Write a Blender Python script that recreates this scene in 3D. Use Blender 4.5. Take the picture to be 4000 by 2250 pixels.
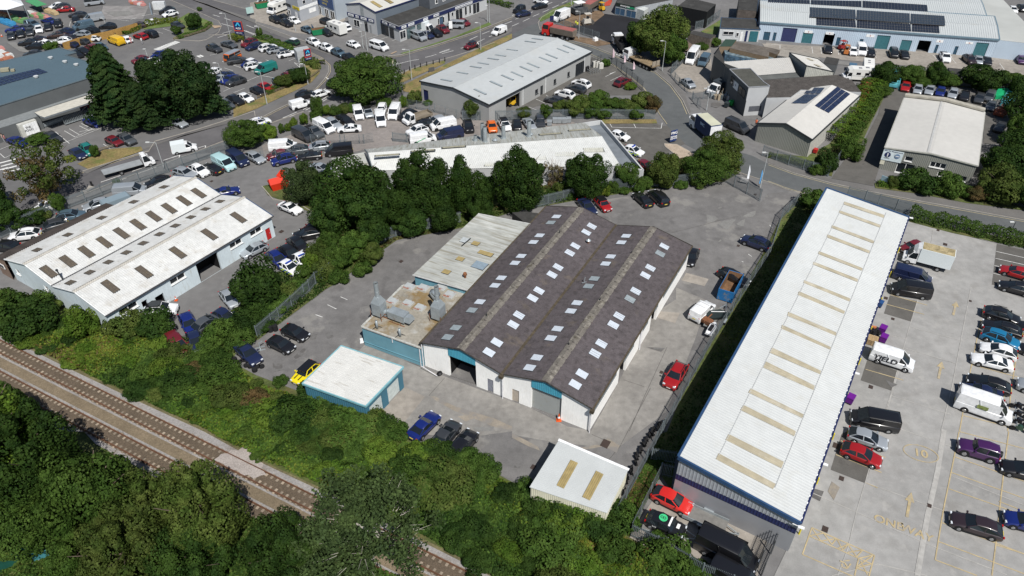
import bpy,math,random
import numpy as np
from mathutils import Vector,Matrix
random.seed(7);rng=np.random.default_rng(11)
for o in list(bpy.data.objects):bpy.data.objects.remove(o)
S=bpy.context.scene
FPX=2871.0;PIT=math.radians(37.86);HC=63.5
cam=bpy.data.cameras.new('camera');cam.sensor_width=36;cam.lens=FPX/4000*36;cam.clip_end=3000;cam.clip_start=1
co=bpy.data.objects.new('camera',cam);S.collection.objects.link(co)
co.location=(0,0,HC);co.rotation_euler=(math.pi/2-PIT,0,0);S.camera=co
SUN_AZ=math.radians(292);SUN_EL=math.radians(53)
w=bpy.data.worlds.new('World');S.world=w;w.use_nodes=True
nt=w.node_tree;nt.nodes.clear()
sk=nt.nodes.new('ShaderNodeTexSky');sk.sky_type='NISHITA';sk.sun_disc=False;sk.sun_elevation=SUN_EL
sk.sun_rotation=math.radians(158);sk.altitude=50;sk.air_density=1.0;sk.dust_density=0.6
bg=nt.nodes.new('ShaderNodeBackground');bg.inputs[1].default_value=0.05
ou=nt.nodes.new('ShaderNodeOutputWorld');nt.links.new(sk.outputs[0],bg.inputs[0]);nt.links.new(bg.outputs[0],ou.inputs[0])
sl=bpy.data.lights.new('sun','SUN');sl.energy=3.95;sl.angle=math.radians(0.5);sl.color=(1,0.965,0.91)
so=bpy.data.objects.new('sun',sl);S.collection.objects.link(so)
sd=Vector((math.cos(SUN_AZ)*math.cos(SUN_EL),math.sin(SUN_AZ)*math.cos(SUN_EL),math.sin(SUN_EL)))
so.rotation_euler=sd.to_track_quat('Z','Y').to_euler();so.location=(0,0,120)
S.view_settings.view_transform='Standard';S.view_settings.look='None';S.view_settings.exposure=0.42;S.view_settings.gamma=1
RO=[0,562,1124,1688]
TL={f'{c}{r}':(c*1000,RO[r],2.576)for c in range(4)for r in range(4)}
TL.update(A=(750,100,5.152),S=(2500,950,4.287),C=(2600,750,4.684),T=(3450,900,7.354),U=(2100,1500,4.287),K=(3350,550,5.152),N=(2750,150,3.9585),M=(2350,0,2.0786),H=(1450,0,5.152))
def src(t,x,y):
 ox,oy,s=TL[t];return ox+x/s,oy+y/s
def ray(sx,sy):
 x=(sx-2000)/FPX;y=-(sy-1125)/FPX
 return Vector((x,math.cos(PIT)+y*math.sin(PIT),-math.sin(PIT)+y*math.cos(PIT)))
CP=Vector((0,0,HC))
def G(t,x,y,z=0.0):
 d=ray(*src(t,x,y));return CP+d*((HC-z)/-d.z)
def pp(s,z=0.0):
 out=[]
 for tok in s.split():
  t,r=tok.split(':')
  for q in r.split(';'):
   x,y=q.split(',');out.append(G(t,float(x),float(y),z))
 return out
def rays(s):
 out=[]
 for tok in s.split():
  t,r=tok.split(':')
  for q in r.split(';'):
   x,y=q.split(',');out.append(ray(*src(t,float(x),float(y))))
 return out
def hitplane(d,p,n):
 return CP+d*((p-CP).dot(n)/d.dot(n))
MT={}
def mat(name,col,rough=.8,metal=0,noise=((2.0,.12),),stain=(),spec=.3,bump=0,bscale=8,coat=0,randv=0,coord='Object',stretch=None,alpha=1,emit=None,speck=0):
 if name in MT:return MT[name]
 m=bpy.data.materials.new(name);m.use_nodes=True;t=m.node_tree;N=t.nodes;L=t.links
 b=N['Principled BSDF'];b.inputs['Roughness'].default_value=rough;b.inputs['Metallic'].default_value=metal
 b.inputs['Specular IOR Level'].default_value=spec
 if coat:b.inputs['Coat Weight'].default_value=coat;b.inputs['Coat Roughness'].default_value=.06
 tc=N.new('ShaderNodeTexCoord');cs=tc.outputs[coord]
 if stretch:
  mp=N.new('ShaderNodeMapping');mp.inputs['Scale'].default_value=stretch;L.new(cs,mp.inputs[0]);st=mp.outputs[0]
 else:st=cs
 rgb=N.new('ShaderNodeRGB');rgb.outputs[0].default_value=(*col,1);cur=rgb.outputs[0]
 for i,(sc,amt)in enumerate(noise):
  nz=N.new('ShaderNodeTexNoise');nz.inputs['Scale'].default_value=sc;nz.inputs['Detail'].default_value=4
  L.new(st if i==len(noise)-1 and stretch else cs,nz.inputs[0])
  mr=N.new('ShaderNodeMapRange');mr.inputs[1].default_value=.3;mr.inputs[2].default_value=.7
  mr.inputs[3].default_value=1-amt;mr.inputs[4].default_value=1+amt;L.new(nz.outputs[0],mr.inputs[0])
  vm=N.new('ShaderNodeVectorMath');vm.operation='SCALE';L.new(cur,vm.inputs[0]);L.new(mr.outputs[0],vm.inputs['Scale']);cur=vm.outputs[0]
 for i,(c2,sc,lo,hi,amt)in enumerate(stain):
  nz=N.new('ShaderNodeTexNoise');nz.inputs['Scale'].default_value=sc;nz.inputs['Detail'].default_value=6;nz.inputs['Roughness'].default_value=.6
  of=N.new('ShaderNodeVectorMath');of.operation='ADD';of.inputs[1].default_value=(17.3*(i+1),5.1*i,3.3);L.new(st if stretch else cs,of.inputs[0]);L.new(of.outputs[0],nz.inputs[0])
  mr=N.new('ShaderNodeMapRange');mr.inputs[1].default_value=lo;mr.inputs[2].default_value=hi;mr.inputs[3].default_value=0;mr.inputs[4].default_value=amt;L.new(nz.outputs[0],mr.inputs[0])
  mx=N.new('ShaderNodeMix');mx.data_type='RGBA';L.new(mr.outputs[0],mx.inputs[0]);L.new(cur,mx.inputs[6]);mx.inputs[7].default_value=(*c2,1);cur=mx.outputs[2]
 if randv:
  oi=N.new('ShaderNodeObjectInfo');mr=N.new('ShaderNodeMapRange');mr.inputs[3].default_value=1-randv;mr.inputs[4].default_value=1+randv;L.new(oi.outputs['Random'],mr.inputs[0])
  vm=N.new('ShaderNodeVectorMath');vm.operation='SCALE';L.new(cur,vm.inputs[0]);L.new(mr.outputs[0],vm.inputs['Scale']);cur=vm.outputs[0]
 L.new(cur,b.inputs['Base Color'])
 if bump:
  nz=N.new('ShaderNodeTexNoise');nz.inputs['Scale'].default_value=bscale;nz.inputs['Detail'].default_value=5;L.new(cs,nz.inputs[0])
  bp=N.new('ShaderNodeBump');bp.inputs['Strength'].default_value=bump;bp.inputs['Distance'].default_value=.1;L.new(nz.outputs[0],bp.inputs['Height']);L.new(bp.outputs[0],b.inputs['Normal'])
 if emit:b.inputs['Emission Color'].default_value=(*emit,1);b.inputs['Emission Strength'].default_value=1
 MT[name]=m;return m
def leafmat(name,col,col2,var=.35):
 if name in MT:return MT[name]
 m=bpy.data.materials.new(name);m.use_nodes=True;t=m.node_tree;N=t.nodes;L=t.links
 b=N['Principled BSDF'];b.inputs['Roughness'].default_value=.7;b.inputs['Specular IOR Level'].default_value=.1
 g=N.new('ShaderNodeNewGeometry');oi=N.new('ShaderNodeObjectInfo')
 nz=N.new('ShaderNodeTexNoise');nz.inputs['Scale'].default_value=.55;nz.inputs['Detail'].default_value=3;L.new(g.outputs['Position'],nz.inputs[0])
 mx=N.new('ShaderNodeMix');mx.data_type='RGBA';mr=N.new('ShaderNodeMapRange');mr.inputs[1].default_value=.38;mr.inputs[2].default_value=.64
 L.new(nz.outputs[0],mr.inputs[0]);L.new(mr.outputs[0],mx.inputs[0]);mx.inputs[6].default_value=(*col,1);mx.inputs[7].default_value=(*col2,1)
 mr2=N.new('ShaderNodeMapRange');mr2.inputs[3].default_value=1-var;mr2.inputs[4].default_value=1+var;L.new(g.outputs['Random Per Island'],mr2.inputs[0])
 mr3=N.new('ShaderNodeMapRange');mr3.inputs[3].default_value=.82;mr3.inputs[4].default_value=1.2;L.new(oi.outputs['Random'],mr3.inputs[0])
 mm=N.new('ShaderNodeMath');mm.operation='MULTIPLY';L.new(mr2.outputs[0],mm.inputs[0]);L.new(mr3.outputs[0],mm.inputs[1])
 vm=N.new('ShaderNodeVectorMath');vm.operation='SCALE';L.new(mx.outputs[2],vm.inputs[0]);L.new(mm.outputs[0],vm.inputs['Scale'])
 L.new(vm.outputs[0],b.inputs['Base Color'])
 tr=N.new('ShaderNodeBsdfTranslucent');L.new(vm.outputs[0],tr.inputs[0]);ms=N.new('ShaderNodeMixShader');ms.inputs[0].default_value=.22
 L.new(b.outputs[0],ms.inputs[1]);L.new(tr.outputs[0],ms.inputs[2]);L.new(ms.outputs[0],N['Material Output'].inputs[0])
 MT[name]=m;return m
class MB:
 def __init__(s):s.v=[];s.f=[];s.m=[];s.cur=0
 def add(s,vs,fs):
  b=len(s.v);s.v+=[tuple(v)for v in vs];s.f+=[tuple(i+b for i in f)for f in fs];s.m+=[s.cur]*len(fs);return s
 def quad(s,a,b,c,d):return s.add((a,b,c,d),((0,1,2,3),))
 def box(s,c,d,rz=0,taper=1):
  cx,cy,cz=c;x,y,z=d[0]/2,d[1]/2,d[2]/2;ca,sa=math.cos(rz),math.sin(rz);vs=[]
  for k in(-1,1):
   q=taper if k>0 else 1
   for i,j in((-1,-1),(1,-1),(1,1),(-1,1)):
    a,b=i*x*q,j*y*q;vs.append((cx+a*ca-b*sa,cy+a*sa+b*ca,cz+k*z))
  return s.add(vs,((3,2,1,0),(4,5,6,7),(0,1,5,4),(1,2,6,5),(2,3,7,6),(3,0,4,7)))
 def beam(s,p,q,w,h,up=Vector((0,0,1))):
  p=Vector(p);q=Vector(q);d=(q-p);L=d.length
  if L<1e-6:return s
  d/=L;r=d.cross(up)
  if r.length<1e-4:r=d.cross(Vector((1,0,0)))
  r.normalize();u=r.cross(d);vs=[]
  for e in(p,q):
   for i,j in((-1,-1),(1,-1),(1,1),(-1,1)):vs.append(e+r*(i*w/2)+u*(j*h/2))
  return s.add(vs,((3,2,1,0),(4,5,6,7),(0,1,5,4),(1,2,6,5),(2,3,7,6),(3,0,4,7)))
 def cyl(s,p,q,r0,r1=None,n=10,cap=True):
  r1=r0 if r1 is None else r1;p=Vector(p);q=Vector(q);d=(q-p).normalized();a=d.cross(Vector((0,0,1)))
  if a.length<1e-3:a=Vector((1,0,0))
  a.normalize();b=d.cross(a);vs=[]
  for e,r in((p,r0),(q,r1)):
   for k in range(n):
    t=2*math.pi*k/n;vs.append(e+a*(r*math.cos(t))+b*(r*math.sin(t)))
  fs=[(k,(k+1)%n,n+(k+1)%n,n+k)for k in range(n)]
  if cap:fs+=[tuple(range(n-1,-1,-1)),tuple(range(n,2*n))]
  return s.add(vs,fs)
 def prism(s,poly,z0,z1,top=None):
  n=len(poly);vs=[(p[0],p[1],z0)for p in poly]+[(p[0],p[1],z1)for p in poly]
  return s.add(vs,[tuple(range(n-1,-1,-1)),tuple(range(n,2*n))]+[(k,(k+1)%n,n+(k+1)%n,n+k)for k in range(n)])
 def flat(s,poly,z):
  a=sum(poly[i][0]*poly[(i+1)%len(poly)][1]-poly[(i+1)%len(poly)][0]*poly[i][1]for i in range(len(poly)))
  q=poly if a>0 else poly[::-1]
  from mathutils.geometry import tessellate_polygon
  fs=[]
  for t in tessellate_polygon([[Vector((p[0],p[1],0))for p in q]]):
   (x0,y0),(x1,y1),(x2,y2)=[(q[i][0],q[i][1])for i in t]
   fs.append(tuple(t)if(x1-x0)*(y2-y0)-(x2-x0)*(y1-y0)>0 else tuple(t)[::-1])
  return s.add([(p[0],p[1],z)for p in q],fs)
 def rib(s,p00,p10,p11,p01,per=.33,dep=.035,kind='trap'):
  """sheet whose ribs run p00->p01; profile repeats along p00->p10"""
  p00,p10,p11,p01=map(Vector,(p00,p10,p11,p01));L=((p10-p00).length+(p11-p01).length)/2
  n=max(1,int(round(L/per)));nn=(p10-p00).cross(p01-p00).normalized();prof=((0,0),(.5,0),(.62,1),(.88,1))if kind=='trap' else((0,0),(.25,.5),(.5,1),(.75,.5))
  vs=[]
  for i in range(n):
   for a,h in prof:
    t=(i+a)/n;vs+=[p00.lerp(p10,t)+nn*(h*dep),p01.lerp(p11,t)+nn*(h*dep)]
  vs+=[p10,p11];m=len(vs)//2
  return s.add(vs,[(2*k,2*k+2,2*k+3,2*k+1)for k in range(m-1)])
FR={}
def link(o):S.collection.objects.link(o)
def thing(name,label,cat,loc,rz=0,group=None):
 o=bpy.data.objects.new(name,None);o.empty_display_size=.3;link(o);o.location=loc;o.rotation_euler=(0,0,rz)
 o['label']=label;o['category']=cat
 if group:o['group']=group
 FR[o.name]=(Vector(loc),rz);return o
def mesh_of(mb,name,mats,frame=None,smooth=False):
 me=bpy.data.meshes.new(name);vs=mb.v
 if frame:
  l,rz=frame;c,s_=math.cos(-rz),math.sin(-rz)
  vs=[((x-l.x)*c-(y-l.y)*s_,(x-l.x)*s_+(y-l.y)*c,z-l.z)for x,y,z in vs]
 me.from_pydata(vs,[],mb.f)
 if not isinstance(mats,(list,tuple)):mats=[mats]
 for m in mats:me.materials.append(m)
 if len(mats)>1:me.polygons.foreach_set('material_index',mb.m)
 if smooth:me.polygons.foreach_set('use_smooth',[True]*len(me.polygons))
 me.update();return me
def part(mb,name,mats,parent,label=None,smooth=False):
 fr=FR[parent.name];o=bpy.data.objects.new(name,mesh_of(mb,name,mats,fr,smooth));link(o);o.parent=parent;FR[o.name]=fr
 if label:o['label']=label
 return o
def solo(mb,name,mats,label=None,cat=None,kind=None,group=None,smooth=False,origin=True,rz=0):
 if origin:
  xs=[v[0]for v in mb.v];ys=[v[1]for v in mb.v];zs=[v[2]for v in mb.v];l=Vector((sum(xs)/len(xs),sum(ys)/len(ys),min(zs)))
 else:l=Vector((0,0,0))
 o=bpy.data.objects.new(name,mesh_of(mb,name,mats,(l,rz),smooth));link(o);o.location=l;o.rotation_euler=(0,0,rz);FR[o.name]=(l,rz)
 if label:o['label']=label
 if cat:o['category']=cat
 if kind:o['kind']=kind
 if group:o['group']=group
 return o
def struct(mb,name,mats):return solo(mb,name,mats,kind='structure',origin=False)
def dup(root,loc=None,rz=None,label=None,group=None,scale=None,parent=None):
 r=root.copy();link(r)
 if parent is not None:r.parent=parent
 if loc is not None:r.location=loc
 if rz is not None:r.rotation_euler=(0,0,rz)
 if scale is not None:r.scale=scale
 if label:r['label']=label
 if group:r['group']=group
 for ch in root.children:dup(ch,parent=r)
 return r
M_grass=mat('grass_ground',(.075,.095,.028),.95,noise=((.25,.35),(3,.3)),stain=(((.13,.11,.045),.5,.5,.68,.7),),bump=.6,bscale=6)
M_dry=mat('dry_verge_grass',(.20,.155,.065),.95,noise=((.3,.22),(4,.3)),stain=(((.11,.13,.035),.35,.5,.62,.85),),bump=.5,bscale=7)
M_green=mat('mown_grass',(.10,.145,.04),.95,noise=((.3,.25),(4,.25)),stain=(((.2,.16,.07),.4,.52,.68,.7),),bump=.5,bscale=7)
M_tar=mat('worn_tarmac',(.150,.147,.146),.93,noise=((.06,.16),(.9,.09),(14,.1)),stain=(((.075,.073,.072),.22,.56,.72,.45),((.24,.235,.22),.5,.6,.7,.35)),bump=.12,bscale=30)
M_tar2=mat('car_park_tarmac',(.132,.13,.13),.93,noise=((.05,.12),(.6,.08),(12,.08)),stain=(((.19,.185,.175),.14,.55,.7,.35),),bump=.1,bscale=30)
M_yard=mat('yard_tarmac',(.155,.15,.147),.93,noise=((.08,.16),(.7,.13),(9,.1)),stain=(((.26,.25,.23),.25,.57,.64,.5),((.09,.086,.085),.33,.56,.66,.5)),bump=.15,bscale=25)
M_road=mat('road_asphalt',(.098,.104,.106),.9,noise=((.07,.1),(.7,.08),(16,.12)),stain=(((.14,.14,.135),.25,.58,.7,.4),),bump=.1,bscale=30)
M_road2=mat('main_road_asphalt',(.10,.097,.10),.9,noise=((.07,.12),(.5,.1),(16,.1)),bump=.1,bscale=30,stain=(((.15,.145,.15),.12,.52,.68,.5),))
M_pave=mat('pavement_tarmac',(.135,.13,.125),.92,noise=((.2,.15),(6,.1)))
M_kerb=mat('kerb_stone',(.30,.28,.25),.9,noise=((1,.15),))
M_conc=mat('pale_concrete',(.285,.28,.27),.9,noise=((.10,.13),(.8,.1),(10,.06)),stain=(((.2,.19,.175),.3,.54,.7,.45),((.4,.385,.36),.8,.58,.7,.4)),bump=.08,bscale=20)
M_conc2=mat('warm_concrete',(.27,.245,.215),.9,noise=((.15,.15),(1.2,.12),(10,.08)),stain=(((.16,.145,.13),.4,.55,.68,.5),),bump=.08,bscale=20)
M_concd=mat('yard_concrete',(.225,.215,.20),.9,noise=((.15,.14),(1.2,.12),(10,.08)),stain=(((.14,.132,.125),.3,.54,.68,.5),((.31,.295,.27),.6,.57,.68,.45)),bump=.08,bscale=20)
M_comp=mat('compound_gravel_tarmac',(.21,.19,.178),.95,noise=((.15,.15),(1.5,.12),(9,.12)),stain=(((.28,.25,.225),.3,.52,.66,.6),),bump=.2,bscale=16)
M_dirt=mat('bare_soil',(.16,.11,.07),.97,noise=((.5,.3),(4,.3)),bump=.5,bscale=8)
M_black=mat('fresh_black_asphalt',(.018,.018,.021),.8,noise=((.2,.2),(8,.15)),bump=.1,bscale=20)
M_bayt=mat('bay_tarmac',(.105,.1,.092),.93,noise=((.5,.14),(12,.12)),stain=(((.06,.058,.055),.8,.6,.7,.5),),bump=.1,bscale=30)
M_white=mat('white_paint_line',(.62,.62,.60),.8,noise=((2,.18),(15,.1)),stain=(((.3,.3,.29),1.5,.55,.7,.6),))
M_yel=mat('yellow_paint_line',(.42,.34,.20),.85,noise=((1.5,.18),),stain=(((.33,.27,.17),1.2,.5,.7,.7),))
M_dyel=mat('double_yellow_line',(.36,.31,.20),.85,noise=((2,.2),))
M_cover=mat('iron_cover',(.05,.035,.03),.8)
SHN=[0]
def sheet(name,m,poly,lay,z=None):
 P=pp(poly)if isinstance(poly,str)else poly
 SHN[0]+=1;return struct(MB().flat(P,(lay*.01 if z is None else z)+SHN[0]*.0002),name,m)
g=MB().flat([(-900,-250),(900,-250),(900,1500),(-900,1500)],-.03)
struct(g,'ground',M_grass)
NB="02:-400,-160;0,20;480,100;1060,380;1120,420;1500,400;1750,500;1860,640;2050,500;2330,745 12:0,880;480,1060;1000,1300;1400,1448 13:1700,120;2100,290;2390,400 23:0,500;160,560;1000,880;1190,1060;1580,1280;2000,1460 33:0,1600;2900,1600 31:2900,300 30:2900,-500 00:-700,-500;-700,900"
sheet('tarmac_area',M_tar,NB,0)
sheet('car_park',M_tar2,"01:-300,420;0,520;400,420;880,250;1450,60 00:1800,1400;2340,1170;2540,1110 10:0,1190;430,985;640,850;715,740;700,660;600,580;200,425;0,370 00:2480,360;2250,300;2100,130;1500,-60;-300,-60;-400,1300",1)
sheet('main_road',M_road2,"01:-300,640;0,560;400,430;880,262;1300,130;1500,75 00:1560,1425;2000,1300;2350,1190;2560,1120 10:0,1215;200,1110;430,1000;600,900;690,800;735,720;730,660;650,590;480,510;200,425;0,378 00:2480,375;2400,440;2090,352;2150,335;2210,300;2230,265;2200,215;1900,80;1500,-90;1800,-90 00:2576,120 10:0,238;400,388;700,485;1000,562;1250,575;1450,555;1800,455;2200,325;2576,175 20:0,175;200,90;420,-40;760,-40;450,92;300,175;262,230;262,280;330,350;200,420;0,420 10:2400,430;2150,520;1900,595;1700,645;1430,745;1200,850;800,1000;720,1030;480,1125;250,1205;0,1295 01:2400,60;1900,110;1240,350;770,540;300,700;-300,900",2)
sheet('estate_road',M_road,"20:0,345;200,250;262,240;280,300;400,365;600,412;800,462;1000,542;1150,622;1440,722;1600,855;1720,1015;1780,1150;2000,1448 31:-160,120;0,200;250,295;650,402;1060,490;1500,575;2000,665;2800,810;2800,1030;2400,925;2000,860;1400,770;600,600;380,520;170,455;0,388 21:2400,320;2200,262;1850,60;1730,0 20:1560,1265;1480,1155;1420,1035;1330,905;1200,795;1000,655;800,572;700,520;400,440;100,440",3)
sheet('side_car_park',M_bayt,"20:800,575;1000,650;1200,790;1330,900;1420,1040;1200,960;950,960;700,940;420,1020;180,1090;20,1050;640,760",3)
sheet('forecourt',M_bayt,"20:920,1250;1450,1240;1500,1270;1560,1265;1740,1448 21:1600,60;1500,170;1350,330;1250,60;1080,0 20:960,1400",4)
sheet('footway',M_pave,"31:0,140;250,240;600,350;1040,430;1060,480;650,398;250,290;0,190",5,.06)
sheet('footway',M_pave,"31:1040,440;1500,500;2000,590;2800,720;2800,800;2000,660;1500,572;1060,487",5,.06)
sheet('footway',M_pave,"20:1480,700;1620,810;1740,950;1800,1130;1780,1140;1720,1010;1600,850;1450,735",5,.06)
sheet('footway',M_pave,"20:300,340;420,340;800,425;1060,510;1000,538;800,458;600,408;400,360",5,.06)
sheet('footway',M_pave,"01:780,520;1650,190 11:-60,-60 10:480,1180;600,1130;480,1128;250,1210;0,1300 01:1900,115;1240,355;770,545",5,.06)
sheet('footway',M_pave,"00:2576,200 10:0,275;380,420;560,490;760,560;1000,620;1200,640;1300,600;1250,577;1000,564;700,487;400,390;0,240 00:1900,-30;1850,-30",5,.06)
sheet('footway',M_pave,"10:1430,760;1520,790;1900,640;2576,320;2576,272;2150,520;1900,592;1700,644",5,.06)
sheet('footway',M_pave,"01:820,280;1450,60 00:1700,1415;2350,1190;2560,1120 10:0,1150;420,950;600,850;650,790;645,720;700,690;735,720;690,800;600,900;430,1000;0,1215 00:2350,1230;1560,1440 01:880,300",5,.06)
sheet('verge',M_dry,"01:780,205;1050,60;1420,30;1440,70;900,262",6,.09)
sheet('verge',M_dry,"00:2350,1085;2576,1000 10:0,1010;250,880;430,800;500,720;480,650;560,590;650,640;640,740;560,830;450,890;0,1100 00:2350,1185",6,.09)
sheet('verge',M_green,"10:0,370;200,425;460,505;540,580;440,560;370,520;200,460;0,415 00:2480,400",6,.09)
sheet('verge',M_green,"10:1450,540;1700,470;2000,370;2350,225;2370,250;2100,350;1800,450;1500,545",6,.09)
sheet('verge',M_dry,"10:1440,760;1560,700;1900,610;1900,640;1480,830;1430,840",6,.09)
sheet('verge',M_dry,"10:1480,860;2300,460;2576,340;2576,390;2100,640;1660,815;1670,960;1480,920",6,.09)
sheet('verge',M_green,"20:265,190;350,135;420,90;640,0;700,-30;600,60;440,150;400,170;290,220",6,.09)
sheet('verge',M_green,"00:1400,250;1800,190;1900,130;2140,230;2150,260;2060,320;1780,400;1740,385;1850,330;1850,250;1450,300",6,.09)
sheet('verge',M_dry,"20:900,1205;1450,1205;1460,1245;920,1248",6,.09)
sheet('verge',M_dirt,"20:580,360;860,400;1020,440;860,470;600,405",6,.09)
sheet('verge',M_green,"20:1900,320;2100,200;2110,230;2060,350;1980,350",6,.09)
sheet('gravel_bed',mat('pale_gravel',(.38,.31,.24),.95,noise=((1,.15),(8,.3)),bump=.5,bscale=12),"21:1530,0;1660,10;1860,120;1700,160;1540,30",6,.12)
sheet('verge',M_grass,"11:60,430;170,400;420,560;640,690;620,720;330,600;120,520",6,.06)
sheet('planting_strip',M_grass,"02:1950,600;2250,330;2350,200 12:-60,-20 11:0,1300;330,1290;480,1150;640,960;640,700;440,560;800,360 21:0,330;900,340;1400,220;1700,150;2280,200;2300,290;2140,380;1600,430;700,560;0,690 11:2080,845;1420,970;800,1410 12:700,20;30,520 02:2400,620;2330,745;2050,560",6,.05)
sheet('planting_strip',M_grass,"23:1080,780;1500,20 22:1560,1448;1700,1100;2150,300 21:2500,1150 31:130,740;300,560;600,450;540,570 22:2900,150 32:-400,900 22:1840,1448 23:1640,280;1600,580;1490,430;1180,1050",6,.05)
sheet('driveway',M_bayt,"30:1180,860;2290,960;2300,1448;2170,1448;2160,1130;1380,970;1190,1448 31:1115,250;1060,425;640,350;720,230;900,0 30:980,1400;1110,1150",5)
sheet('planting_strip',M_grass,"30:1010,830;1190,850;1180,960;1040,1230;940,1448 31:740,0;640,330;560,300;400,250;0,130;0,90;380,130 30:620,1448;880,1100;900,950",6,.05)
sheet('planting_strip',M_grass,"31:1070,400;1350,330;1900,420;2200,560;2576,640;2700,690;2000,600;1500,505;1080,450",6,.1)
sheet('planting_strip',M_grass,"30:1300,700;2650,760;2650,900;2300,900;1300,840",6,.05)
sheet('planting_strip',M_grass,"31:1400,735;1900,860;2700,1000;2700,1060;2250,985;1850,900;1430,790",6,.08)
sheet('compound',M_comp,"10:500,1300;900,1130;1500,1080;2100,1200;2576,1240 20:0,1210;620,1230;700,1280 11:2300,60;1150,50;750,130;100,190;60,20",4)
sheet('yard',M_yard,"12:30,530;700,30 11:800,1420;1420,990;2080,850 21:0,690;700,600;1600,460;2150,400;2500,600;2576,500;3050,460 31:350,540 22:2360,30;1650,1230;1450,1448 23:1480,30;1000,860;160,560 13:2390,400;1700,120;1400,0 12:1000,1300;480,1060;0,880 02:2330,745",4)
sheet('yard_slab',M_concd,"12:1000,1220;1250,1240;1450,1400;1500,1448 13:1750,30;2100,60 12:2576,1448 13:2576,30 23:400,100;870,150;1080,150;1550,-200 22:1850,500;1960,130;1650,0 22:1650,120;1370,300;1100,900;800,1440;560,1400;180,1210 12:2230,1020;1700,820;1090,580;1030,640;1200,700;1480,830;1480,1040",5)
sheet('yard_slab',M_conc2,"12:1250,1240;1330,1180;1500,1000;1700,1100;1460,1400",6)
sheet('yard_slab',M_conc2,"22:1400,235;1690,255;1640,360;1470,310",6)
sheet('yard_slab',M_conc2,"S:770,500;1150,605;1080,725;700,630",6)
sheet('concrete_lot',M_conc,"31:1400,780;1850,890;2300,1010;2300,1448 32:2400,0;2400,50;2700,150 33:2800,1700;-60,1700;180,1200;320,900 32:640,1440;1160,0",4)
for q in("31:2300,1010;2800,1120;2800,1500;2250,1420","32:1225,80;1505,140;1440,345;1165,262","32:1000,720;1300,840;1240,1040;930,935","33:740,20;830,-20;1030,370;975,518;628,382"):
 sheet('parking_bay',M_bayt,q,5)
sheet('concrete_lot',M_conc2,"23:1500,560;1620,600;2570,1080;2470,1448;2300,1600;1950,1448;1560,1260;1180,1060;1340,800",4)
sheet('concrete_yard',M_conc2,"30:-20,430;2900,700;2900,770;1800,680;1100,640;-20,500",4)
sheet('concrete_yard',M_conc2,"30:-60,440;1600,520;2900,640;2900,800;1700,690;700,600;0,520",5)
sheet('concrete_yard',M_conc2,"20:1690,660;1850,480;2000,500;2020,880;2140,900;1900,930;1830,940;1760,920;1600,750",4)
sheet('black_asphalt',M_black,"20:800,240;930,140;1240,180;1700,190;1890,260;1760,350;1700,460;1150,480;1000,440;880,385;700,330;560,270",4)
sheet('bare_ground',M_dirt,"20:450,220;640,110;900,110;930,150;800,250;560,270",5)
sheet('trade_forecourt',M_conc2,"10:-60,30;300,-60;800,-60;900,200;760,330;550,350;380,330;120,250;-60,200",3)
sheet('concrete_apron',mat('patchy_apron',(.21,.2,.195),.92,noise=((.12,.2),(.8,.12)),stain=(((.3,.29,.28),.3,.5,.65,.6),)),"00:1040,60;1500,60;1440,190;1000,200",3)
pm1=mat('pale_repair',(.195,.192,.183),.93,noise=((.5,.12),(6,.1)),stain=(((.17,.165,.16),.8,.5,.62,.8),));pm2=mat('oil_stained',(.105,.1,.096),.8,noise=((.6,.15),(8,.1)),stain=(((.15,.147,.143),.9,.48,.6,.9),));pm3=mat('tan_stained',(.25,.22,.18),.93,noise=((.6,.12),(6,.1)),stain=(((.2,.19,.18),.7,.46,.6,.9),))
for m_,s_ in((pm1,"C:960,600;1010,560;1060,530;1290,500;1240,560;1190,620;1150,690;1060,670"),(pm1,"C:1410,450;1560,370;1650,350;1640,420;1580,465;1450,460"),(pm1,"C:740,420;900,440;960,500;860,560;760,560"),(pm1,"C:1290,590;1400,520;1460,490;1420,640;1330,620"),(pm1,"C:940,300;1010,275;1030,300;960,312"),(pm1,"C:960,910;1010,870;1020,900;970,925"),(pm3,"12:1745,1100;1800,1095;1900,1150;2010,1200;2200,1260;2400,1320;2576,1400;2576,1440;2380,1400;2150,1300;1990,1240;1880,1180"),(pm3,"12:2030,1300;2130,1280;2190,1320;2110,1350"),(pm3,"23:0,20;130,80;260,150;280,190;170,150;0,60"),(pm1,"12:2180,1410;2400,1400;2380,1448;2200,1448"),(pm3,"23:640,170;860,130;900,150;680,190"),(pm3,"U:1160,900;1370,1040;1320,1160;1130,1060"),(pm2,"12:560,480;620,470;600,520;540,530"),(pm2,"12:700,460;770,450;780,500;720,520"),(pm2,"12:380,700;470,620;520,600;460,690;400,720"),(pm2,"12:170,760;260,770;280,830;180,850"),(pm2,"22:1350,600;1540,610;1500,650;1400,620"),(pm2,"23:30,330;90,340;80,370;20,360"),(pm2,"11:1400,1160;1480,1170;1450,1200"),(pm2,"20:2010,1040;2080,1030;2110,1060;2060,1090;2000,1070"),(pm2,"33:420,560;560,600;520,700;440,660"),(pm3,"33:640,500;720,560;660,690;600,600"),(pm2,"32:1180,930;1300,980;1240,1010"),(pm1,"30:600,600;900,640;880,670;620,640"),(pm1,"00:1050,120;1300,110;1350,150;1150,170"),(pm1,"00:70,430;160,430;260,500;330,540;200,520")):
 sheet('surface_patch',m_,s_,6,.066)
def kerb(s,w=.14,h=.13,lab='kerb'):
 P=pp(s);mb=MB()
 for a,b in zip(P,P[1:]):mb.beam((a.x,a.y,h/2),(b.x,b.y,h/2),w,h)
 struct(mb,'kerb',M_kerb)
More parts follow.
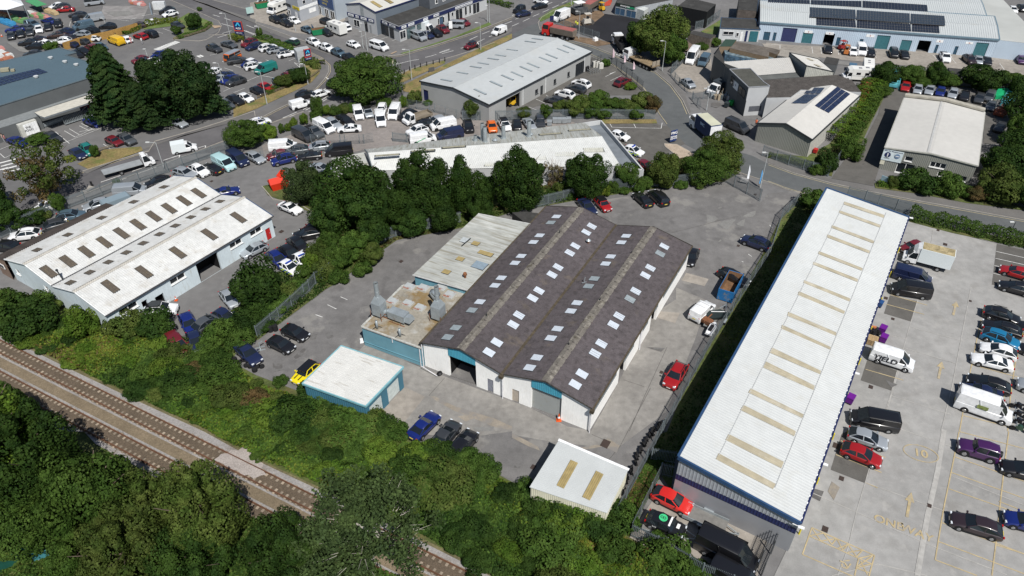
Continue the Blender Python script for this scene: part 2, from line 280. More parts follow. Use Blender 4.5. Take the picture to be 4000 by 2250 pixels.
for s in("01:0,560;400,430;880,262;1300,130;1500,75 00:1560,1425;2000,1300;2350,1190;2560,1120 10:0,1215;200,1110;430,1000;600,900;690,800;735,720;730,660;650,590;480,510;200,425;0,378 00:2480,375;2400,350;2100,355","00:1740,400;2000,415;2080,400;2200,330;2230,265;2200,215;1900,80;1500,-90","00:1800,-90;2576,120 10:0,238;400,388;700,485;1000,562;1250,575;1450,555;1800,455;2200,325;2576,175 20:200,90","20:450,92;300,175;262,230;280,300;400,365;600,412;800,462;1000,542;1150,622;1440,722;1600,855;1720,1015;1780,1150","31:0,200;250,295;650,402;1060,490;1500,575;2000,665;2800,810","01:770,540;1240,350;1900,110 10:0,1295;250,1205;480,1125","31:380,520;170,455;0,388 21:2200,262","20:700,520;800,572;1000,655;1200,795;1330,905;1420,1035","10:1430,745;1700,645;1900,595;2150,520;2400,430","21:1530,0;1660,10;1860,120;1700,160;1540,30;1530,0","11:60,430;170,560;420,600;620,720"):kerb(s)
LN=[0]
def line(mb,a,b,w,z=.075):
 LN[0]=(LN[0]+1)%30;z+=LN[0]*.0003
 a=Vector(a);b=Vector(b);d=(b-a);d.z=0
 if d.length<1e-3:return
 d.normalize();n=Vector((-d.y,d.x,0))*(w/2);mb.quad((a.x-n.x,a.y-n.y,z),(b.x-n.x,b.y-n.y,z),(b.x+n.x,b.y+n.y,z),(a.x+n.x,a.y+n.y,z))
def lines(name,m,w,specs,z=.075):
 mb=MB()
 for s in specs:
  P=pp(s)
  for a,b in zip(P,P[1:]):line(mb,a,b,w,z)
 return struct(mb,name,m)
lines('double_yellow_lines',M_dyel,.14,["31:0,212;250,306;650,415;1060,503;1500,588;2000,680;2800,826","31:0,375;170,440;380,505","20:700,505;1000,640;1200,780;1330,890;1420,1020;1480,1140;1560,1250","20:400,378;800,476;1000,555;1440,735;1590,865;1700,1015;1760,1150","01:-100,600;400,445;880,277;1450,95","10:0,1228;200,1124;430,1012;600,912;700,810;750,725;745,655;660,580;480,498;200,413;0,366","10:0,252;400,402;700,500;1000,577;1250,590;1450,568;1800,470;2200,340;2576,190"],.05)
lines('road_markings',M_white,.16,["01:1015,388;1215,320","01:1055,423;1275,345","01:1365,310;1575,235","01:1330,280;1530,210;1520,248","01:1640,170;1810,115;1800,150","01:1660,205;1840,135","01:1890,75;2070,20;2065,48","01:1930,105;2090,48","01:175,700;240,675","01:230,720;330,690","10:270,1190;410,1130","10:290,1200;425,1142","10:550,985;740,870","10:475,1105;580,1050","10:660,1010;745,955","10:672,1022;750,975","10:500,1110;560,1080","10:145,330;230,358","10:270,370;330,388","10:860,610;905,640","10:1130,580;1160,586","10:1185,575;1220,572","10:1230,572;1260,570","10:1370,660;1535,618;1570,612","10:1705,580;1815,550","10:1570,610;1640,600","10:1845,530;1950,495","10:1848,533;1945,505","10:1870,542;1988,512","10:2060,488;2150,462","10:2150,402;2230,365","10:2275,345;2350,315","10:2345,372;2400,350","10:2390,295;2455,265","10:2500,245;2576,215","10:2220,432;2300,392","10:1400,652;1440,628","20:0,265;70,235","20:108,218;175,188","20:210,168;275,140","20:308,125;372,98","20:405,82;470,52","20:500,35;560,8","20:35,195;90,172","20:160,142;210,120","20:340,52;405,25","20:0,160;20,150","00:2230,240;2400,285;2576,360","00:2480,255;2560,285","00:2140,150;2210,170","00:2255,182;2320,205","00:2190,380;2310,345","00:2235,340;2330,310","00:1430,160;1600,130","20:1860,0;1900,20","20:985,745;1040,725"],.052)
mb=MB()
def dashes(s,n,l,w,z=.052):
 P=pp(s);a,b=P[0],P[1]
 for k in range(n):
  t=(k+.5)/n;c=a.lerp(b,t);d=(b-a).normalized()*l/2;line(mb,c-d,c+d,w,z)
dashes("10:700,775;745,815",3,.5,.35);dashes("10:1410,680;1450,716",2,.5,.3);dashes("20:930,480;1150,575",9,.5,.25);dashes("20:925,492;1140,590",9,.5,.25);dashes("A:1080,108;1400,220",9,.7,.15);dashes("A:1400,1010;1680,1060",7,.6,.12);dashes("A:1100,1120;1400,1000",6,.6,.12)
dashes("00:1570,505;1790,420",10,.55,1.9);dashes("01:70,160;130,290",4,.45,2.6);dashes("01:5,200;60,310",1,.4,1.5);dashes("00:1990,575;2040,560",2,.5,1.6);dashes("00:1430,760;1475,745",2,.5,1.6)
struct(mb,'crossing_markings',M_white)
sp=[]
for a in("A:600,410;800,475","A:320,510;500,575;360,605","A:1220,495;1400,425","A:1340,535;1410,510","A:1460,570;1550,535","A:1580,605;1800,520","A:1710,640;1780,610","A:1920,655;2100,580","A:1950,715;2150,635","A:610,730;1440,1000;1700,900","A:610,730;680,700","A:850,805;1070,715","A:960,845;1060,805","A:1090,880;1160,850","A:1200,920;1330,870","A:630,1330;1120,1120","A:680,1240;760,1270","A:1130,1350;1390,1420","A:1600,1160;1810,1240","A:650,860;825,915","A:1500,700;1655,765","A:835,1360;1060,1270","A:2060,750;2170,850;2170,790;2060,750","00:1350,380;1420,400","00:1570,318;1640,340","00:1640,290;1720,318","00:1430,1100;1600,1160","00:560,1330;700,1448","00:800,1270;900,1320;1080,1270","00:650,1320;760,1385;930,1300;820,1245","00:570,1400;650,1440;1100,1260","00:800,1330;960,1300","00:700,1300;800,1360","00:710,220;700,270","00:1180,200;1300,215","00:1250,180;1370,195","00:1540,155;1600,145","00:620,215;640,250","00:1380,175;1310,205","01:1040,5;1110,52","01:0,60;200,-20","01:0,100;50,145;240,55","10:1130,390;1230,360","10:1240,405;1340,370","10:1370,415;1420,395","10:1040,380;1110,350","10:0,860;80,960","10:160,835;300,880","10:100,605;185,635;120,610","10:530,1130;600,1100","20:940,775;1040,725","20:990,815;1100,765","20:170,1080;245,1110","20:240,1000;330,1040","20:340,960;420,1000","20:480,960;560,1000","20:600,900;680,935","20:985,1250;1005,1285;1500,1295;1510,1240","20:1225,1250;1245,1290","20:990,1420;1140,1420","30:30,450;120,455;120,495","30:440,475;450,540","30:530,480;540,545","30:700,495;712,555","30:1840,580;1890,640","30:1960,600;2000,650","30:1060,540;1090,585","30:2330,640;2390,725","30:1660,560;1720,620","31:2290,1085;2800,1200","31:2285,1155;2800,1270","31:2275,1228;2800,1340","31:2262,1305;2800,1430","C:1900,610;1960,670","C:1510,1145;1575,1190","12:850,95;920,125","12:720,175;810,218","12:600,275;670,300","C:1390,1275;1420,1290"):sp.append(a)
lines('bay_lines',M_white,.1,sp,.078)
sp=["32:1230,75;1600,180","32:1190,170;1570,272","32:980,825;1360,935","33:1920,0;1870,260;1760,800;1680,1290;2100,1448","33:2420,0;2370,400;2290,1130;2250,1448","33:1870,250;2576,500","33:1845,410;2576,670","33:1820,575;2576,840","33:1750,915;2576,1230","33:1715,1105;2576,1430","32:2140,330;2050,760;1925,1448","32:2530,500;2440,1060;2410,1448","32:2050,780;2576,920","32:1960,1290;2576,1440","33:680,230;1140,410","33:730,90;1180,260","33:980,510;1100,565","33:1930,0;2576,170","32:2100,660;2200,690","33:2290,1140;2576,1230","33:2320,700;2576,800","33:440,965;1070,1245;1010,1470","33:405,1045;910,1275;870,1448","33:345,1235;860,1460","33:440,965;345,1235","33:910,1275;1060,1240","33:405,1050;560,1020","33:440,970;530,1100;690,1075;640,1135;560,1025;690,1075;750,1190;810,1130;690,1180","33:800,1130;890,1260;950,1190;800,1215","33:905,1270;1040,1330;880,1370;1020,1420","33:930,1300;1000,1440","33:1050,1250;905,1350"]
lines('yellow_bay_lines',M_yel,.12,sp,.078)
lines('concrete_joints',mat('joint_sealant',(.36,.35,.33),.9,noise=((1,.2),)),.09,["32:1505,130;1420,400;1230,1090;1180,1240","33:1340,-700;975,515;890,800;800,1180;700,1448","33:640,20;450,620;380,800","32:2040,0;1850,1000;1740,1448","33:1760,0;1600,800;1480,1448","33:455,620;890,810;1600,1130;2400,1440","33:980,510;1620,745;2300,980","32:1370,610;1900,770","32:1240,1090;1840,1280","32:1440,400;1960,540","32:1200,480;1390,520","31:1600,800;2300,1010","31:1660,870;1620,1130","33:1120,-100;1850,150;2576,400","33:640,1448;1100,1330;1600,1448","33:1860,450;2576,740"],.074)
lines('drain_channel',mat('channel_concrete',(.37,.36,.34),.9),.5,["33:1770,-20;1700,420;1600,860;1500,1448"],.076)
lines('yard_cracks',mat('crack_filler',(.085,.08,.075),.95),.05,["22:1560,600;1330,1100;1180,1448","U:1890,70;1380,1050;1180,1290","U:910,850;1220,990;1380,1050","C:0,780;760,590;1010,520;1330,450","22:1120,930;1330,1000","12:1950,890;2300,1000","12:1740,1090;1900,910"],.066)
mb=MB()
for s,sx in(("U:1135,1005",1.1),("23:213,355",.6),("C:1330,990",.5),("31:1710,873",.5),("31:1782,1015",.7),("32:1255,317",.5),("32:1033,1002",.6),("32:2035,137",.4),("33:738,470",.6),("33:573,980",.7),("33:1622,745",.5),("11:1460,1187",.6),("11:255,885",.7),("22:1503,855",.5),("C:1640,50",.5),("33:683,140",.8),("32:1185,108",.6),("01:2130,378",.5)):
 p=pp(s)[0];mb.box((p.x,p.y,.06),(sx,sx*.8,.05),math.radians(60))
struct(mb,'drain_covers',M_cover)
def text(body,p,size,rz,m,name='painted_lettering',z=.085,font=None,rx=0,ext=0,align='CENTER',par=None,space=1):
 cu=bpy.data.curves.new(name,'FONT');cu.body=body;cu.size=size;cu.align_x=align;cu.align_y='CENTER';cu.extrude=ext;cu.space_character=space;cu.offset=size*.02
 o=bpy.data.objects.new(name,cu);link(o);bpy.context.view_layer.update()
 dg=bpy.context.evaluated_depsgraph_get();me=bpy.data.meshes.new_from_object(o.evaluated_get(dg));bpy.data.objects.remove(o);me.materials.clear();me.materials.append(m)
 o=bpy.data.objects.new(name,me);link(o)
 R=Matrix.Translation((p[0],p[1],z))@Matrix.Rotation(rz,4,'Z')@Matrix.Rotation(rx,4,'X')
 if par is not None:
  l,r=FR[par.name];R=Matrix.Rotation(-r,4,'Z')@Matrix.Translation(-l)@R;o.parent=par
 else:o['kind']='structure'
 o.matrix_local=R if par is not None else R
 if par is None:o.matrix_world=R
 return o
M_yelf=mat('faded_yellow_paint',(.40,.32,.18),.85,noise=((1.5,.2),),stain=(((.32,.3,.27),1.5,.45,.65,.8),))
def tpx(body,s,m,hm,name='road_lettering',flip=False):
 a,b=pp(s);c=(a+b)/2;rz=math.atan2(b.y-a.y,b.x-a.x);return text(body,c,hm,rz,m,name)
tpx('ONE',"33:1110,880;1310,950",M_yelf,1.3);tpx('WAY',"33:1400,980;1590,1060",M_yelf,1.3);tpx('10',"33:1450,200;1620,240",M_yel,1.5)
mb=MB();c=pp("33:1535,218")[0]
for k in range(28):
 t0,t1=2*math.pi*k/28,2*math.pi*(k+1)/28;ru=math.radians(-18)
 f=lambda t:Vector((c.x+1.75*math.cos(t)*math.cos(ru)-1.15*math.sin(t)*math.sin(ru),c.y+1.75*math.cos(t)*math.sin(ru)+1.15*math.sin(t)*math.cos(ru),0));line(mb,f(t0),f(t1),.12,.084)
for s in("33:1395,860;1440,610","32:1712,920;1748,745","32:1860,280;1895,140"):
 a,b=pp(s);d=(b-a).normalized();n=Vector((-d.y,d.x,0));line(mb,a,b-d*1.3,.28,.084);e=b-d*1.3
 mb.add([(e.x+n.x*.45,e.y+n.y*.45,.084),(b.x,b.y,.084),(e.x-n.x*.45,e.y-n.y*.45,.084)],[(0,2,1)])
for s in("33:720,1300;770,1320;800,1370;830,1330","33:740,1330;745,1365;800,1375","33:760,1300;820,1295"):
 P=pp(s)
 for a,b in zip(P,P[1:]):line(mb,a,b,.14,.084)
struct(mb,'painted_symbols',M_yelf)
def rmat(name,col,rough=.55,**k):return mat(name,col,rough,**k)
R_white=mat('white_sheet_roof',(.56,.57,.555),.5,noise=((.15,.05),(1.2,.05)),stain=(((.5,.49,.45),.4,.56,.7,.3),((.42,.4,.36),1.6,.6,.72,.45)))
R_fib=mat('weathered_white_fibre_roof',(.54,.545,.535),.8,noise=((.2,.06),(1.5,.08)),stain=(((.40,.37,.32),.5,.54,.68,.5),((.22,.2,.16),2.2,.62,.72,.6)))
R_unit=mat('clean_white_steel_roof',(.505,.52,.515),.45,noise=((.1,.04),(.9,.04)),stain=(((.47,.47,.44),.5,.55,.7,.45),))
R_brown=mat('aged_brown_fibre_cement',(.086,.075,.079),.9,noise=((.12,.16),(1.6,.16),(7,.14)),stain=(((.048,.042,.043),1.3,.52,.66,.7),((.16,.13,.09),.35,.6,.72,.45),((.14,.075,.05),2.3,.66,.75,.6)),bump=.35,bscale=10)
R_cap=mat('lichen_ridge_cap',(.155,.142,.125),.95,noise=((1.2,.22),(9,.2)),stain=(((.08,.07,.05),.9,.56,.66,.8),((.36,.34,.29),1.8,.55,.68,.6)),bump=.4,bscale=12)
R_dirty=mat('dirty_pale_sheet',(.35,.36,.34),.85,noise=((.25,.14),(2,.16)),stain=(((.2,.18,.13),.9,.5,.66,.65),((.6,.6,.58),.6,.55,.7,.5)),stretch=(.25,3,1))
R_grey=mat('pale_grey_steel_roof',(.41,.43,.435),.5,noise=((.1,.05),(1,.04)),stain=(((.42,.42,.4),.3,.5,.7,.4),))
R_tan=mat('off_white_steel_roof',(.47,.46,.435),.5,noise=((.1,.04),(1,.04)))
R_blue=mat('blue_grey_steel_roof',(.080,.122,.150),.6,noise=((.1,.05),(4,.08)))
R_felt=mat('dark_felt_roof',(.045,.044,.042),.9,noise=((.3,.2),(3,.15)),stain=(((.08,.08,.075),.5,.55,.68,.6),))
R_moss=mat('mossy_flat_roof',(.27,.25,.21),.9,noise=((.3,.15),(3,.15)),stain=(((.20,.13,.045),.28,.47,.6,.85),((.42,.42,.4),.5,.56,.68,.7),((.07,.06,.04),1.2,.64,.74,.7)))
R_slate=mat('rough_dark_roof',(.07,.063,.058),.95,noise=((1,.2),(8,.4)),bump=.5,bscale=8)
SK_white=mat('white_rooflight',(.50,.545,.60),.35,noise=((3,.05),))
SK_grey=mat('grey_rooflight',(.26,.30,.32),.35,noise=((3,.12),))
SK_brown=mat('brown_rooflight',(.10,.083,.065),.6,noise=((6,.25),),stain=(((.18,.14,.07),2,.55,.7,.6),))
SK_tan=mat('tan_rooflight',(.37,.33,.24),.5,noise=((.9,.16),),stain=(((.5,.47,.4),.6,.5,.7,.6),))
SK_olive=mat('olive_rooflight',(.33,.26,.12),.5,noise=((1.5,.15),))
W_white=mat('white_render',(.88,.88,.86),.85,noise=((.4,.05),(3,.05)),stain=(((.55,.48,.40),.7,.62,.76,.5),((.5,.5,.48),1.2,.64,.72,.3)),stretch=(2,2,.5))
W_pblue=mat('pale_blue_render',(.56,.64,.68),.85,noise=((.4,.06),(3,.06)),stain=(((.4,.4,.36),1,.58,.7,.6),),stretch=(2,2,.5))
W_blue=mat('light_blue_cladding',(.15,.32,.39),.6,noise=((.5,.08),),stain=(((.11,.26,.33),.6,.5,.66,.6),))
W_cyan=mat('cyan_blue_sheet',(.06,.29,.40),.5,noise=((1,.1),))
W_teal=mat('teal_garage_sheet',(.05,.155,.22),.55,noise=((.5,.08),))
W_grey=mat('mid_grey_cladding',(.36,.37,.37),.5,noise=((.4,.05),))
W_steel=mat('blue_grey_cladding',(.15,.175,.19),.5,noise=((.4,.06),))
W_stone=mat('grey_green_cladding',(.235,.24,.215),.55,noise=((.3,.06),))
W_pale=mat('pale_blue_steel_wall',(.45,.535,.63),.5,noise=((.3,.04),))
W_dgrey=mat('dark_grey_wall',(.10,.108,.112),.7,noise=((.4,.08),))
W_lgrey=mat('light_grey_wall',(.42,.43,.44),.7,noise=((.4,.06),))
W_navy=mat('navy_trim',(.018,.025,.085),.45)
T_blue=mat('royal_blue_trim',(.03,.07,.155),.4,noise=((1,.15),))
T_dark=mat('dark_trim',(.03,.034,.038),.5)
D_shut=mat('grey_roller_shutter',(.26,.275,.27),.5,noise=((.5,.06),),stain=(((.19,.18,.15),.8,.55,.7,.5),))
D_teal=mat('teal_roller_shutter',(.03,.13,.155),.5);D_navy=mat('navy_roller_shutter',(.022,.03,.1),.5)
GLS=mat('window_glass',(.015,.019,.024),.08,spec=.6,noise=((1,.1),));GLS2=mat('pale_window_glass',(.09,.13,.14),.1,spec=.6,noise=((2,.5),))
FRM=mat('white_window_frame',(.78,.78,.77),.5);BLK=mat('painted_interior_shade',(.006,.006,.007),.9,noise=((1,.1),))  # near-black colour paints the shade inside doorways and pipe ends
GALV=mat('galvanised_metal',(.34,.38,.40),.45,metal=.35,noise=((1,.15),(7,.1)),stain=(((.24,.09,.035),1.1,.6,.68,.85),))
GALV2=mat('clean_galvanised',(.36,.40,.42),.4,metal=.4,noise=((1.5,.12),))
RUST=mat('rusty_steel',(.20,.085,.04),.9,noise=((1,.3),(6,.25)),stain=(((.1,.05,.03),.8,.5,.65,.7),))
ROWN=mat('rusty_hatch_paint',(.38,.40,.40),.7,noise=((2,.1),),stain=(((.27,.075,.03),.8,.56,.62,.9),))
PV=mat('solar_glass',(.012,.012,.018),.18,spec=.55,noise=((.5,.2),));PVB=mat('blue_solar_glass',(.018,.026,.06),.2,spec=.5);PVF=mat('solar_frame',(.20,.205,.21),.4)
SIGNW=mat('white_sign_board',(.78,.79,.79),.6);TXB=mat('black_lettering',(.02,.02,.025),.6);TXN=mat('navy_lettering',(.02,.03,.10),.6);TXW=mat('white_lettering',(.85,.85,.85),.5)
class Bld:
 """building on four eave corners: A near-left, B near-right, C far-right, D far-left"""
 def __init__(s,name,label,cat,P,ze,prof,zb=0):
  s.A,s.B,s.C,s.D=[Vector((p[0],p[1],0))for p in P];s.ze=ze;s.prof=prof;s.zb=zb
  u=(s.D-s.A);s.rz=math.atan2(u.y,u.x)-math.pi/2;c=(s.A+s.B+s.C+s.D)/4
  s.t=thing(name,label,cat,(c.x,c.y,zb),s.rz)
 def at(s,u,v,z=0):
  p=(s.A*(1-u)+s.B*u)*(1-v)+(s.D*(1-u)+s.C*u)*v;return Vector((p.x,p.y,z))
 def zat(s,u):
  for(u0,z0),(u1,z1)in zip(s.prof,s.prof[1:]):
   if u<=u1+1e-6:return z0+(z1-z0)*(u-u0)/(u1-u0)
  return s.prof[-1][1]
 def wall(s,side,ops=(),depth=.3,mb=None,zlo=None,zhi=None,off=0,rib=0):
  mb=mb or MB()
  p0,p1=dict(front=(s.A,s.B),back=(s.C,s.D),right=(s.B,s.C),left=(s.D,s.A))[side]
  d=(p1-p0);L=d.length;d/=L;n=Vector((d.y,-d.x,0));zb=s.zb if zlo is None else zlo
  def top(x):
   if zhi is not None:return zhi
   u=x/L
   return s.zat(u)if side=='front' else s.zat(1-u)if side=='back' else s.prof[-1][1]if side=='right' else s.prof[0][1]
  brk={0,L}
  if side in('front','back')and zhi is None:
   for u,_ in s.prof:brk.add(u*L if side=='front' else(1-u)*L)
  for o in ops:brk|={max(0,o[0]),min(L,o[1])}
  brk=sorted(brk);q=lambda x,z,dd=0:p0+d*x+n*(off-dd)+Vector((0,0,z))
  for x0,x1 in zip(brk,brk[1:]):
   if x1-x0<1e-3:continue
   m=(x0+x1)/2;os=sorted([o for o in ops if o[0]<m<o[1]],key=lambda o:o[2]);z=zb
   for o in os:
    if o[2]>z+.01:s._w(mb,q(x0,z),q(x1,z),q(x1,o[2]),q(x0,o[2]),rib,n)
    z=o[3]
   s._w(mb,q(x0,z),q(x1,z),q(x1,top(x1)),q(x0,top(x0)),rib,n)
  for x0,x1,z0,z1 in[o[:4]for o in ops]:
   mb.quad(q(x0,z0),q(x0,z1),q(x0,z1,depth),q(x0,z0,depth));mb.quad(q(x1,z0),q(x1,z0,depth),q(x1,z1,depth),q(x1,z1))
   mb.quad(q(x0,z1),q(x1,z1),q(x1,z1,depth),q(x0,z1,depth));z0>.1 and mb.quad(q(x0,z0),q(x0,z0,depth),q(x1,z0,depth),q(x1,z0))
  return mb
 def _w(s,mb,a,b,c,d,rib,n):
  if rib:mb.rib(a,b,c,d,rib,.03)
  else:mb.quad(a,b,c,d)
 def op(s,side,spec,z0=None,z1=None):
  """opening measured from two image points lying on the wall"""
  p0,p1=dict(front=(s.A,s.B),back=(s.C,s.D),right=(s.B,s.C),left=(s.D,s.A))[side]
  d=(p1-p0).normalized();n=Vector((d.y,-d.x,0));r=rays(spec);h=[hitplane(k,p0,n)for k in r]
  xs=[(k-p0).dot(d)for k in h];zs=[k.z for k in h]
  return(max(.02,min(xs)),min((p1-p0).length-.02,max(xs)),max(s.zb+.01,min(zs))if z0 is None else z0,max(zs)if z1 is None else z1)
 def fill(s,side,o,kind,par=None,m=None,depth=.12,fr=None,cols=1,rows=1,handle=False,off=0):
  p0,p1=dict(front=(s.A,s.B),back=(s.C,s.D),right=(s.B,s.C),left=(s.D,s.A))[side]
  d=(p1-p0).normalized();n=Vector((d.y,-d.x,0));x0,x1,z0,z1=o[:4];rzz=math.atan2(d.y,d.x);par=par or s.t
  q=lambda x,z,dd:p0+d*x+n*(off-dd)+Vector((0,0,z))
  if kind=='window':
   mb=MB();w=.09
   for xx in[x0+w/2+(x1-x0-w)*k/cols for k in range(cols+1)]:mb.beam(q(xx,z0,depth),q(xx,z1,depth),w,.08,n)
   for zz in[z0+w/2+(z1-z0-w)*k/rows for k in range(rows+1)]:mb.beam(q(x0+.002,zz,depth-.006),q(x1-.002,zz,depth-.006),.08,w,Vector((0,0,1)))
   mb.beam(q(x0-.06,z0-.03,-.05),q(x1+.06,z0-.03,-.05),.16,.06,Vector((0,0,1)))
   f=part(mb,'window',fr or FRM,par);g=MB();g.quad(q(x0,z0,depth+.03),q(x1,z0,depth+.03),q(x1,z1,depth+.03),q(x0,z1,depth+.03));part(g,'pane',m or GLS,f);return f
  if kind=='shutter':
   mb=MB();mb.rib(q(x0,z0,depth),q(x0,z1,depth),q(x1,z1,depth),q(x1,z0,depth),.16,.02);f=part(mb,'roller_door',m or D_shut,par);return f
  if kind=='door':
   mb=MB();mb.quad(q(x0,z0,depth),q(x1,z0,depth),q(x1,z1,depth),q(x0,z1,depth));mb.beam(q(x0+.04,z0,depth-.03),q(x0+.04,z1,depth-.03),.08,.05,n);mb.beam(q(x1-.04,z0,depth-.03),q(x1-.04,z1,depth-.03),.08,.05,n)
   f=part(mb,'door',m or T_dark,par)
   if handle:h=MB();c=q(x1-.18,z0+1,depth-.06);h.box((c.x,c.y,c.z),(.12,.12,.05));part(h,'handle',GALV2,f)
   return f
  if kind=='open':
   mb=MB();D=2.5
   mb.quad(q(x0,z0,D),q(x1,z0,D),q(x1,z1,D),q(x0,z1,D));mb.quad(q(x0,z0,.3),q(x0,z0,D),q(x0,z1,D),q(x0,z1,.3));mb.quad(q(x1,z0,.3),q(x1,z1,.3),q(x1,z1,D),q(x1,z0,D));mb.quad(q(x0,z1,.3),q(x0,z1,D),q(x1,z1,D),q(x1,z1,.3))
   return part(mb,'doorway',BLK,par)
 def roof(s,m,per=.33,dep=.04,oh=.15,name='roof',lift=.08,segs=None,across=False):
  mb=MB();Ls=(s.D-s.A).length;Lw=(s.B-s.A).length;dv=oh/Ls
  n=len(s.prof)-1
  for k,((u0,z0),(u1,z1))in enumerate(zip(s.prof,s.prof[1:])):
   if segs is not None and k not in segs:continue
   e0=u0-(oh/Lw if k==0 else 0);e1=u1+(oh/Lw if k==n-1 else 0);sl=(z1-z0)/(u1-u0)
   y0=z0-(u0-e0)*sl+lift;y1=z1+(e1-u1)*sl+lift
   a,b,c,d=s.at(e0,-dv,y0),s.at(e1,-dv,y1),s.at(e1,1+dv,y1),s.at(e0,1+dv,y0)
   if across:mb.rib(a,b,c,d,per,dep)
   else:mb.rib(d,a,b,c,per,dep)
  s.r=part(mb,name,m,s.t);return s.r
 def trim(s,m,h=.22,w=.1,oh=.2,sides='FBLR',name='fascia',drop=.05):
  o=None;dv=oh/(s.D-s.A).length;du=oh/(s.B-s.A).length;us=[u for u,_ in s.prof];us[0]-=du;us[-1]+=du;zs=[z for _,z in s.prof]
  def zz(i):return zs[i]-drop
  def B(a,b_,w_):
   m_=MB();m_.beam(a,b_,w_,h);return part(m_,name,m,s.t)
  if 'F' in sides:
   for i in range(len(us)-1):o=B(s.at(us[i],-dv,zz(i)),s.at(us[i+1],-dv,zz(i+1)),w)
  if 'B' in sides:
   for i in range(len(us)-1):o=B(s.at(us[i],1+dv,zz(i)),s.at(us[i+1],1+dv,zz(i+1)),w)
  if 'L' in sides:o=B(s.at(us[0],-dv+.0004,zz(0)-.02),s.at(us[0],1+dv-.0004,zz(0)-.02),w*1.3)
  if 'R' in sides:o=B(s.at(us[-1],-dv+.0004,zz(-1)-.02),s.at(us[-1],1+dv-.0004,zz(-1)-.02),w*1.3)
  return o
 def slope(s,k):
  (u0,z0),(u1,z1)=s.prof[k],s.prof[k+1];a,b,d=s.at(u0,0,z0),s.at(u1,0,z1),s.at(u0,1,z0)
  e1=(d-a).normalized();e2=(b-a);e2=(e2-e1*e2.dot(e1)).normalized();n=e1.cross(e2)
  if n.z<0:n=-n
  return a,n,e1,e2
 def light(s,k,spec,lr,ls,m,name='skylight',lift=.16,par=None,per=.16):
  a,n,e1,e2=s.slope(k)
  for r in rays(spec):
   c=hitplane(r,a+n*lift,n);mb=MB();x,y=e1*(lr/2),e2*(ls/2);X_,Y_=x*1.1,y*1.07
   mb.rib(c-x-y,c+x-y,c+x+y,c-x+y,per,.03);o=c-n*.07
   mb.cur=1;mb.add([c-x-y,c+x-y,c+x+y,c-x+y,o-X_-Y_,o+X_-Y_,o+X_+Y_,o-X_+Y_],[(4,5,1,0),(5,6,2,1),(6,7,3,2),(7,4,0,3)])
   part(mb,name,[m,T_dark],par or s.r)
def quadroof(P,z):return[CP+d*((HC-z)/-d.z)for d in rays(P)]
ze=3.95;zr=5.37
b=Bld('workshop','long twin-gabled workshop with dark brown corrugated roof and white walls','building',quadroof("12:1680,550 22:800,1200 21:1790,1035;350,640",ze),ze,[(0,ze),(.25,zr),(.5,ze),(.75,zr),(1,ze)])
MAIN=b
d1=b.op('front',"12:1952,890;2220,1000",0.05);d1=(d1[0],d1[1],.05,3.55)
d2=b.op('front',"22:192,1190;492,1270",0.05);d2=(d2[0],d2[1],.05,3.6)
pd=b.op('front',"12:2327,945;2390,1070",.05);pd2=b.op('front',"22:0,1040;70,1170",.05)
pd=(pd[0],pd[1],.05,2.1);pd2=(pd2[0],pd2[1],.05,2.0)
mb=b.wall('front',[d1,d2,pd,pd2]);rops=[b.op('right',f"22:{x0},{y};{x1},{y2}")for x0,y,x1,y2 in((1075,880,1120,840),(1395,340,1430,280))]
rops=[(o[0],o[0]+2.4,.05,2.9)for o in rops]
b.wall('right',rops,mb=mb,zhi=3.2);b.wall('back',mb=mb);b.wall('left',mb=mb)
part(mb,'wall',W_white,b.t)
mb=b.wall('right',zlo=3.2,zhi=3.93,rib=.3,off=-.02);b.fill
u=b.wall('right',[(o[0],o[1],2.9,3.2)for o in[]],mb=mb)if False else None
part(mb,'upper_cladding',W_steel,b.t)
d=(b.C-b.B).normalized();n=Vector((d.y,-d.x,0));L=(b.C-b.B).length
for x0,x1 in((1.0,7.5),(9.8,13.2),(15.6,18.2),(20.6,22),(24,30),(30.3,34)):
 mb=MB();p=b.B+d*x0+n*.03;q=b.B+d*x1+n*.03;mb.rib(Vector((p.x,p.y,2.3)),Vector((q.x,q.y,2.3)),Vector((q.x,q.y,3.85)),Vector((p.x,p.y,3.85)),.3,.03);part(mb,'glazed_strip',W_steel,b.t)
b.fill('front',d1,'open');b.fill('front',d2,'shutter',depth=.25);b.fill('front',pd,'door',m=mat('grey_door',(.22,.23,.27),.6),handle=True);b.fill('front',pd2,'door',m=mat('beige_board',(.42,.37,.31),.8))
for o in rops:b.fill('right',o,'open')
for u0,u1,zz in((d1[0],d1[1],3.5),(d2[0],d2[1],3.55)):
 L=(b.B-b.A).length;dd=(b.B-b.A).normalized();nn=Vector((dd.y,-dd.x,0));mb=MB();um=.25 if u0<L/2 else.75;q=lambda u,z:b.at(u,0,z)+nn*.06
 for ua,ub in((u0/L,um),(um,u1/L)):
  mb.rib(q(ua,zz),q(ub,zz),q(ub,b.zat(ub)-.05),q(ua,b.zat(ua)-.05),.22,.03)
 part(mb,'blue_gable_sheet',W_cyan,b.t)
b.roof(R_brown,per=.3,dep=.05,oh=.25)
for u in(.25,.75):
 mb=MB()
 for k in range(24):
  v0=-.008+k/24*1.012;v1=v0+1.012/24*.80;w_=.024
  for s_ in(-1,1):mb.rib(b.at(u,v0,zr+.2),b.at(u,v1,zr+.2),b.at(u+s_*w_,v1,zr+.06),b.at(u+s_*w_,v0,zr+.06),.2,.03)
  mb.rib(b.at(u+w_*.9,v1,zr+.1),b.at(u+w_*.9,v1+.009,zr+.1),b.at(u-w_*.9,v1+.009,zr+.1),b.at(u-w_*.9,v1,zr+.1),.2,.02)
 part(mb,'ridge_cap',R_cap,b.r)
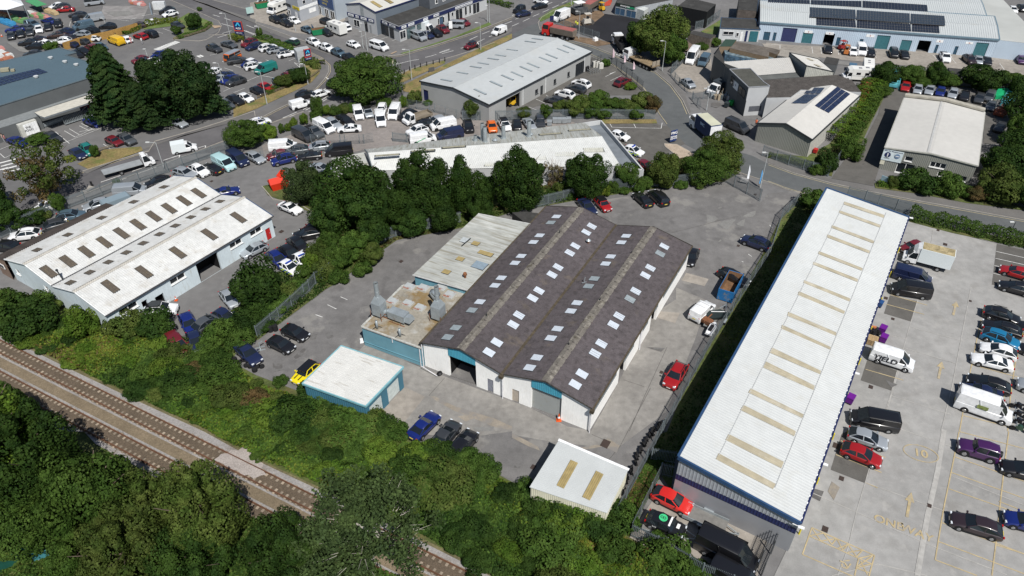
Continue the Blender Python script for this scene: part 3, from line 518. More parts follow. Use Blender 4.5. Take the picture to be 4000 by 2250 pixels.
M_gut=mat('mossy_gutter',(.075,.06,.04),.95,noise=((2,.3),(9,.3)))
mb=MB();mb.beam(b.at(.5,-.012,ze+.1),b.at(.5,1.008,ze+.1),.34,.14);mb.beam(b.at(1.012,-.012,ze-.02),b.at(1.012,1.01,ze-.02),.2,.18);mb.beam(b.at(-.01,-.01,ze+.02),b.at(-.01,1.01,ze+.02),.25,.15)
mb.box(tuple(b.at(.5,-.014,ze-.15)),(.5,.4,.4),b.rz);mb.box(tuple(b.at(1.012,-.012,ze-.15)),(.45,.45,.4),b.rz)
part(mb,'gutter',M_gut,b.r)
b.trim(mat('mossy_verge',(.05,.045,.04),.95,noise=((4,.4),)),h=.12,w=.1,oh=.28,sides='FB',drop=-.06)
WP=mat('white_pipe',(.6,.6,.62),.5)
for u in(.502,1.005,-.002):mb=MB();p=b.at(u,-.008,0);mb.cyl((p.x,p.y,.05),(p.x,p.y,ze-.2),.07,n=8);part(mb,'downpipe',WP,b.t)
mb=MB()
p=b.at(.01,-.03,.5);q=b.at(.11,-.03,.35);mb.cyl(p+Vector((0,0,.5)),q,.05,n=6);part(mb,'waste_pipe',WP,b.t);mb=MB()
p=b.at(1.008,.44,0);mb.cyl((p.x,p.y,.05),(p.x,p.y,ze-.2),.08,n=8)
part(mb,'downpipe',mat('white_pipe',(.6,.6,.62),.5),b.t)
SL=[("21:447,730;278,920;215,987;92,1127;30,1197 11:2468,1347;2405,1423 12:2253,140","12:2172,224;2010,400;1927,495 21:390,790"),("21:803,827;748,888;638,1025;582,1095;463,1240;403,1315 22:272,28;208,103;70,275;12,370 12:2424,548;2345,648",""),("21:1148,925;1100,990;993,1132;942,1204 22:655,150;592,233;458,411;390,505;250,700;177,802","21:828,1354;770,1430"),("21:1533,1030;1393,1247;1343,1322 22:1245,33;1078,285;1020,372;900,562;837,660;705,866;637,972","21:1492,1103 22:1188,113")]
for k,(a_,g_)in enumerate(SL):
 b.light(k,a_,1.0,1.3,SK_white)
 if g_:b.light(k,g_,1.0,1.3,SK_grey)
def roofpt(b,k,px,lift=.1):
 a,n,e1,e2=b.slope(k);return hitplane(rays(px)[0],a+n*lift,n)
mb=MB();p=roofpt(b,1,"21:768,1000");mb.cyl(p,p+Vector((0,0,.55)),.17);mb.cyl(p+Vector((0,0,.5)),p+Vector((0,0,.75)),.36,.08)
part(mb,'cowl',GALV,b.t)
for k,px in((1,"21:478,900"),(2,"21:1205,1105"),(2,"22:885,130"),(2,"22:570,580"),(0,"12:2320,290")):
 mb=MB();p=roofpt(b,k,px);mb.cyl(p,p+Vector((0,0,.45)),.07,n=6);part(mb,'vent_pipe',T_dark,b.t)
mb=MB();p=roofpt(b,2,"21:725,1400");mb.cyl(p,p+Vector((.1,.1,.9)),.05,n=6);mb.box((p.x,p.y,p.z+.1),(.7,.08,.06),.4);part(mb,'roof_pipe',GALV2,b.t)
PL=Bld('side_extension','narrow extension with dirty pale corrugated roof beside the brown workshop','building',quadroof("11:1595,1310 12:2120,20 21:165,815 11:2240,705",3.9),3.9,[(0,3.75),(1,3.95)])
mb=PL.wall('left');PL.wall('back',mb=mb);PL.wall('right',mb=mb);part(mb,'wall',W_lgrey,PL.t)
mb=PL.wall('front',rib=.2);part(mb,'blue_end_sheet',W_blue,PL.t)
PL.roof(R_dirty,per=.22,dep=.035,oh=.15)
PL.trim(mat('pale_flashing',(.5,.5,.49),.7,noise=((2,.2),)),h=.12,sides='FBR',drop=-.05)
for px in("11:2210,1000","11:2055,1155","11:1915,1285"):PL.light(0,px,.9,1.1,SK_olive)
for px,ls in(("11:2310,1100",2.2),):PL.light(0,px,.9,ls,SK_olive)
PL.light(0,"11:2250,1220",1.6,1.9,mat('blue_grey_rooflight',(.22,.28,.33),.5,noise=((3,.1),)))
PL.light(0,"11:2095,965",1.2,1.0,mat('pale_patch',(.40,.43,.44),.6,noise=((3,.1),)))
mb=MB();p=roofpt(PL,0,"11:2105,1345");mb.cyl(p,p+Vector((0,0,.55)),.16);mb.cyl(p+Vector((0,0,.5)),p+Vector((0,0,.8)),.3,.22);part(mb,'cowl',RUST,PL.t)
mb=MB();mb.beam(roofpt(PL,0,"11:2070,1025",.3),roofpt(PL,0,"11:2160,950",.3),.1,.1);part(mb,'rail',T_dark,PL.t)
sheetpts=quadroof("21:0,690;165,820 21:345,650;280,700;140,680",2.6)
mb=MB();mb.prism([sheetpts[i]for i in(0,1,2,3,4)],0.1,2.6);solo(mb,'lean_to','x' and[R_felt],'low dark flat-roofed lean-to in the corner behind the pale extension','building')
z=3.1;FB_=Bld('flat_block','flat-roofed pale blue block carrying rusty ducts beside the workshop gable','building',quadroof("12:1065,395;1665,610 12:2135,20;1480,-20",z),z,[(0,z),(1,z)])
mb=FB_.wall('front');FB_.wall('left',mb=mb);FB_.wall('right',mb=mb);FB_.wall('back',mb=mb);part(mb,'wall',W_blue,FB_.t)
mb=MB();mb.quad(FB_.at(0,0,z+.02),FB_.at(1,0,z+.02),FB_.at(1,1,z+.02),FB_.at(0,1,z+.02));FB_.r=part(mb,'roof',R_moss,FB_.t)
FB_.trim(mat('pale_coping',(.40,.40,.37),.9,noise=((3,.25),)),h=.16,w=.22,oh=.02,sides='FLB',drop=-.04)
mb=MB();q=lambda u,z:FB_.at(u,0,z)
dd=(FB_.B-FB_.A).normalized();nn=Vector((dd.y,-dd.x,0));mb.beam(q(0,.7)+nn*.05,q(1,.7)+nn*.05,.06,.08);part(mb,'base_ledge',W_blue,FB_.t)
mb=MB();p=q(.97,0)+nn*.1;mb.cyl((p.x,p.y,.05),(p.x,p.y,2.9),.06,n=8);p=q(.52,0)+nn*.08;mb.cyl((p.x,p.y,2.4),(p.x,p.y,3.2),.06,n=8);part(mb,'downpipe',mat('white_pipe',(.6,.6,.62),.5),FB_.t)
def fl(px,z=3.12):return pp(px,z)[0]
def stack(px,w,hb,hf,label,rz=b.rz):
 c=fl(px);t=thing('flue_stack',label,'flue',(c.x,c.y,c.z),rz)
 mb=MB();mb.box((c.x,c.y,c.z+.5+hb/2),(w,w,hb),rz);mb.cyl((c.x,c.y,c.z+.08),(c.x,c.y,c.z+.5),.4);part(mb,'duct_box',GALV2,t)
 mb=MB();n_=8;zt=c.z+.5+hb;mb.box((c.x,c.y,zt+.45),(w*1.02,w*1.02,.9),rz,taper=.42);part(mb,'hood',GALV2,t)
 mb=MB();mb.cyl((c.x,c.y,zt+.8),(c.x,c.y,zt+hf),.29,n=16,cap=False);mb.cyl((c.x,c.y,zt+hf*.55),(c.x,c.y,zt+hf*.55+.06),.3,n=16);part(mb,'pipe',GALV2,t,smooth=True)
 mb=MB();mb.cyl((c.x,c.y,zt+hf-.3),(c.x,c.y,zt+hf-.28),.25,n=16);part(mb,'pipe_throat',BLK,t)
 mb=MB();ca,sa=math.cos(rz),math.sin(rz)
 for i,j in((-1,-1),(1,-1),(1,1),(-1,1)):
  x,y=c.x+(i*ca-j*sa)*w*.6,c.y+(i*sa+j*ca)*w*.6;mb.cyl((x,y,c.z),(x,y,c.z+1.3),.04,n=5)
 mb.box((c.x,c.y,c.z+.55),(w*1.3,.06,.06),rz);mb.box((c.x,c.y,c.z+.06),(w*2,.12,.1),rz);part(mb,'stand',RUST,t)
stack("12:1250,285",1.35,1.85,3.0,'tall galvanised flue stack at the outer edge of the flat blue block')
stack("12:1840,320",1.35,1.85,3.0,'tall galvanised flue stack close to the brown workshop roof')
c=fl("12:1440,330");t=thing('duct_unit','rusty galvanised duct with round elbow lying on the mossy flat roof','duct',(c.x,c.y,c.z),b.rz)
mb=MB();mb.box((c.x,c.y,c.z+.95),(2.5,1.3,1.0),math.radians(-28));part(mb,'duct_box',GALV,t)
mb=MB();e=Vector((math.cos(math.radians(-28)),math.sin(math.radians(-28)),0));q=c+e*1.6+Vector((0,0,1.05));mb.box(tuple(q),(1.0,1.25,.7),math.radians(-28),taper=.6);part(mb,'outlet',GALV2,t)
mb=MB();q=c-e*1.25+Vector((0,0,.85));mb.cyl(q,q-e*.45,.42,n=12);mb.cyl(q-e*.4,q-e*.8-Vector((0,0,.45)),.34,n=12);mb.cyl(q-e*.8-Vector((0,0,.4)),q-e*.8-Vector((0,0,.85)),.34,n=12);part(mb,'elbow',GALV,t,smooth=True)
mb=MB()
for s_ in(-.6,.7):q=c+e*s_;mb.beam((q.x-.3,q.y-.5,c.z),(q.x-.3,q.y-.5,c.z+.9),.05,.05);mb.beam((q.x+.3,q.y+.5,c.z),(q.x+.3,q.y+.5,c.z+.9),.05,.05)
q=c-Vector((.2,.7,0));mb.beam(q-e*1.2,q+e*1.2,.1,.1);part(mb,'stand',RUST,t)
c=fl("12:1810,130");t=thing('duct_unit','bent galvanised duct behind the inner flue stack on the flat roof','duct',(c.x,c.y,c.z),b.rz)
mb=MB();mb.cyl(c+Vector((0,0,.3)),c+Vector((-.5,.5,1.2)),.42,n=14);mb.cyl(c+Vector((-.5,.5,1.1)),c+Vector((.4,-.3,1.25)),.4,n=14);part(mb,'elbow',GALV2,t,smooth=True)
mb=MB();mb.box((c.x-.3,c.y+.3,c.z+.6),(.08,1.2,1.1),.5);part(mb,'plate',RUST,t)
for i,(px,w_,l_,lab)in enumerate((("12:1375,150",1.1,.95,'rust-topped roof hatch next to the outer flue stack'),("12:1530,170",1.1,.9,'plain grey roof hatch at the centre of the flat roof'),("12:1650,215",1.1,1.0,'rust-flecked roof hatch nearest the bare mossy patch'),("12:1545,5",1.2,1.0,'grey roof hatch at the left of the back row'),("12:1685,15",1.2,1.0,'grey roof hatch second in the back row'),("12:1950,85",1.15,1.1,'rusty roof hatch beside the brown roof edge'),("12:1865,10",1.2,1.0,'heavily rusted roof hatch in the back row'))):
 c=fl(px);t=thing('roof_hatch',lab,'roof hatch',(c.x,c.y,c.z),b.rz,'hatches on the flat roof');mb=MB();w_*=1.2;l_*=1.2;mb.box((c.x,c.y,c.z+.15),(w_,l_,.3),b.rz);part(mb,'kerb_frame',mat('cream_upstand',(.45,.44,.40),.8,noise=((3,.1),)),t)
 mb=MB();mb.box((c.x,c.y,c.z+.36),(w_*.96,l_*.96,.12),b.rz,taper=.93);part(mb,'lid',ROWN,t)
for px,lab in(("12:1220,410",'thin grey vent pipe near the outer corner of the flat roof'),("12:1450,490",'thin grey vent pipe near the front edge of the flat roof')):
 c=fl(px);t=thing('vent_pipe',lab,'vent pipe',(c.x,c.y,c.z));mb=MB();mb.cyl(c,c+Vector((0,0,1.25)),.15,n=12);part(mb,'pipe',GALV,t,smooth=True)
 mb=MB();mb.beam(c-Vector((.6,.2,0)),c+Vector((.1,0,.5)),.05,.05);mb.beam(c+Vector((.6,.2,0)),c+Vector((0,0,.5)),.05,.05);part(mb,'brace',T_dark,t)
z=3.3;b=Bld('garage','teal double garage with flat white corrugated roof and two roller doors','garage',quadroof("12:485,965;1100,1185;1465,805;860,600",z),z,[(0,z),(1,z)])
o1=b.op('right',"12:1155,1230;1285,1080");o2=b.op('right',"12:1330,1150;1440,905");Lr=(b.C-b.B).length
o1=(.55,.55+2.3,.05,2.5);o2=(Lr-3.0,Lr-.7,.05,2.5)
mb=b.wall('right',[o1,o2],rib=0,depth=.2);b.wall('front',mb=mb,rib=.3);b.wall('back',mb=mb,rib=.3);b.wall('left',mb=mb,rib=.3);part(mb,'wall',W_teal,b.t)
for o in(o1,o2):b.fill('right',o,'shutter',m=mat('pale_grey_shutter',(.42,.46,.45),.5),depth=.15)
b.roof(mat('streaked_white_sheet',(.56,.56,.54),.7,noise=((.5,.05),(3,.07)),stain=(((.3,.27,.22),1.1,.58,.7,.7),),stretch=(.35,2.5,1)),per=.22,dep=.06,oh=.1);b.trim(mat('pale_teal_trim',(.19,.40,.45),.5,noise=((2,.15),)),h=.25,w=.12,oh=.15,drop=-.02)
z=3.0;b=Bld('storage_shed','small cream shed with white corrugated roof and two olive skylights','shed',quadroof("23:190,555;950,812;1158,388;475,97",z),z,[(0,z),(1,z)])
mb=b.wall('right',rib=.2);b.wall('front',mb=mb,rib=.2);b.wall('back',mb=mb,rib=.2);b.wall('left',mb=mb,rib=.2);part(mb,'wall',mat('cream_sheet_wall',(.62,.6,.48),.7,noise=((1,.08),)),b.t)
b.roof(mat('white_shed_roof',(.47,.49,.49),.5,noise=((.5,.05),)),per=.2,dep=.05,oh=.1);b.light(0,"23:555,420;815,540",2.55 if False else.8,2.5,SK_olive)if False else None
a,n_,e1,e2=b.slope(0)
for spec in("23:590,278;665,310;522,568;447,535","23:845,388;922,425;782,688;705,652"):
 P=[hitplane(r,a+n_*.16,n_)for r in rays(spec)];mb=MB();mb.rib(P[1],P[0],P[3],P[2],.2,.05);part(mb,'skylight',SK_olive,b.r)
mb=MB();mb.beam(b.at(-.02,1.02,z+.12),b.at(1.02,1.02,z+.12),.3,.06);part(mb,'ridge_flashing',SIGNW,b.r)
z=4.9;b=Bld('trade_unit','very long white-roofed trade unit with royal blue trim beside the concrete lot','building',[CP+d*((HC-k)/-d.z)for d,k in zip(rays("23:1690,250 33:320,905 31:1405,745;595,455"),(6.3,4.8,4.8,6.3))],z,[(0,6.3),(1,4.8)])
RT=b
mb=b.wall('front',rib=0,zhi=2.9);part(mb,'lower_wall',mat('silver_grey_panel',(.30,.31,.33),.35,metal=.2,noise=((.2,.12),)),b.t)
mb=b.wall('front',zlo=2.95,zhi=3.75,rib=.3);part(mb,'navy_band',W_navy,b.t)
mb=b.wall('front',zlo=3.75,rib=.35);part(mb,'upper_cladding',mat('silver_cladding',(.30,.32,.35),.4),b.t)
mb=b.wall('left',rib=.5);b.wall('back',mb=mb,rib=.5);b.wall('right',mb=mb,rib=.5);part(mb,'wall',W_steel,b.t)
b.roof(R_unit,per=.36,dep=.04,oh=.1)
b.trim(T_blue,h=.45,w=.2,oh=.15,sides='FBL',drop=-.0);b.trim(W_navy,h=.18,w=.14,oh=.15,sides='R',name='gutter',drop=-.05)
for k in range(64):mb=MB();p=b.at(1.004,(k+.5)/64,z-.02);mb.box(tuple(p),(.12,.22,.1),b.rz);part(mb,'gutter_bracket',SIGNW,b.t)
a,n_,e1,e2=b.slope(0)
SKL=["31:768,580;1172,715;1163,745;760,606","31:722,668;1133,815;1125,840;715,692","31:645,817;1068,975;1060,1000;638,842","31:600,910;1027,1075;1018,1100;592,938","31:514,1078;953,1250;945,1275;506,1106","31:460,1185;908,1360;900,1388;452,1212","31:365,1370 32:828,108;820,138 31:357,1398","32:312,35;775,235;765,262;300,72","32:205,242;690,450;682,482;195,280","32:142,372;632,595;625,622;132,410","32:40,600;535,835;522,870;15,650","22:2555,740 32:472,985;458,1030 22:2528,800","22:2405,1012 32:360,1275;345,1310 22:2378,1052","22:2330,1178 33:280,-10;265,40 22:2300,1228","23:2180,18 33:160,298;135,362 23:2150,78","23:2080,212 33:78,520;52,572 23:2052,272"]
for s_ in SKL:
 P=[hitplane(r,a+n_*.14,n_)for r in rays(s_)];mb=MB();mb.rib(P[0],P[3],P[2],P[1],.3,.04);part(mb,'skylight',SK_tan,b.r)
mb=MB()
for s_ in("31:765,600;500,1130 32:300,60;20,640 22:2400,1030 23:2080,240","31:1190,690;1010,1100 32:830,120;690,460;460,1030;280,1440 33:70,560"):
 P=[hitplane(r,a+n_*.135,n_)for r in rays(s_)]
 P=[P[0],P[-1]];mb.beam(P[0],P[-1],.07,.02)
part(mb,'lap_seam',mat('seam_grey',(.44,.45,.45),.6),b.r)
mb=MB()
for k in range(9):p=b.at(1.0,.04+k*.115,0);mb.box((p.x+.25,p.y-.15,.5),(.16,.16,1.0),b.rz)
for k,px in enumerate(("33:565,335","33:335,965","31:1440,745","32:895,860")):
 pass
for k in range(9):
 p=b.at(1.0,.04+k*.115,0);mb2=MB();mb2.cyl((p.x+.35,p.y-.2,0.03),(p.x+.35,p.y-.2,1.05),.09,n=8);mb2.cyl((p.x+.35,p.y-.2,1.05),(p.x+.35,p.y-.2,1.12),.09,.03,n=8)
 solo(mb2,'bollard',mat('yellow_bollard_paint',(.62,.52,.03),.5,noise=((2,.1),)),'yellow steel bollard against the long trade unit wall','bollard',group='yellow bollards along the trade unit')
for px,lab in(("33:575,325",'second floodlight up'),("33:335,960",'nearest'),("32:895,862",'middle'),("31:1440,745",'far corner')):
 c=pp(px,4.6)[0];w_=b.at(.99,.5,4.6);mb=MB();mb.box((c.x,c.y,4.6),(.55,.28,.1),math.radians(-25));dd=(b.A-b.B).normalized();mb.beam((c.x,c.y,4.6),(c.x+dd.x*.8,c.y+dd.y*.8,4.6),.06,.06);part(mb,'floodlight',SIGNW,b.t)
ze=3.6;zr=5.0;b=Bld('white_works','pale blue walled works with twin white corrugated roofs and brown skylights','building',quadroof("01:65,1160 02:1065,270 11:150,730 01:1755,330",ze),ze,[(0,ze),(.25,zr),(.5,ze),(.75,zr),(1,ze)])
ww=[("02:1150,275;1225,215",2),("02:1225,235;1300,178",1),("01:2245,1065;2355,985",2),("01:2495,910;2600,850",2),("01:1590,1448;1720,1375",2)]
wo=[];Lr=(b.C-b.B).length
for xm,wd,z0,z1 in((1.6,2.6,2.2,3.1),(9.3,2.4,2.2,3.1),(19.5,2.2,2.2,3.1),(23.3,2.2,2.2,3.1)):wo.append((xm,xm+wd,z0,z1))
od=b.op('right',"01:1890,1250;2080,1280");od=(13.6,17.3,.05,3.1);ar=(6.6,7.9,.05,1.9);pdoor=(26.0,26.9,.05,2.05);sd_=(4.7,5.5,1.3,2.4)
mb=b.wall('right',wo+[od,ar,pdoor,sd_]);fw=[(1.2,2.2,1.6,2.5),(8.0,9.0,1.6,2.4)];b.wall('front',fw,mb=mb);b.wall('back',mb=mb);b.wall('left',mb=mb);part(mb,'wall',W_pblue,b.t)
for o in wo:b.fill('right',o,'window',cols=2)
for o in fw:b.fill('front',o,'window',cols=1)
b.fill('right',od,'open');b.fill('right',ar,'open');b.fill('right',sd_,'open');b.fill('right',pdoor,'door',m=mat('red_door',(.42,.02,.02),.5),handle=True)
b.roof(R_fib,per=.3,dep=.05,oh=.2)
for u in(.25,.75):
 mb=MB()
 for s_ in(-1,1):mb.rib(b.at(u,-.01,zr+.19),b.at(u,1.01,zr+.19),b.at(u+s_*.013,1.01,zr+.1),b.at(u+s_*.013,-.01,zr+.1),.3,.04)
 part(mb,'ridge_cap',mat('stained_ridge',(.42,.40,.36),.9,noise=((1.5,.15),)),b.r)
mb=MB();mb.beam(b.at(.5,-.01,ze+.1),b.at(.5,1.01,ze+.1),.22,.12);mb.beam(b.at(1.012,-.01,ze-.02),b.at(1.012,1.01,ze-.02),.14,.14);part(mb,'gutter',mat('dark_gutter',(.06,.06,.065),.8),b.r)
b.trim(T_blue,h=.2,w=.1,oh=.22,sides='B',drop=-.02);b.trim(SIGNW,h=.14,w=.08,oh=.22,sides='F',name='verge_trim',drop=-.02)
b.light(0,"01:1650,430;1345,580;1022,740;680,912;370,1065",.95,1.7,SK_brown,per=.3)
b.light(1,"01:2000,492;1853,568;1703,645;1548,725;1390,808;1222,895;1050,987;870,1082;684,1178;490,1282",.95,2.6,SK_brown,per=.3)
b.light(2,"01:2210,577;2065,654;1918,735;1765,820;1605,905;1440,996;1270,1090;1088,1187;902,1289;708,1392",.95,1.6,SK_brown,per=.3)
b.light(3,"01:2400,737;2108,907;1790,1090;1450,1285;1110,1430",.95,2.6,SK_brown,per=.3)
mb=MB();p=roofpt(b,1,"01:640,1375");mb.cyl(p,p+Vector((-.35,.1,1.6)),.09,n=8);mb.cyl(p+Vector((-.35,.1,1.55)),p+Vector((-.37,.1,1.75)),.17,n=8);part(mb,'flue',T_dark,b.t)
WB=b
mb=MB();A2=b.at(-.14,-.01,2.9);B2=b.at(-.012,-.01,3.35);C2=b.at(-.012,.62,3.35);D2=b.at(-.14,.62,2.9)
t=thing('lean_to','dark-roofed lean-to along the far side of the white-roofed works','building',(A2.x,A2.y,0),b.rz)
mb.rib(D2,A2,B2,C2,.25,.03);part(mb,'roof',mat('dark_brown_sheet',(.055,.045,.04),.9,noise=((1,.3),)),t)
mb=MB()
for p_,q_ in((A2,B2),(D2,A2),(C2,D2)):mb.quad((p_.x,p_.y,0),(q_.x,q_.y,0),(q_.x,q_.y,q_.z-.05),(p_.x,p_.y,p_.z-.05))
part(mb,'wall',mat('brown_brick',(.2,.14,.11),.9,noise=((2,.2),)),t)
for v in(.04,.12):
 mb=MB();p=b.at(-.05-v*.5,-.014,2.0);mb.box(tuple(p),(1.1,.08,.7),b.rz);w1=part(mb,'window',FRM,t);mb=MB();mb.box((p.x,p.y,p.z),(.9,.12,.5),b.rz);part(mb,'pane',GLS,w1)
ze=4.0;zr=5.0;b=Bld('grey_warehouse','pale grey metal warehouse with long narrow skylights beside the road bend','building',quadroof("10:1655,815;2345,1050 20:795,520;130,345",ze),ze,[(0,ze),(.5,zr),(1,ze)])
ops=[b.op('right',sp)for sp in("10:2515,1060;2576,1060 20:85,960","20:232,960;262,910","20:284,960;312,885","20:418,860;445,810","20:556,785;582,735","20:636,770;732,660")]
ops=[(ops[0][0],ops[0][1],.05,3.2),(ops[1][0],ops[1][1],.9,1.9),(ops[2][0],ops[2][1],.05,2.1),(ops[3][0],ops[3][1],.9,2.0),(ops[4][0],ops[4][1],.9,2.0),(ops[5][0],ops[5][1],.05,2.8)]
mb=b.wall('right',ops,rib=.3);fo=b.op('front',"10:1688,980;1732,940");fo=(fo[0],fo[1],.05,2.4);b.wall('front',[fo],mb=mb,rib=.3);b.wall('back',mb=mb);b.wall('left',mb=mb);part(mb,'wall',mat('ribbed_grey_wall',(.33,.335,.33),.5,noise=((.4,.05),)),b.t)
b.fill('right',ops[0],'open');b.fill('right',ops[1],'window',fr=T_dark);b.fill('right',ops[2],'door');b.fill('right',ops[3],'window',fr=T_dark);b.fill('right',ops[4],'window',fr=T_dark);b.fill('right',ops[5],'window',cols=4,fr=T_dark);b.fill('front',fo,'door',m=W_navy)
b.roof(R_grey,per=.4,dep=.03,oh=.15);b.trim(T_dark,h=.28,w=.14,oh=.2)
b.light(0,"10:1915,805;2075,732;2210,672;2285,637;2385,590;2458,556;2576,500 20:183,418;255,390",.5,2.9,SK_grey)
b.light(1,"10:2255,920;2415,840;2530,777 20:50,745;140,690;212,655;330,595;398,562;510,507;573,474",.5,3.0,SK_grey)
mb=MB();mb.beam(b.at(.5,-.005,zr+.14),b.at(.5,1.005,zr+.14),.3,.06);part(mb,'ridge_cap',R_grey,b.r)
mb=MB()
for v in(.3,.52,.93):p=b.at(1.003,v,0);mb.cyl((p.x,p.y,.05),(p.x,p.y,3.8),.06,n=6)
part(mb,'downpipe',SIGNW,b.t)
A_=pp("21:1080,225",3.6)[0]
ze=3.6;b=Bld('flue_workshop','long white-roofed workshop with round flues behind the dark trees','building',quadroof("21:1080,218 20:720,1240 11:1105,60 11:1190,270",ze),ze,[(0,ze),(.5,4.9),(1,ze)])
mb=MB()
for sd in('front','back','left','right'):b.wall(sd,mb=mb)
part(mb,'wall',W_lgrey,b.t);b.roof(R_white,per=.33,dep=.04,oh=.15,segs=(0,));r0=b.r;b.roof(R_dirty,per=.33,dep=.04,oh=.15,segs=(1,),name='rear_roof')
b.trim(W_steel,h=.25,w=.12,oh=.18,sides='B',drop=-.02)
b.light(1,"11:1320,110;1680,65;1990,28 20:385,1345;680,1305",3.9,.7,mat('stained_rooflight',(.36,.34,.25),.6,noise=((2,.2),)))
b.light(0,"21:240,140;530,102;820,60 11:2400,200",3.4,1.2,mat('pale_stained_rooflight',(.46,.46,.40),.6,noise=((2,.15),)),par=r0)
for px,h,r,l in(("10:2280,1405",3.2,.32,'tall'),("10:2305,1430",3.0,.36,'double'),("10:2490,1390",2.6,.36,'leaning'),("20:170,1370",3.0,.36,'tall'),("10:2208,1410",1.0,.3,'short')):
 c=pp(px,4.55)[0];t=thing('flue_stack',f'{l} round galvanised flue standing on the white workshop roof','flue',(c.x,c.y,4.4),0,'flues on the white workshop roof')
 mb=MB();mb.cyl((c.x,c.y,4.2),(c.x,c.y,4.5+h),r,n=14,cap=False);part(mb,'pipe',GALV2,t,smooth=True);mb=MB();mb.cyl((c.x,c.y,4.35+h),(c.x,c.y,4.37+h),r*.96,n=14);part(mb,'pipe_throat',BLK,t);mb=MB();mb.cyl((c.x,c.y,4.3),(c.x,c.y,4.75),r*1.5,r*1.3,n=14);part(mb,'collar',GALV2,t)
for px,l in(("10:2405,1425",'mushroom cowl between the flues'),("20:185,1365",'mushroom cowl beside the end flue')):
 c=pp(px,4.5)[0];mb=MB();mb.cyl((c.x,c.y,4.3),(c.x,c.y,4.9),.25,n=12);mb.cyl((c.x,c.y,4.85),(c.x,c.y,5.1),.5,.15,n=12);solo(mb,'roof_cowl',GALV2,f'grey {l} on the white workshop roof','roof cowl',smooth=False)
Q=quadroof("21:1080,225 21:1320,265 20:895,1215 20:725,1240",3.3)
t=thing('parapet_block','flat-roofed end block with tall white parapet beside the forecourt','building',tuple(Q[0]-Vector((0,0,3.3))),0)
mb=MB();mb.flat(Q,2.6);part(mb,'roof',mat('blue_grey_flat_roof',(.16,.18,.2),.8,noise=((.4,.2),)),t)
mb=MB()
for i,j in((0,1),(1,2),(2,3)):
 a_,c_=Q[i],Q[j];mb.beam((a_.x,a_.y,1.7),(c_.x,c_.y,1.7),.25,3.4)
part(mb,'parapet_wall',mat('pale_parapet',(.47,.48,.48),.8,noise=((1,.1),)),t)
Q=quadroof("11:780,310;1160,250;1095,82;755,150",2.6);mb=MB();t=thing('annexe','low annexe with pale corrugated roof at the end of the flue workshop','building',tuple(Q[0]-Vector((0,0,2.6))),0)
mb.rib(Q[0],Q[3],Q[2],Q[1],.3,.04);part(mb,'roof',R_dirty,t);mb=MB()
for i in range(4):p_,q_=Q[i],Q[(i+1)%4];mb.quad((p_.x,p_.y,0),(q_.x,q_.y,0),(q_.x,q_.y,2.55),(p_.x,p_.y,2.55))
part(mb,'wall',W_white,t)
def block(name,label,spec,z,wm,rm,zs=None,coping=None,cat='building',wrib=0,rrib=0,zb=0,ret=False):
 P=quadroof(spec,z)if zs is None else[CP+d*((HC-k)/-d.z)for d,k in zip(rays(spec),zs)]
 a=sum(P[i].x*P[(i+1)%len(P)].y-P[(i+1)%len(P)].x*P[i].y for i in range(len(P)))
 if a<0:P=P[::-1]
 c=sum(P,Vector())/len(P);d=P[1]-P[0];t=thing(name,label,cat,(c.x,c.y,zb),math.atan2(d.y,d.x));mb=MB()
 for i in range(len(P)):
  p,q=P[i],P[(i+1)%len(P)]
  v=(Vector((p.x,p.y,zb)),Vector((q.x,q.y,zb)),Vector((q.x,q.y,q.z-.03)),Vector((p.x,p.y,p.z-.03)))
  mb.rib(*v,wrib,.03)if wrib else mb.quad(*v)
 part(mb,'wall',wm,t);mb=MB()
 if rrib and len(P)==4:mb.rib(P[0],P[1],P[2],P[3],rrib,.04)
 elif len(P)<=4 or zs is not None:mb.add(P,[tuple(range(len(P)))])
 else:mb.flat(P,z)
 r=part(mb,'roof',rm,t)
 if coping:
  mb=MB()
  for i in range(len(P)):mb.beam(P[i]+Vector((0,0,.02*(i%2))),P[(i+1)%len(P)]+Vector((0,0,.02*(i%2))),.2,.16)
  part(mb,'coping',coping,t)
 return(t,P,r)if ret else t
def face(t,p,q,spec,m,name,off=.05,z0=None,z1=None,frame=None,sub=None,lab=None):
 """flat panel lying on the vertical wall p->q, measured from two image points"""
 d=(q-p);d.z=0;d.normalize();n=Vector((d.y,-d.x,0));h=[hitplane(k,Vector((p.x,p.y,0)),n)for k in rays(spec)]
 x=sorted([(k-p).dot(d)for k in h]);z=sorted([k.z for k in h]);z0=z[0]if z0 is None else z0;z1=z[-1]if z1 is None else z1
 Q=lambda a,b,o=off:Vector((p.x,p.y,0))+d*a+n*o+Vector((0,0,b));mb=MB();a0,a1=x[0],x[-1]
 mb.quad(Q(a0,z0),Q(a1,z0),Q(a1,z1),Q(a0,z1))
 for(u,v),(e,f)in(((a0,z0),(a1,z0)),((a1,z0),(a1,z1)),((a1,z1),(a0,z1)),((a0,z1),(a0,z0))):mb.quad(Q(u,v,-.02),Q(e,f,-.02),Q(e,f),Q(u,v))
 o=part(mb,name,m,t,label=lab)
 if frame:
  mb=MB()
  for u,v,e,f in((a0,z0,a1,z0),(a1,z0,a1,z1),(a1,z1,a0,z1),(a0,z1,a0,z0)):mb.beam(Q(u,v),Q(e,f),.12,.06)
  if a1-a0>1.6:mb.beam(Q((a0+a1)/2,z0),Q((a0+a1)/2,z1),.1,.06)
  part(mb,'frame',frame,o)
 return o,Q(.5*(a0+a1),.5*(z0+z1),off+.03),math.atan2(d.y,d.x),(a1-a0,z1-z0)
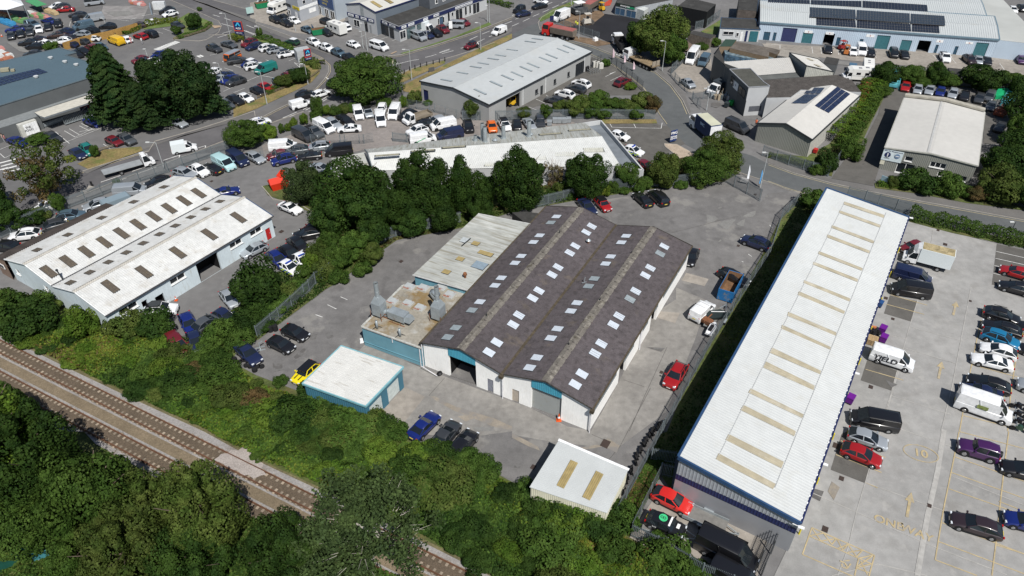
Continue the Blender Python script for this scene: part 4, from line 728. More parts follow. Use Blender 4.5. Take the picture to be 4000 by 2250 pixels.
def wtext(t,f,body,m,k=.7,size=None):
 o,c,rz,(wd,ht)=f;tx=text(body,c,size or ht*k,rz,m,'lettering',c.z,rx=math.pi/2,par=o)
 w_=max(v.co.x for v in tx.data.vertices)-min(v.co.x for v in tx.data.vertices)
 if w_>wd*.94:
  s_=wd*.94/w_
  for v in tx.data.vertices:v.co.x*=s_
 return tx
t,P,r=block('supermarket','large supermarket with blue-grey sheet roof at the left edge','00:-500,740;595,485;765,528;655,556;1005,655;1022,745;0,1062;-500,1215',5.4,W_dgrey,R_blue,coping=mat('eave_trim',(.10,.13,.15),.5),ret=True)
mb=MB()
def pvgrid(t,corners,z,nx,ny,m,fm,gap=.07,plane=None,skip=(),par=None,name='solar_panel',one=False):
 Q=[hitplane(d,plane[0],plane[1])for d in rays(corners)]if plane else pp(corners,z)
 B=lambda u,v:(Q[0]*(1-u)+Q[1]*u)*(1-v)+(Q[3]*(1-u)+Q[2]*u)*v
 lu,lv=(Q[1]-Q[0]).length,(Q[3]-Q[0]).length;one and part(MB().add(Q if(Q[1]-Q[0]).cross(Q[3]-Q[0]).z>0 else Q[::-1],[(0,1,2,3)]),'array_frame',fm,par or t);om=MB()
 for i in range(nx):
  for j in range(ny):
   if(i,j)in skip:continue
   g1,g2=gap/2*nx/lu,gap/2*ny/lv;a,b_,c,d=B((i+g1)/nx,(j+g1)/ny),B((i+1-g1)/nx,(j+g1)/ny),B((i+1-g1)/nx,(j+1-g1)/ny),B((i+g1)/nx,(j+1-g1)/ny)
   mb=MB();up=Vector((0,0,.05));mb.add([a+up,b_+up,c+up,d+up,a,b_,c,d],[(0,1,2,3),(4,5,1,0),(5,6,2,1),(6,7,3,2),(7,4,0,3)])
   if(b_-a).cross(d-a).z<0:mb.f=[f[::-1]for f in mb.f]
   if one:om.add(mb.v,mb.f)
   else:part(mb,name,m,par or t)
 if one:part(om,'solar_array',m,par or t)
pvgrid(t,"00:-260,840;390,688;485,725;-160,908",5.47,14,3,PVB,PVF,gap=.12,par=r)
mb=MB()
for px in("00:510,588","00:655,628","00:768,658","00:365,780"):p=pp(px,5.5)[0];mb.cyl(p,p+Vector((0,0,.35)),.4,.5,n=8)
part(mb,'roof_vent',mat('vent_grey',(.5,.52,.52),.5),t)
mb=MB();p=pp("00:55,715",5.5)[0];mb.box((p.x,p.y,5.8),(1.6,1,.6),.3);mb.box((p.x+1.6,p.y,5.7),(.7,.7,.4),.3);part(mb,'air_unit',mat('rooftop_unit',(.30,.28,.2),.7),t)
block('supermarket_canopy','lower grey sheet canopy roof along the supermarket front','00:-400,1275;0,1150;985,840;985,915;345,1128;395,1165;0,1290;-400,1420',2.7,W_dgrey,mat('canopy_sheet',(.20,.215,.22),.6),cat='canopy')
t,P,r=block('trolley_shelter','white-edged flat canopy projecting over the trolleys','00:345,1130;985,925;1040,985;445,1180;400,1165',3.4,mat('blue_grey_wall',(.16,.18,.2),.7),mat('cream_canopy_edge',(.5,.48,.42),.7),ret=True,cat='canopy',zb=3.1)  # slab edge in one even blue-grey
mb=MB();A_,B_=pp("00:450,1200;1030,1010",1.9);
fl_=thing('wall_artwork','painted union flag panel on the dark supermarket wall above trolleys','artwork',tuple(pp("00:885,1100",0)[0]),0)
c=pp("00:885,1060",1.7)[0];dd=(B_-A_).normalized();nn=Vector((dd.y,-dd.x,0));Q=lambda a,b,o=0:c+dd*a+nn*(-.3+o)+Vector((0,0,b))
mb=MB();mb.quad(Q(-1.6,-.9),Q(1.6,-.9),Q(1.6,.9),Q(-1.6,.9));part(mb,'panel',mat('faded_navy',(.05,.055,.10),.8),fl_)
mb=MB();mb.beam(Q(-1.6,-.9,.03),Q(1.6,.9,.03),.05,.18);mb.beam(Q(-1.6,.9,.04),Q(1.6,-.9,.04),.05,.18);part(mb,'white_cross',mat('faded_white',(.35,.33,.33),.8),fl_)
mb=MB();mb.beam(Q(-1.6,0,.06),Q(1.6,0,.06),.05,.3);mb.beam(Q(0,-.9,.07),Q(0,.9,.07),.05,.3,Vector((1,0,0)));part(mb,'red_cross',mat('faded_red',(.2,.04,.04),.8),fl_)
t=thing('recycling_kiosk','white panelled kiosk with black lettering beside the supermarket doors','kiosk',tuple(pp("00:320,1340")[0]),0)
K1,K2=pp("00:235,1385;412,1325");dd=(K2-K1).normalized();nn=Vector((-dd.y,dd.x,0));Lk=(K2-K1).length;c=(K1+K2)/2+nn*.9;rz_=math.atan2(dd.y,dd.x)
mb=MB();mb.box((c.x,c.y,1.25),(Lk,1.8,2.5),rz_);part(mb,'cabin',mat('kiosk_cream',(.5,.5,.46),.7),t)
mb=MB();
for k in range(5):q=K1+dd*(Lk*(.3+.15*k))-nn*.03;mb.box((q.x,q.y,1.2),(Lk*.14,.06,2.2),rz_)
pk=part(mb,'door_panel',SIGNW,t);q=K1+dd*Lk*.45-nn*.08;text('THE\nFOOD\nBANK' if False else 'THE\nFOOD',q,.55,rz_,TXB,'lettering',1.3,rx=math.pi/2,par=pk)
mb=MB();tr=thing('trolley_rows','long rows of nested shopping trolleys under the canopy edge','trolleys',tuple(pp("00:800,1170")[0]),0)
for r_ in range(4):
 a_,b_=pp(f"00:{640+r_*6},{1225+r_*13};{1010+r_*8},{1098+r_*14}");dd=(b_-a_);n_=int(dd.length/.32);dd.normalize();rz_=math.atan2(dd.y,dd.x)
 mb=MB()
 for k in range(n_):q=a_+dd*(k*.32);mb.box((q.x,q.y,.62),(.05,.5,.5),rz_);mb.box((q.x,q.y,1.0),(.04,.54,.04),rz_)
 mb.beam((a_.x,a_.y,.3),(b_.x,b_.y,.3),.5,.06);part(mb,'trolley_row',GALV2,tr)
mb=MB()
for k in range(9):
 q=pp(f"00:{445+k*22},{1290-k*7}")[0];tb=MB();
 for j in(-.3,0,.3):tb.beam((q.x+j,q.y,.0),(q.x+j,q.y,.9),.05,.05)
 tb.beam((q.x-.3,q.y,.9),(q.x+.3,q.y,.9),.05,.05);tb.box((q.x,q.y+.4,.5),(.7,.6,.5),.4);solo(tb,'shopping_trolley',GALV2,'loose shopping trolley in the row beside the white kiosk','trolley',group='loose shopping trolleys')
def gq(spec):return pp(spec,0)
HZ=5.7;P=quadroof("10:908,42;1200,122;1800,-76",HZ);D_=P[0]+(P[2]-P[1]);b=Bld('carpet_showroom','tall pale gabled showroom with navy fascia and white roof at the top','building',[P[0],P[1],P[2],D_],HZ,[(0,HZ),(.5,6.9),(1,HZ)])
mb=b.wall('front');part(mb,'front_wall',W_lgrey,b.t);mb=b.wall('right');b.wall('left',mb=mb);b.wall('back',mb=mb);part(mb,'side_wall',mat('slate_blue_wall',(.13,.155,.185),.7,noise=((.5,.06),)),b.t)
b.roof(mat('cream_roof',(.5,.49,.45),.5,noise=((.3,.05),)),oh=.1,per=.5);b.trim(W_navy,h=.3,oh=.12,sides='FR',drop=.0)
b.light(1,"10:1210,40;1320,2",1.1,4.5 if False else 3.4,SK_olive);b.light(1,"H:320,-5",1.1,3.4,SK_olive)
f=face(b.t,b.A,b.B,"10:920,140;1195,262",W_navy,'navy_fascia',off=.15,z0=2.9,z1=3.75)
for s_,tx in(("10:935,158;988,178",'FLOORS'),("10:1008,176;1040,196",'HOME'),("10:1062,192;1118,215",'CARPETS'),("10:1142,222;1186,240",'VINYLS')):
 g_=face(b.t,b.A,b.B,s_,SIGNW,'sign_board',off=.2,z0=3.05,z1=3.6);wtext(b.t,g_,tx,TXN)
face(b.t,b.A,b.B,"10:985,210;1050,290",GLS,'shop_window',z0=.7,z1=2.4,frame=FRM);face(b.t,b.A,b.B,"10:1095,240;1130,320",GLS,'shop_window',z0=.2,z1=2.5,frame=T_dark);face(b.t,b.A,b.B,"10:1145,280;1170,340",mat('grey_metal_door',(.25,.26,.27),.6),'door',z0=.05,z1=2.1)
face(b.t,b.A,b.B,"10:1045,60;1095,215",mat('grey_cladding_strip',(.25,.27,.28),.7),'cladding_panel',z0=3.8,z1=6.5)
z=3.75;P=quadroof("10:1262,195;1440,268;2320,-48",z);D_=P[0]+(P[2]-P[1]);b=Bld('showroom_wing','long single-storey shop wing with felt roof and navy fascia','building',[P[0],P[1],P[2],D_],z,[(0,z),(1,z)])
mb=b.wall('front');b.wall('right',mb=mb);b.wall('left',mb=mb);b.wall('back',mb=mb);part(mb,'wall',mat('pale_painted_wall',(.46,.47,.475),.8,noise=((.4,.05),)),b.t)
mb=MB();mb.quad(b.at(0,0,z+.02),b.at(1,0,z+.02),b.at(1,1,z+.02),b.at(0,1,z+.02));part(mb,'roof',R_felt,b.t)
mb=MB();mb.beam(b.at(-.01,-.002,z-.35),b.at(1.0,-.002,z-.35),.25,.85);mb.beam(b.at(1.01,-.005,z-.36),b.at(1.01,1,z-.36),.25,.85);part(mb,'navy_fascia',W_navy,b.t)
mb=MB();mb.beam(b.at(-.01,-.004,z+.1),b.at(1.01,-.004,z+.1),.28,.07);mb.beam(b.at(1.01,-.005,z+.1),b.at(1.01,1,z+.1),.28,.08);part(mb,'coping',mat('grey_coping',(.25,.26,.28),.6),b.t)
for s_,tx in(("H:240,460;335,500",'SIMPLY'),("H:378,498;498,545",'CARPETS')):
 g_=face(b.t,b.A,b.B,s_,SIGNW,'sign_board',off=.22,z0=3.1,z1=3.65);wtext(b.t,g_,tx,TXN)
for s_,tx in(("H:600,560;690,500",'SIMPLY'),("H:735,500;850,440",'CARPETS'),("H:1037,390;1125,335",'VINYLS'),("H:1243,310;1350,255",'LAMINATE'),("H:1680,150;1850,60",'WOOD FLOORING SALES'),("H:1860,75;2025,10",'REMNANT ROLLS')):
 g_=face(b.t,b.B,b.C,s_,SIGNW,'sign_board',off=.24,z0=3.1,z1=3.65);wtext(b.t,g_,tx,TXN)
for s_ in("H:210,545;360,720","H:375,600;465,750"):face(b.t,b.A,b.B,s_,GLS,'shop_window',z0=.2,z1=2.6,frame=T_dark)
face(b.t,b.A,b.B,"H:152,570;200,700",SIGNW,'door',z0=.05,z1=2.2)
for s_,z0,z1,m_ in(("H:585,750;685,600",.6,2.5,GLS),("H:720,720;880,520",.1,2.6,GLS2),("H:920,560;1035,460",1.4,2.6,GLS2),("H:1340,450;1365,370",.8,2.3,GLS),("H:1372,470;1440,340",.05,2.4,mat('blue_door',(.06,.10,.16),.5)),("H:1445,420;1468,330",.8,2.3,GLS),("H:1540,410;1575,230",.5,3.0,GLS),("H:1612,250;1650,180",1.6,2.6,GLS),("H:1700,350;1830,140",.05,2.8,GLS),("H:1880,240;1920,100",.6,2.8,GLS),("H:1970,215;2005,70",.6,2.8,GLS),("H:2045,210;2175,20",.05,2.8,GLS)):
 face(b.t,b.B,b.C,s_,m_,'shop_window',z0=z0,z1=z1,frame=FRM if m_ is GLS else T_dark)
z=6.6;P=[b.at(.55,.42),b.at(.55,1),b.at(-.6,1),b.at(-.6,.42)]
t=thing('upper_storey','dark grey upper storey with small white windows above the shop wing','building',(P[0].x,P[0].y,3.8),b.rz);mb=MB();mb.prism([(p.x,p.y)for p in P],3.8,z);part(mb,'wall',mat('charcoal_cladding',(.12,.13,.145),.6),t)
for k in range(6):
 p=b.at(.555,.48+k*.085);q=b.at(.555,.5+k*.085+.01);mb=MB();mb.beam((p.x+.03,p.y,5.2),(q.x+.03,q.y,5.2),.1,1.1);w_=part(mb,'window',FRM,t);mb=MB();mb.beam((p.x*.85+q.x*.15+.06,p.y*.85+q.y*.15,5.25),(p.x*.15+q.x*.85+.06,p.y*.15+q.y*.85,5.25),.1,.8);part(mb,'pane',GLS,w_)
P=gq("10:640,142;815,216;915,172");C_=P[2]+(P[2]-P[1])*2.2;b=Bld('trade_shop','pale trade shop with tall blue lettered sign over glazed doors','building',[P[0],P[1],C_,P[0]+(C_-P[1])],6.2,[(0,6.2),(1,6.2)])
mb=MB();[b.wall(s_,mb=mb)for s_ in('front','right','left','back')];part(mb,'wall',mat('pale_blue_grey_wall',(.40,.45,.50),.7,noise=((.4,.04),)),b.t);mb=MB();mb.quad(b.at(0,0,6.2),b.at(1,0,6.2),b.at(1,1,6.2),b.at(0,1,6.2));part(mb,'roof',R_felt,b.t)
f=face(b.t,b.A,b.B,"10:622,70;785,110",mat('sign_blue',(.03,.065,.17),.5),'sign_board',off=.15,z0=2.8,z1=6.0)
c=f[1];rz_=f[2];
for tx,dz,sz,m_ in(('Brewers',1.05,1.0,mat('pale_blue_lettering',(.45,.6,.75),.5)),('DECORATOR',.05,.62,mat('yellow_lettering',(.6,.5,.12),.5)),('CENTRE',-.8,.62,mat('yellow_lettering',(.6,.5,.12),.5))):
 x_=text(tx,c,sz,rz_,m_,'lettering',c.z+dz,rx=math.pi/2,par=f[0])
for s_ in("10:645,120;665,150","10:700,150;740,190","10:755,160;800,205"):face(b.t,b.A,b.B,s_,GLS,'shop_window',z0=.1,z1=2.3,frame=FRM)
P=gq("10:330,172;452,222;640,152");b=Bld('trade_office','grey two-storey trade office with yellow and white sign boards','building',[P[0],P[1],P[2],P[0]+(P[2]-P[1])],5.6,[(0,5.6),(1,5.6)])
mb=MB();[b.wall(s_,mb=mb)for s_ in('front','right','left','back')];part(mb,'wall',mat('office_grey_wall',(.36,.38,.41),.7,noise=((.4,.04),)),b.t);mb=MB();mb.quad(b.at(0,0,5.6),b.at(1,0,5.6),b.at(1,1,5.6),b.at(0,1,5.6));part(mb,'roof',R_felt,b.t)
g_=face(b.t,b.A,b.B,"10:372,90;438,110",mat('yellow_sign',(.62,.5,.03),.5),'sign_board',z0=2.95,z1=3.7,lab='yellow sign board');wtext(b.t,g_,'Tyre Aid',TXN)
face(b.t,b.A,b.B,"10:305,70;355,90",T_dark,'sign_board',z0=2.95,z1=3.7,lab='black sign board');face(b.t,b.B,b.C,"10:445,120;622,60",SIGNW,'sign_board',z0=2.95,z1=3.7,lab='long white sign board');face(b.t,b.B,b.C,"10:540,140;605,100",SIGNW,'sign_board',z0=1.4,z1=2.5);face(b.t,b.A,b.B,"10:330,120;352,150",GLS,'window',z0=1,z1=2.1,frame=FRM);face(b.t,b.A,b.B,"10:395,140;425,200",FRM,'door',z0=.05,z1=2.2)
face(b.t,b.B,b.C,"10:475,65;500,40",GLS,'window',z0=4.2,z1=5.1,frame=FRM);face(b.t,b.B,b.C,"10:570,40;590,15",GLS,'window',z0=4.2,z1=5.1,frame=FRM)
t,P,r=block('hire_office','dark-roofed hire office with green and black sign and glass front','20:1045,30;1245,72;1620,-5;1400,-120;1120,-120',3.0,mat('pale_office_wall',(.33,.35,.37),.7),R_felt,ret=True)
P2=quadroof("20:1045,30;1245,72",3.0);tt=t
f=face(tt,P2[0],P2[1],"20:1045,60;1235,80",mat('sign_black_panel',(.02,.03,.025),.5),'sign_board',off=.1,z0=2.3,z1=3.15);wtext(tt,f,'enterprise',TXW,.8);
f=face(tt,P2[0],P2[1],"20:1160,60;1235,80",mat('sign_green',(.02,.26,.12),.5),'green_swoosh',off=.12,z0=2.32,z1=2.8)
face(tt,P2[0],P2[1],"20:1040,110;1135,150",mat('blue_glass_panel',(.05,.10,.17),.2),'glazing',off=.1,z0=.15,z1=1.9,frame=GALV2);face(tt,P2[0],P2[1],"20:1155,120;1245,165",mat('blue_glass_panel',(.05,.10,.17),.2),'glazing',off=.1,z0=.15,z1=1.9,frame=GALV2)
block('site_cabin','white slatted flat-roofed cabin beside the hire office','20:1225,75;1275,50;1375,80;1330,110',2.6,mat('cabin_white',(.5,.52,.5),.6),mat('cabin_slats',(.52,.54,.52),.6),cat='cabin')
block('black_clad_shed','large black clad shed with flat dark roof at the black asphalt edge','20:1672,60;1965,118;2052,42;1780,-25',4.2,mat('black_cladding',(.010,.011,.012),.6),R_felt)
block('black_clad_porch','small black box store in front of the black clad shed','20:1840,140;1945,160;1965,142;1862,125',2.4,mat('black_cladding',(.010,.011,.012),.6),mat('porch_roof',(.05,.05,.045),.9),cat='shed')
block('brick_block','dark flat-roofed brick block beside the big steel shed','20:2285,-40;2275,95;2460,112;2480,-40',4.2,mat('dark_brick',(.10,.085,.075),.9,noise=((1.5,.25),)),R_felt)
t,P,r=block('unit_office','low office with dark felt roof, white windows and navy panels','20:2105,178;2450,192;2500,300;2095,282',3.0,mat('office_white_wall',(.50,.52,.53),.7),R_felt,coping=mat('blue_eaves',(.04,.07,.12),.5),ret=True)
P2=quadroof("20:2095,282;2500,300",3.0)
for s_,m_,nm,z0,z1,fr in(("20:2125,340;2235,300",GLS,'window',1.5,2.3,FRM),("20:2258,340;2285,320",GLS,'window',1.2,2.1,FRM),("20:2288,395;2325,330",FRM,'door',.05,2.2,None),("20:2350,340;2378,300",W_navy,'navy_panel',.05,2.6,None),("20:2382,400;2480,325",D_teal,'roller_door',.05,2.6,None)):
 face(t,P2[0],P2[1],s_,m_,nm,z0=z0,z1=z1,frame=fr,off=.12)
block('stone_store','long low stone store with dark lean roof beside the round yard','20:1775,335;1830,308;2050,352;1995,392',2.4,mat('rubble_stone',(.14,.12,.10),.95,noise=((2,.3),)),R_felt,cat='shed')
Q=quadroof("20:1700,500;1770,512;1838,468;1760,405",2.3);Q0=[Vector((p.x,p.y,2.3))for p in Q];c=sum(Q0,Vector())/4;t=thing('stone_hut','small square hut with brown hipped roof under the big tree','hut',(c.x,c.y,0));mb=MB();mb.add(Q0+[c+Vector((0,0,1.1))],[(0,1,4),(1,2,4),(2,3,4),(3,0,4)]);part(mb,'roof',mat('brown_tiles',(.13,.095,.075),.9,noise=((3,.25),)),t)
mb=MB()
for i in range(4):p,q=Q0[i].lerp(c,.1),Q0[(i+1)%4].lerp(c,.1);mb.quad((p.x,p.y,0),(q.x,q.y,0),(q.x,q.y,2.4),(p.x,p.y,2.4))
part(mb,'wall',mat('hut_render',(.25,.22,.19),.9),t)
ze=4.3;b=Bld('steel_shed','huge white-roofed industrial shed with black solar arrays and pale blue walls','building',quadroof("30:2322,398;2272,168 20:2500,8;2500,222",ze),ze,[(0,ze),(.5,4.6),(1,ze)]);SH=b
doors=[("30:118,437;300,290",'n'),("30:325,448;455,355",'t'),("30:540,462;670,370",'o'),("30:668,480;728,408",'d'),("30:908,460;955,425",'d'),("30:1058,500;1235,372",'t'),("30:1312,512;1450,420",'t'),("30:1480,530;1655,395",'o'),("30:1655,550;1712,478",'d'),("30:1850,560;1912,492",'d'),("30:2045,570;2230,435",'t'),("30:35,430;82,362",'d'),("30:-60,425;28,320",'d')]
ops=[];kk=[]
for s_,k in doors:
 o=b.op('left',s_);h={'n':3.4,'t':2.6,'o':2.8,'d':2.05}[k]
 if k=='t' and 1050<float(s_.split(':')[1].split(',')[0])<1100 or s_.startswith('30:2045'):h=3.3
 o=(o[0],o[1],.05,h);ops.append(o);kk.append(k)
mb=b.wall('left',ops,rib=.45);b.wall('right',mb=mb);b.wall('back',mb=mb);b.wall('front',mb=mb,rib=.45);part(mb,'wall',W_pale,b.t)
for o,k in zip(ops,kk):
 if k=='n':b.fill('left',o,'shutter',m=D_navy)
 elif k=='t':b.fill('left',o,'shutter',m=D_teal)
 elif k=='o':b.fill('left',o,'open')
 else:b.fill('left',o,'door',m=mat('petrol_blue_door',(.03,.075,.12),.5),handle=True)
R_sh=mat('steel_shed_roof',(.48,.505,.505),.5,noise=((.1,.04),),stain=(((.42,.40,.34),.12,.55,.68,.45),))
b.roof(R_sh,per=.5,dep=.05,oh=.1);b.trim(mat('slate_blue_gutter',(.14,.21,.26),.5),h=.35,w=.25,oh=.15,sides='LFR',drop=.0)
for s_,tx in(("30:365,330;452,310",'3'),("30:578,345;665,325",'4'),("30:985,370;1075,350",'5'),("30:1690,425;1768,403",'6'),("30:1985,440;2068,425",'7a'),("30:2450,460;2540,450",'')):
 g_=face(b.t,b.D,b.A,s_,SIGNW,'unit_sign');
 if tx:wtext(b.t,g_,tx,mat('red_lettering',(.4,.05,.03),.5),.8)
a,n_,e1,e2=b.slope(0);pl=(a+n_*.15,n_)
pvgrid(b.t,"30:485,178;880,205;888,278;486,252",0,15,3,PV,PVF,plane=pl,par=b.r,one=True);pvgrid(b.t,"30:895,205;1435,243;1442,318;893,280",0,20,3,PV,PVF,plane=pl,par=b.r,one=True)
pvgrid(b.t,"30:1448,242;1720,260;1728,335;1448,318",0,10,3,PV,PVF,plane=pl,par=b.r,one=True)
a,n_,e1,e2=b.slope(1);pl=(a+n_*.15,n_)
t2,P,r=None,None,None
b2=Bld('steel_shed_bay','second bay of the huge steel shed, white roof with long solar strips','building',quadroof("30:2195,162;2105,-55 20:2500,-150;2500,8",ze),ze,[(0,ze),(.5,4.6),(1,ze)])
mb=MB();[b2.wall(s_,mb=mb)for s_ in('front','right','left','back')];part(mb,'wall',W_pale,b2.t);b2.roof(R_sh,per=.5,dep=.05,oh=.1);b2.trim(mat('slate_blue_gutter',(.14,.21,.26),.5),h=.3,w=.2,oh=.12,sides='FL',drop=.0)
pvgrid(b.t,"30:420,72;880,98;885,195;422,170",0,16,4,PV,PVF,plane=pl,par=b.r,one=True);pvgrid(b.t,"30:893,100;1425,135;1430,232;890,196",0,19,4,PV,PVF,plane=pl,par=b.r,one=True);pvgrid(b.t,"30:1435,137;1775,160;1785,258;1437,236",0,12,4,PV,PVF,plane=pl,par=b.r,one=True)
a,n_,e1,e2=b2.slope(0);pl=(a+n_*.15,n_)
pvgrid(b2.t,"30:0,-15;420,0;422,42;0,28",0,14,2,PV,PVF,plane=pl,par=b2.r,one=True);pvgrid(b2.t,"30:430,0;940,10;942,74;432,46",0,16,3,PV,PVF,plane=pl,par=b2.r,one=True);pvgrid(b2.t,"30:950,8;1600,50;1608,118;952,78",0,20,3,PV,PVF,plane=pl,par=b2.r,one=True)
block('shed_extension','plain pale roofed extension at the right end of the steel shed','30:2322,402;2272,160;2195,155;2175,60;2100,-60;2370,0;2576,215;2750,400;2750,452',4.2,W_pale,mat('pale_extension_roof',(.42,.43,.41),.6,noise=((.15,.08),)))
mb=MB();P2=gq("30:2240,575;2576,605");mb.quad((P2[0].x,P2[0].y-.1,0.05),(P2[1].x,P2[1].y-.1,.05),(P2[1].x,P2[1].y-.1,2.8),(P2[0].x,P2[0].y-.1,2.8));solo(mb,'loading_opening',BLK,'wide loading opening drawn as black painted shade at the right end of the steel shed','doorway')  # flat near-black sheet on the wall, painting the shade of an open bay
b=None
t,P,r=block('grey_block','dark grey two-storey trade block with pale end wall and felt roof','N:395,478;715,465;930,680;1015,738;690,757',6.0,W_dgrey,mat('mossy_felt',(.075,.075,.065),.9,noise=((.4,.2),(3,.2))),coping=mat('grey_coping',(.25,.26,.28),.6),ret=True)
A1,A2,A3=quadroof("N:395,478;690,757;1015,738",6.0)
face(t,A1,A2,"N:418,640;458,735",GLS,'window',z0=3.7,z1=5.2,frame=T_dark);face(t,A1,A2,"N:550,720;640,850",GLS,'window',z0=3.4,z1=4.9,frame=T_dark);g_=face(t,A1,A2,"N:458,680;520,790",SIGNW,'sign_board',z0=3.4,z1=4.9);wtext(t,g_,'V',TXN,.5)
face(t,A1,A2,"N:505,900;610,1180",mat('dark_shutter',(.07,.075,.08),.6),'roller_door',z0=.05,z1=3.3)
mb=MB();e=(A3-A2);e.z=0;e.normalize();n=Vector((e.y,-e.x,0));L=(A3-A2).length;Q=lambda x,z_,o=.05:Vector((A2.x,A2.y,0))+e*x+n*o+Vector((0,0,z_));mb.quad(Q(0,0),Q(L,0),Q(L,5.95),Q(0,5.95));part(mb,'pale_end_wall',W_lgrey,t)
mb=MB();mb.quad(Q(L,0,.05),Q(L+9,0,.05),Q(L+9,4.3,.05),Q(L,4.3,.05));part(mb,'pale_low_wall',W_lgrey,t)
for s_ in("N:682,1130;885,1050","N:975,1100;1130,1030"):face(t,A2,A3,s_,mat('dark_louvre',(.09,.095,.11),.7),'louvre_panel',off=.1,z0=.9,z1=2.0)
block('grey_block_wing','dark grey wing left of the trade block with slanting top','N:150,262;270,362;400,478;330,430;300,300;230,160',5.6,W_dgrey,R_felt)
t,P,r=block('white_roof_wing','wing with large clean white sloping roof behind the trade block','N:270,365;1325,293;1420,525;830,572',5.2,W_dgrey,R_tan,zs=(5.4,5.4,4.6,4.6),rrib=.4,ret=True)
t,P,r=block('tall_gable_unit','tall steel unit with dark side wall and bright monopitch roof','N:1322,222;1590,425;2003,517;1760,318',5.6,W_steel,R_tan,rrib=.4,zs=(6.2,6.0,5.0,5.2),coping=T_dark,ret=True)
A4,A5=[CP+d*((HC-k)/-d.z)for d,k in zip(rays("N:1590,425;2003,517"),(6,5))]
mb=MB();e=A5-A4;e.z=0;e.normalize();n=Vector((e.y,-e.x,0));mb.rib(Vector((A4.x,A4.y,0))+n*.05,Vector((A5.x,A5.y,0))+n*.05,Vector((A5.x,A5.y,4.9))+n*.05,Vector((A4.x,A4.y,5.9))+n*.05,.35,.03);part(mb,'pale_wall',mat('stone_cladding',(.42,.42,.38),.6),t)
for s_ in("N:1560,302;1620,305;1720,345;1650,340","N:1680,392;1740,400;1845,440;1780,435"):
 mb=MB();Q4=[CP+d*((HC-5.72)/-d.z)for d in rays(s_)];mb.add(Q4,[(0,3,2,1)]);part(mb,'skylight',SK_tan,r)
block('flat_link_roof','grey flat roof between the white roof wing and rough roof','N:830,575;1420,530;1480,597;900,640',4.4,W_dgrey,mat('grey_felt',(.11,.115,.11),.9,noise=((.4,.25),)))
block('rough_roof_unit','low unit with rough dark chippings roof behind the solar building','N:905,642;2062,562;2285,645;2432,828;1500,790;1340,908;970,915;1012,740',4.3,W_lgrey,R_slate)
block('tin_shed','long shed with pale weathered tin roof along the concrete yard','N:1135,262;1205,165;1730,245;1800,330;1330,300',2.6,W_dgrey,mat('weathered_tin',(.27,.25,.22),.9,noise=((.5,.1),(4,.15))),cat='shed')
block('felt_shed','small dark felt-roofed shed beside the motorhome','N:1842,380;1895,282;2095,315;2050,415',2.4,W_dgrey,R_felt,cat='shed')
block('green_roof_shed','small shed with dark green roof at the yard corner','N:240,125;330,12;505,18;425,125',2.4,mat('timber_wall',(.2,.15,.1),.9),mat('green_felt',(.03,.06,.045),.9),cat='shed')
block('long_timber_shed','long timber shed with split brown-grey roof behind the grey wing','N:425,120;505,50;1060,150;1175,180;1130,250;1010,210;1000,290;400,150',2.6,mat('timber_wall',(.2,.15,.1),.9),mat('brown_grey_felt',(.12,.105,.09),.95,noise=((.3,.3),(2,.2))),cat='shed')
block('blue_rack_shed','open blue-framed storage racks roofed in faded sheets','N:310,180;1130,270;1120,310;870,330;600,300;330,240',1.6,mat('blue_rack',(.07,.13,.19),.7,noise=((2,.6),)),mat('faded_sheets',(.13,.18,.21),.8,noise=((1.2,.6),)),cat='storage rack')
block('dark_long_shed','long low dark-roofed shed behind the hedge at right','30:1810,680;2650,760;2650,830;1850,745',2.4,W_dgrey,R_felt,cat='shed')
ze=3.7;b=Bld('solar_building','grey ribbed building with pale gabled roof and two solar arrays','building',quadroof("20:2482,1238 30:440,1398;908,966;338,900",ze),ze,[(0,ze),(.5,5.2),(1,ze)])
ww_=[b.op('right',"30:648,1268;728,1175")];ww_=[(ww_[0][0],ww_[0][1],1.3,2.3)]
part(b.wall('front',rib=.3),'gable_wall',W_stone,b.t);part(b.wall('back'),'gable_wall',W_stone,b.t);mb=b.wall('right',ww_,rib=.3);b.wall('left',mb=mb,rib=.3);part(mb,'side_wall',mat('pale_stone_cladding',(.40,.39,.36),.6),b.t);b.fill('right',ww_[0],'window',cols=3,fr=T_dark)
b.roof(R_tan,per=.4,dep=.04,oh=.15);b.trim(T_dark,h=.28,w=.15,oh=.2,sides='FLR')
a,n_,e1,e2=b.slope(0);pvgrid(b.t,"N:1345,1005;1585,1008;1785,865;1560,862",0,3,3,PVB,PVF,plane=(a+n_*.15,n_),par=b.r);pvgrid(b.t,"N:1545,855;1795,858;1870,762;1620,760",0,3,2,PVB,PVF,plane=(a+n_*.15,n_),par=b.r,skip=((0,1),))
a,n_,e1,e2=b.slope(1);pvgrid(b.t,"N:1712,1038;1928,1158;2265,862;2058,745",0,3,6,PVB,PVF,plane=(a+n_*.15,n_),par=b.r)
ze=4.2;b=Bld('laboratory','two-storey grey-green ribbed unit with off-white roof and two-logo sign','building',quadroof("31:1185,35;2105,215 30:2175,1130;1380,980",ze),ze,[(0,ze),(.5,4.75),(1,ze)])
ops=[b.op('front',s_)for s_ in("K:960,325;1100,400","K:1470,430;1755,570","K:770,550;1085,700","K:1590,700;1650,760","K:1960,780;2150,870")]
L_=(b.B-b.A).length;zz=[(2.45,3.35),(2.3,3.3),(.05,2.0),(.9,1.8),(.8,1.8)];ops=[(o[0],o[1],z0,z1)for o,(z0,z1)in zip(ops,zz)]
mb=b.wall('front',ops,rib=.28);b.wall('right',mb=mb,rib=.3);b.wall('left',mb=mb,rib=.3);b.wall('back',mb=mb);part(mb,'wall',W_stone,b.t)
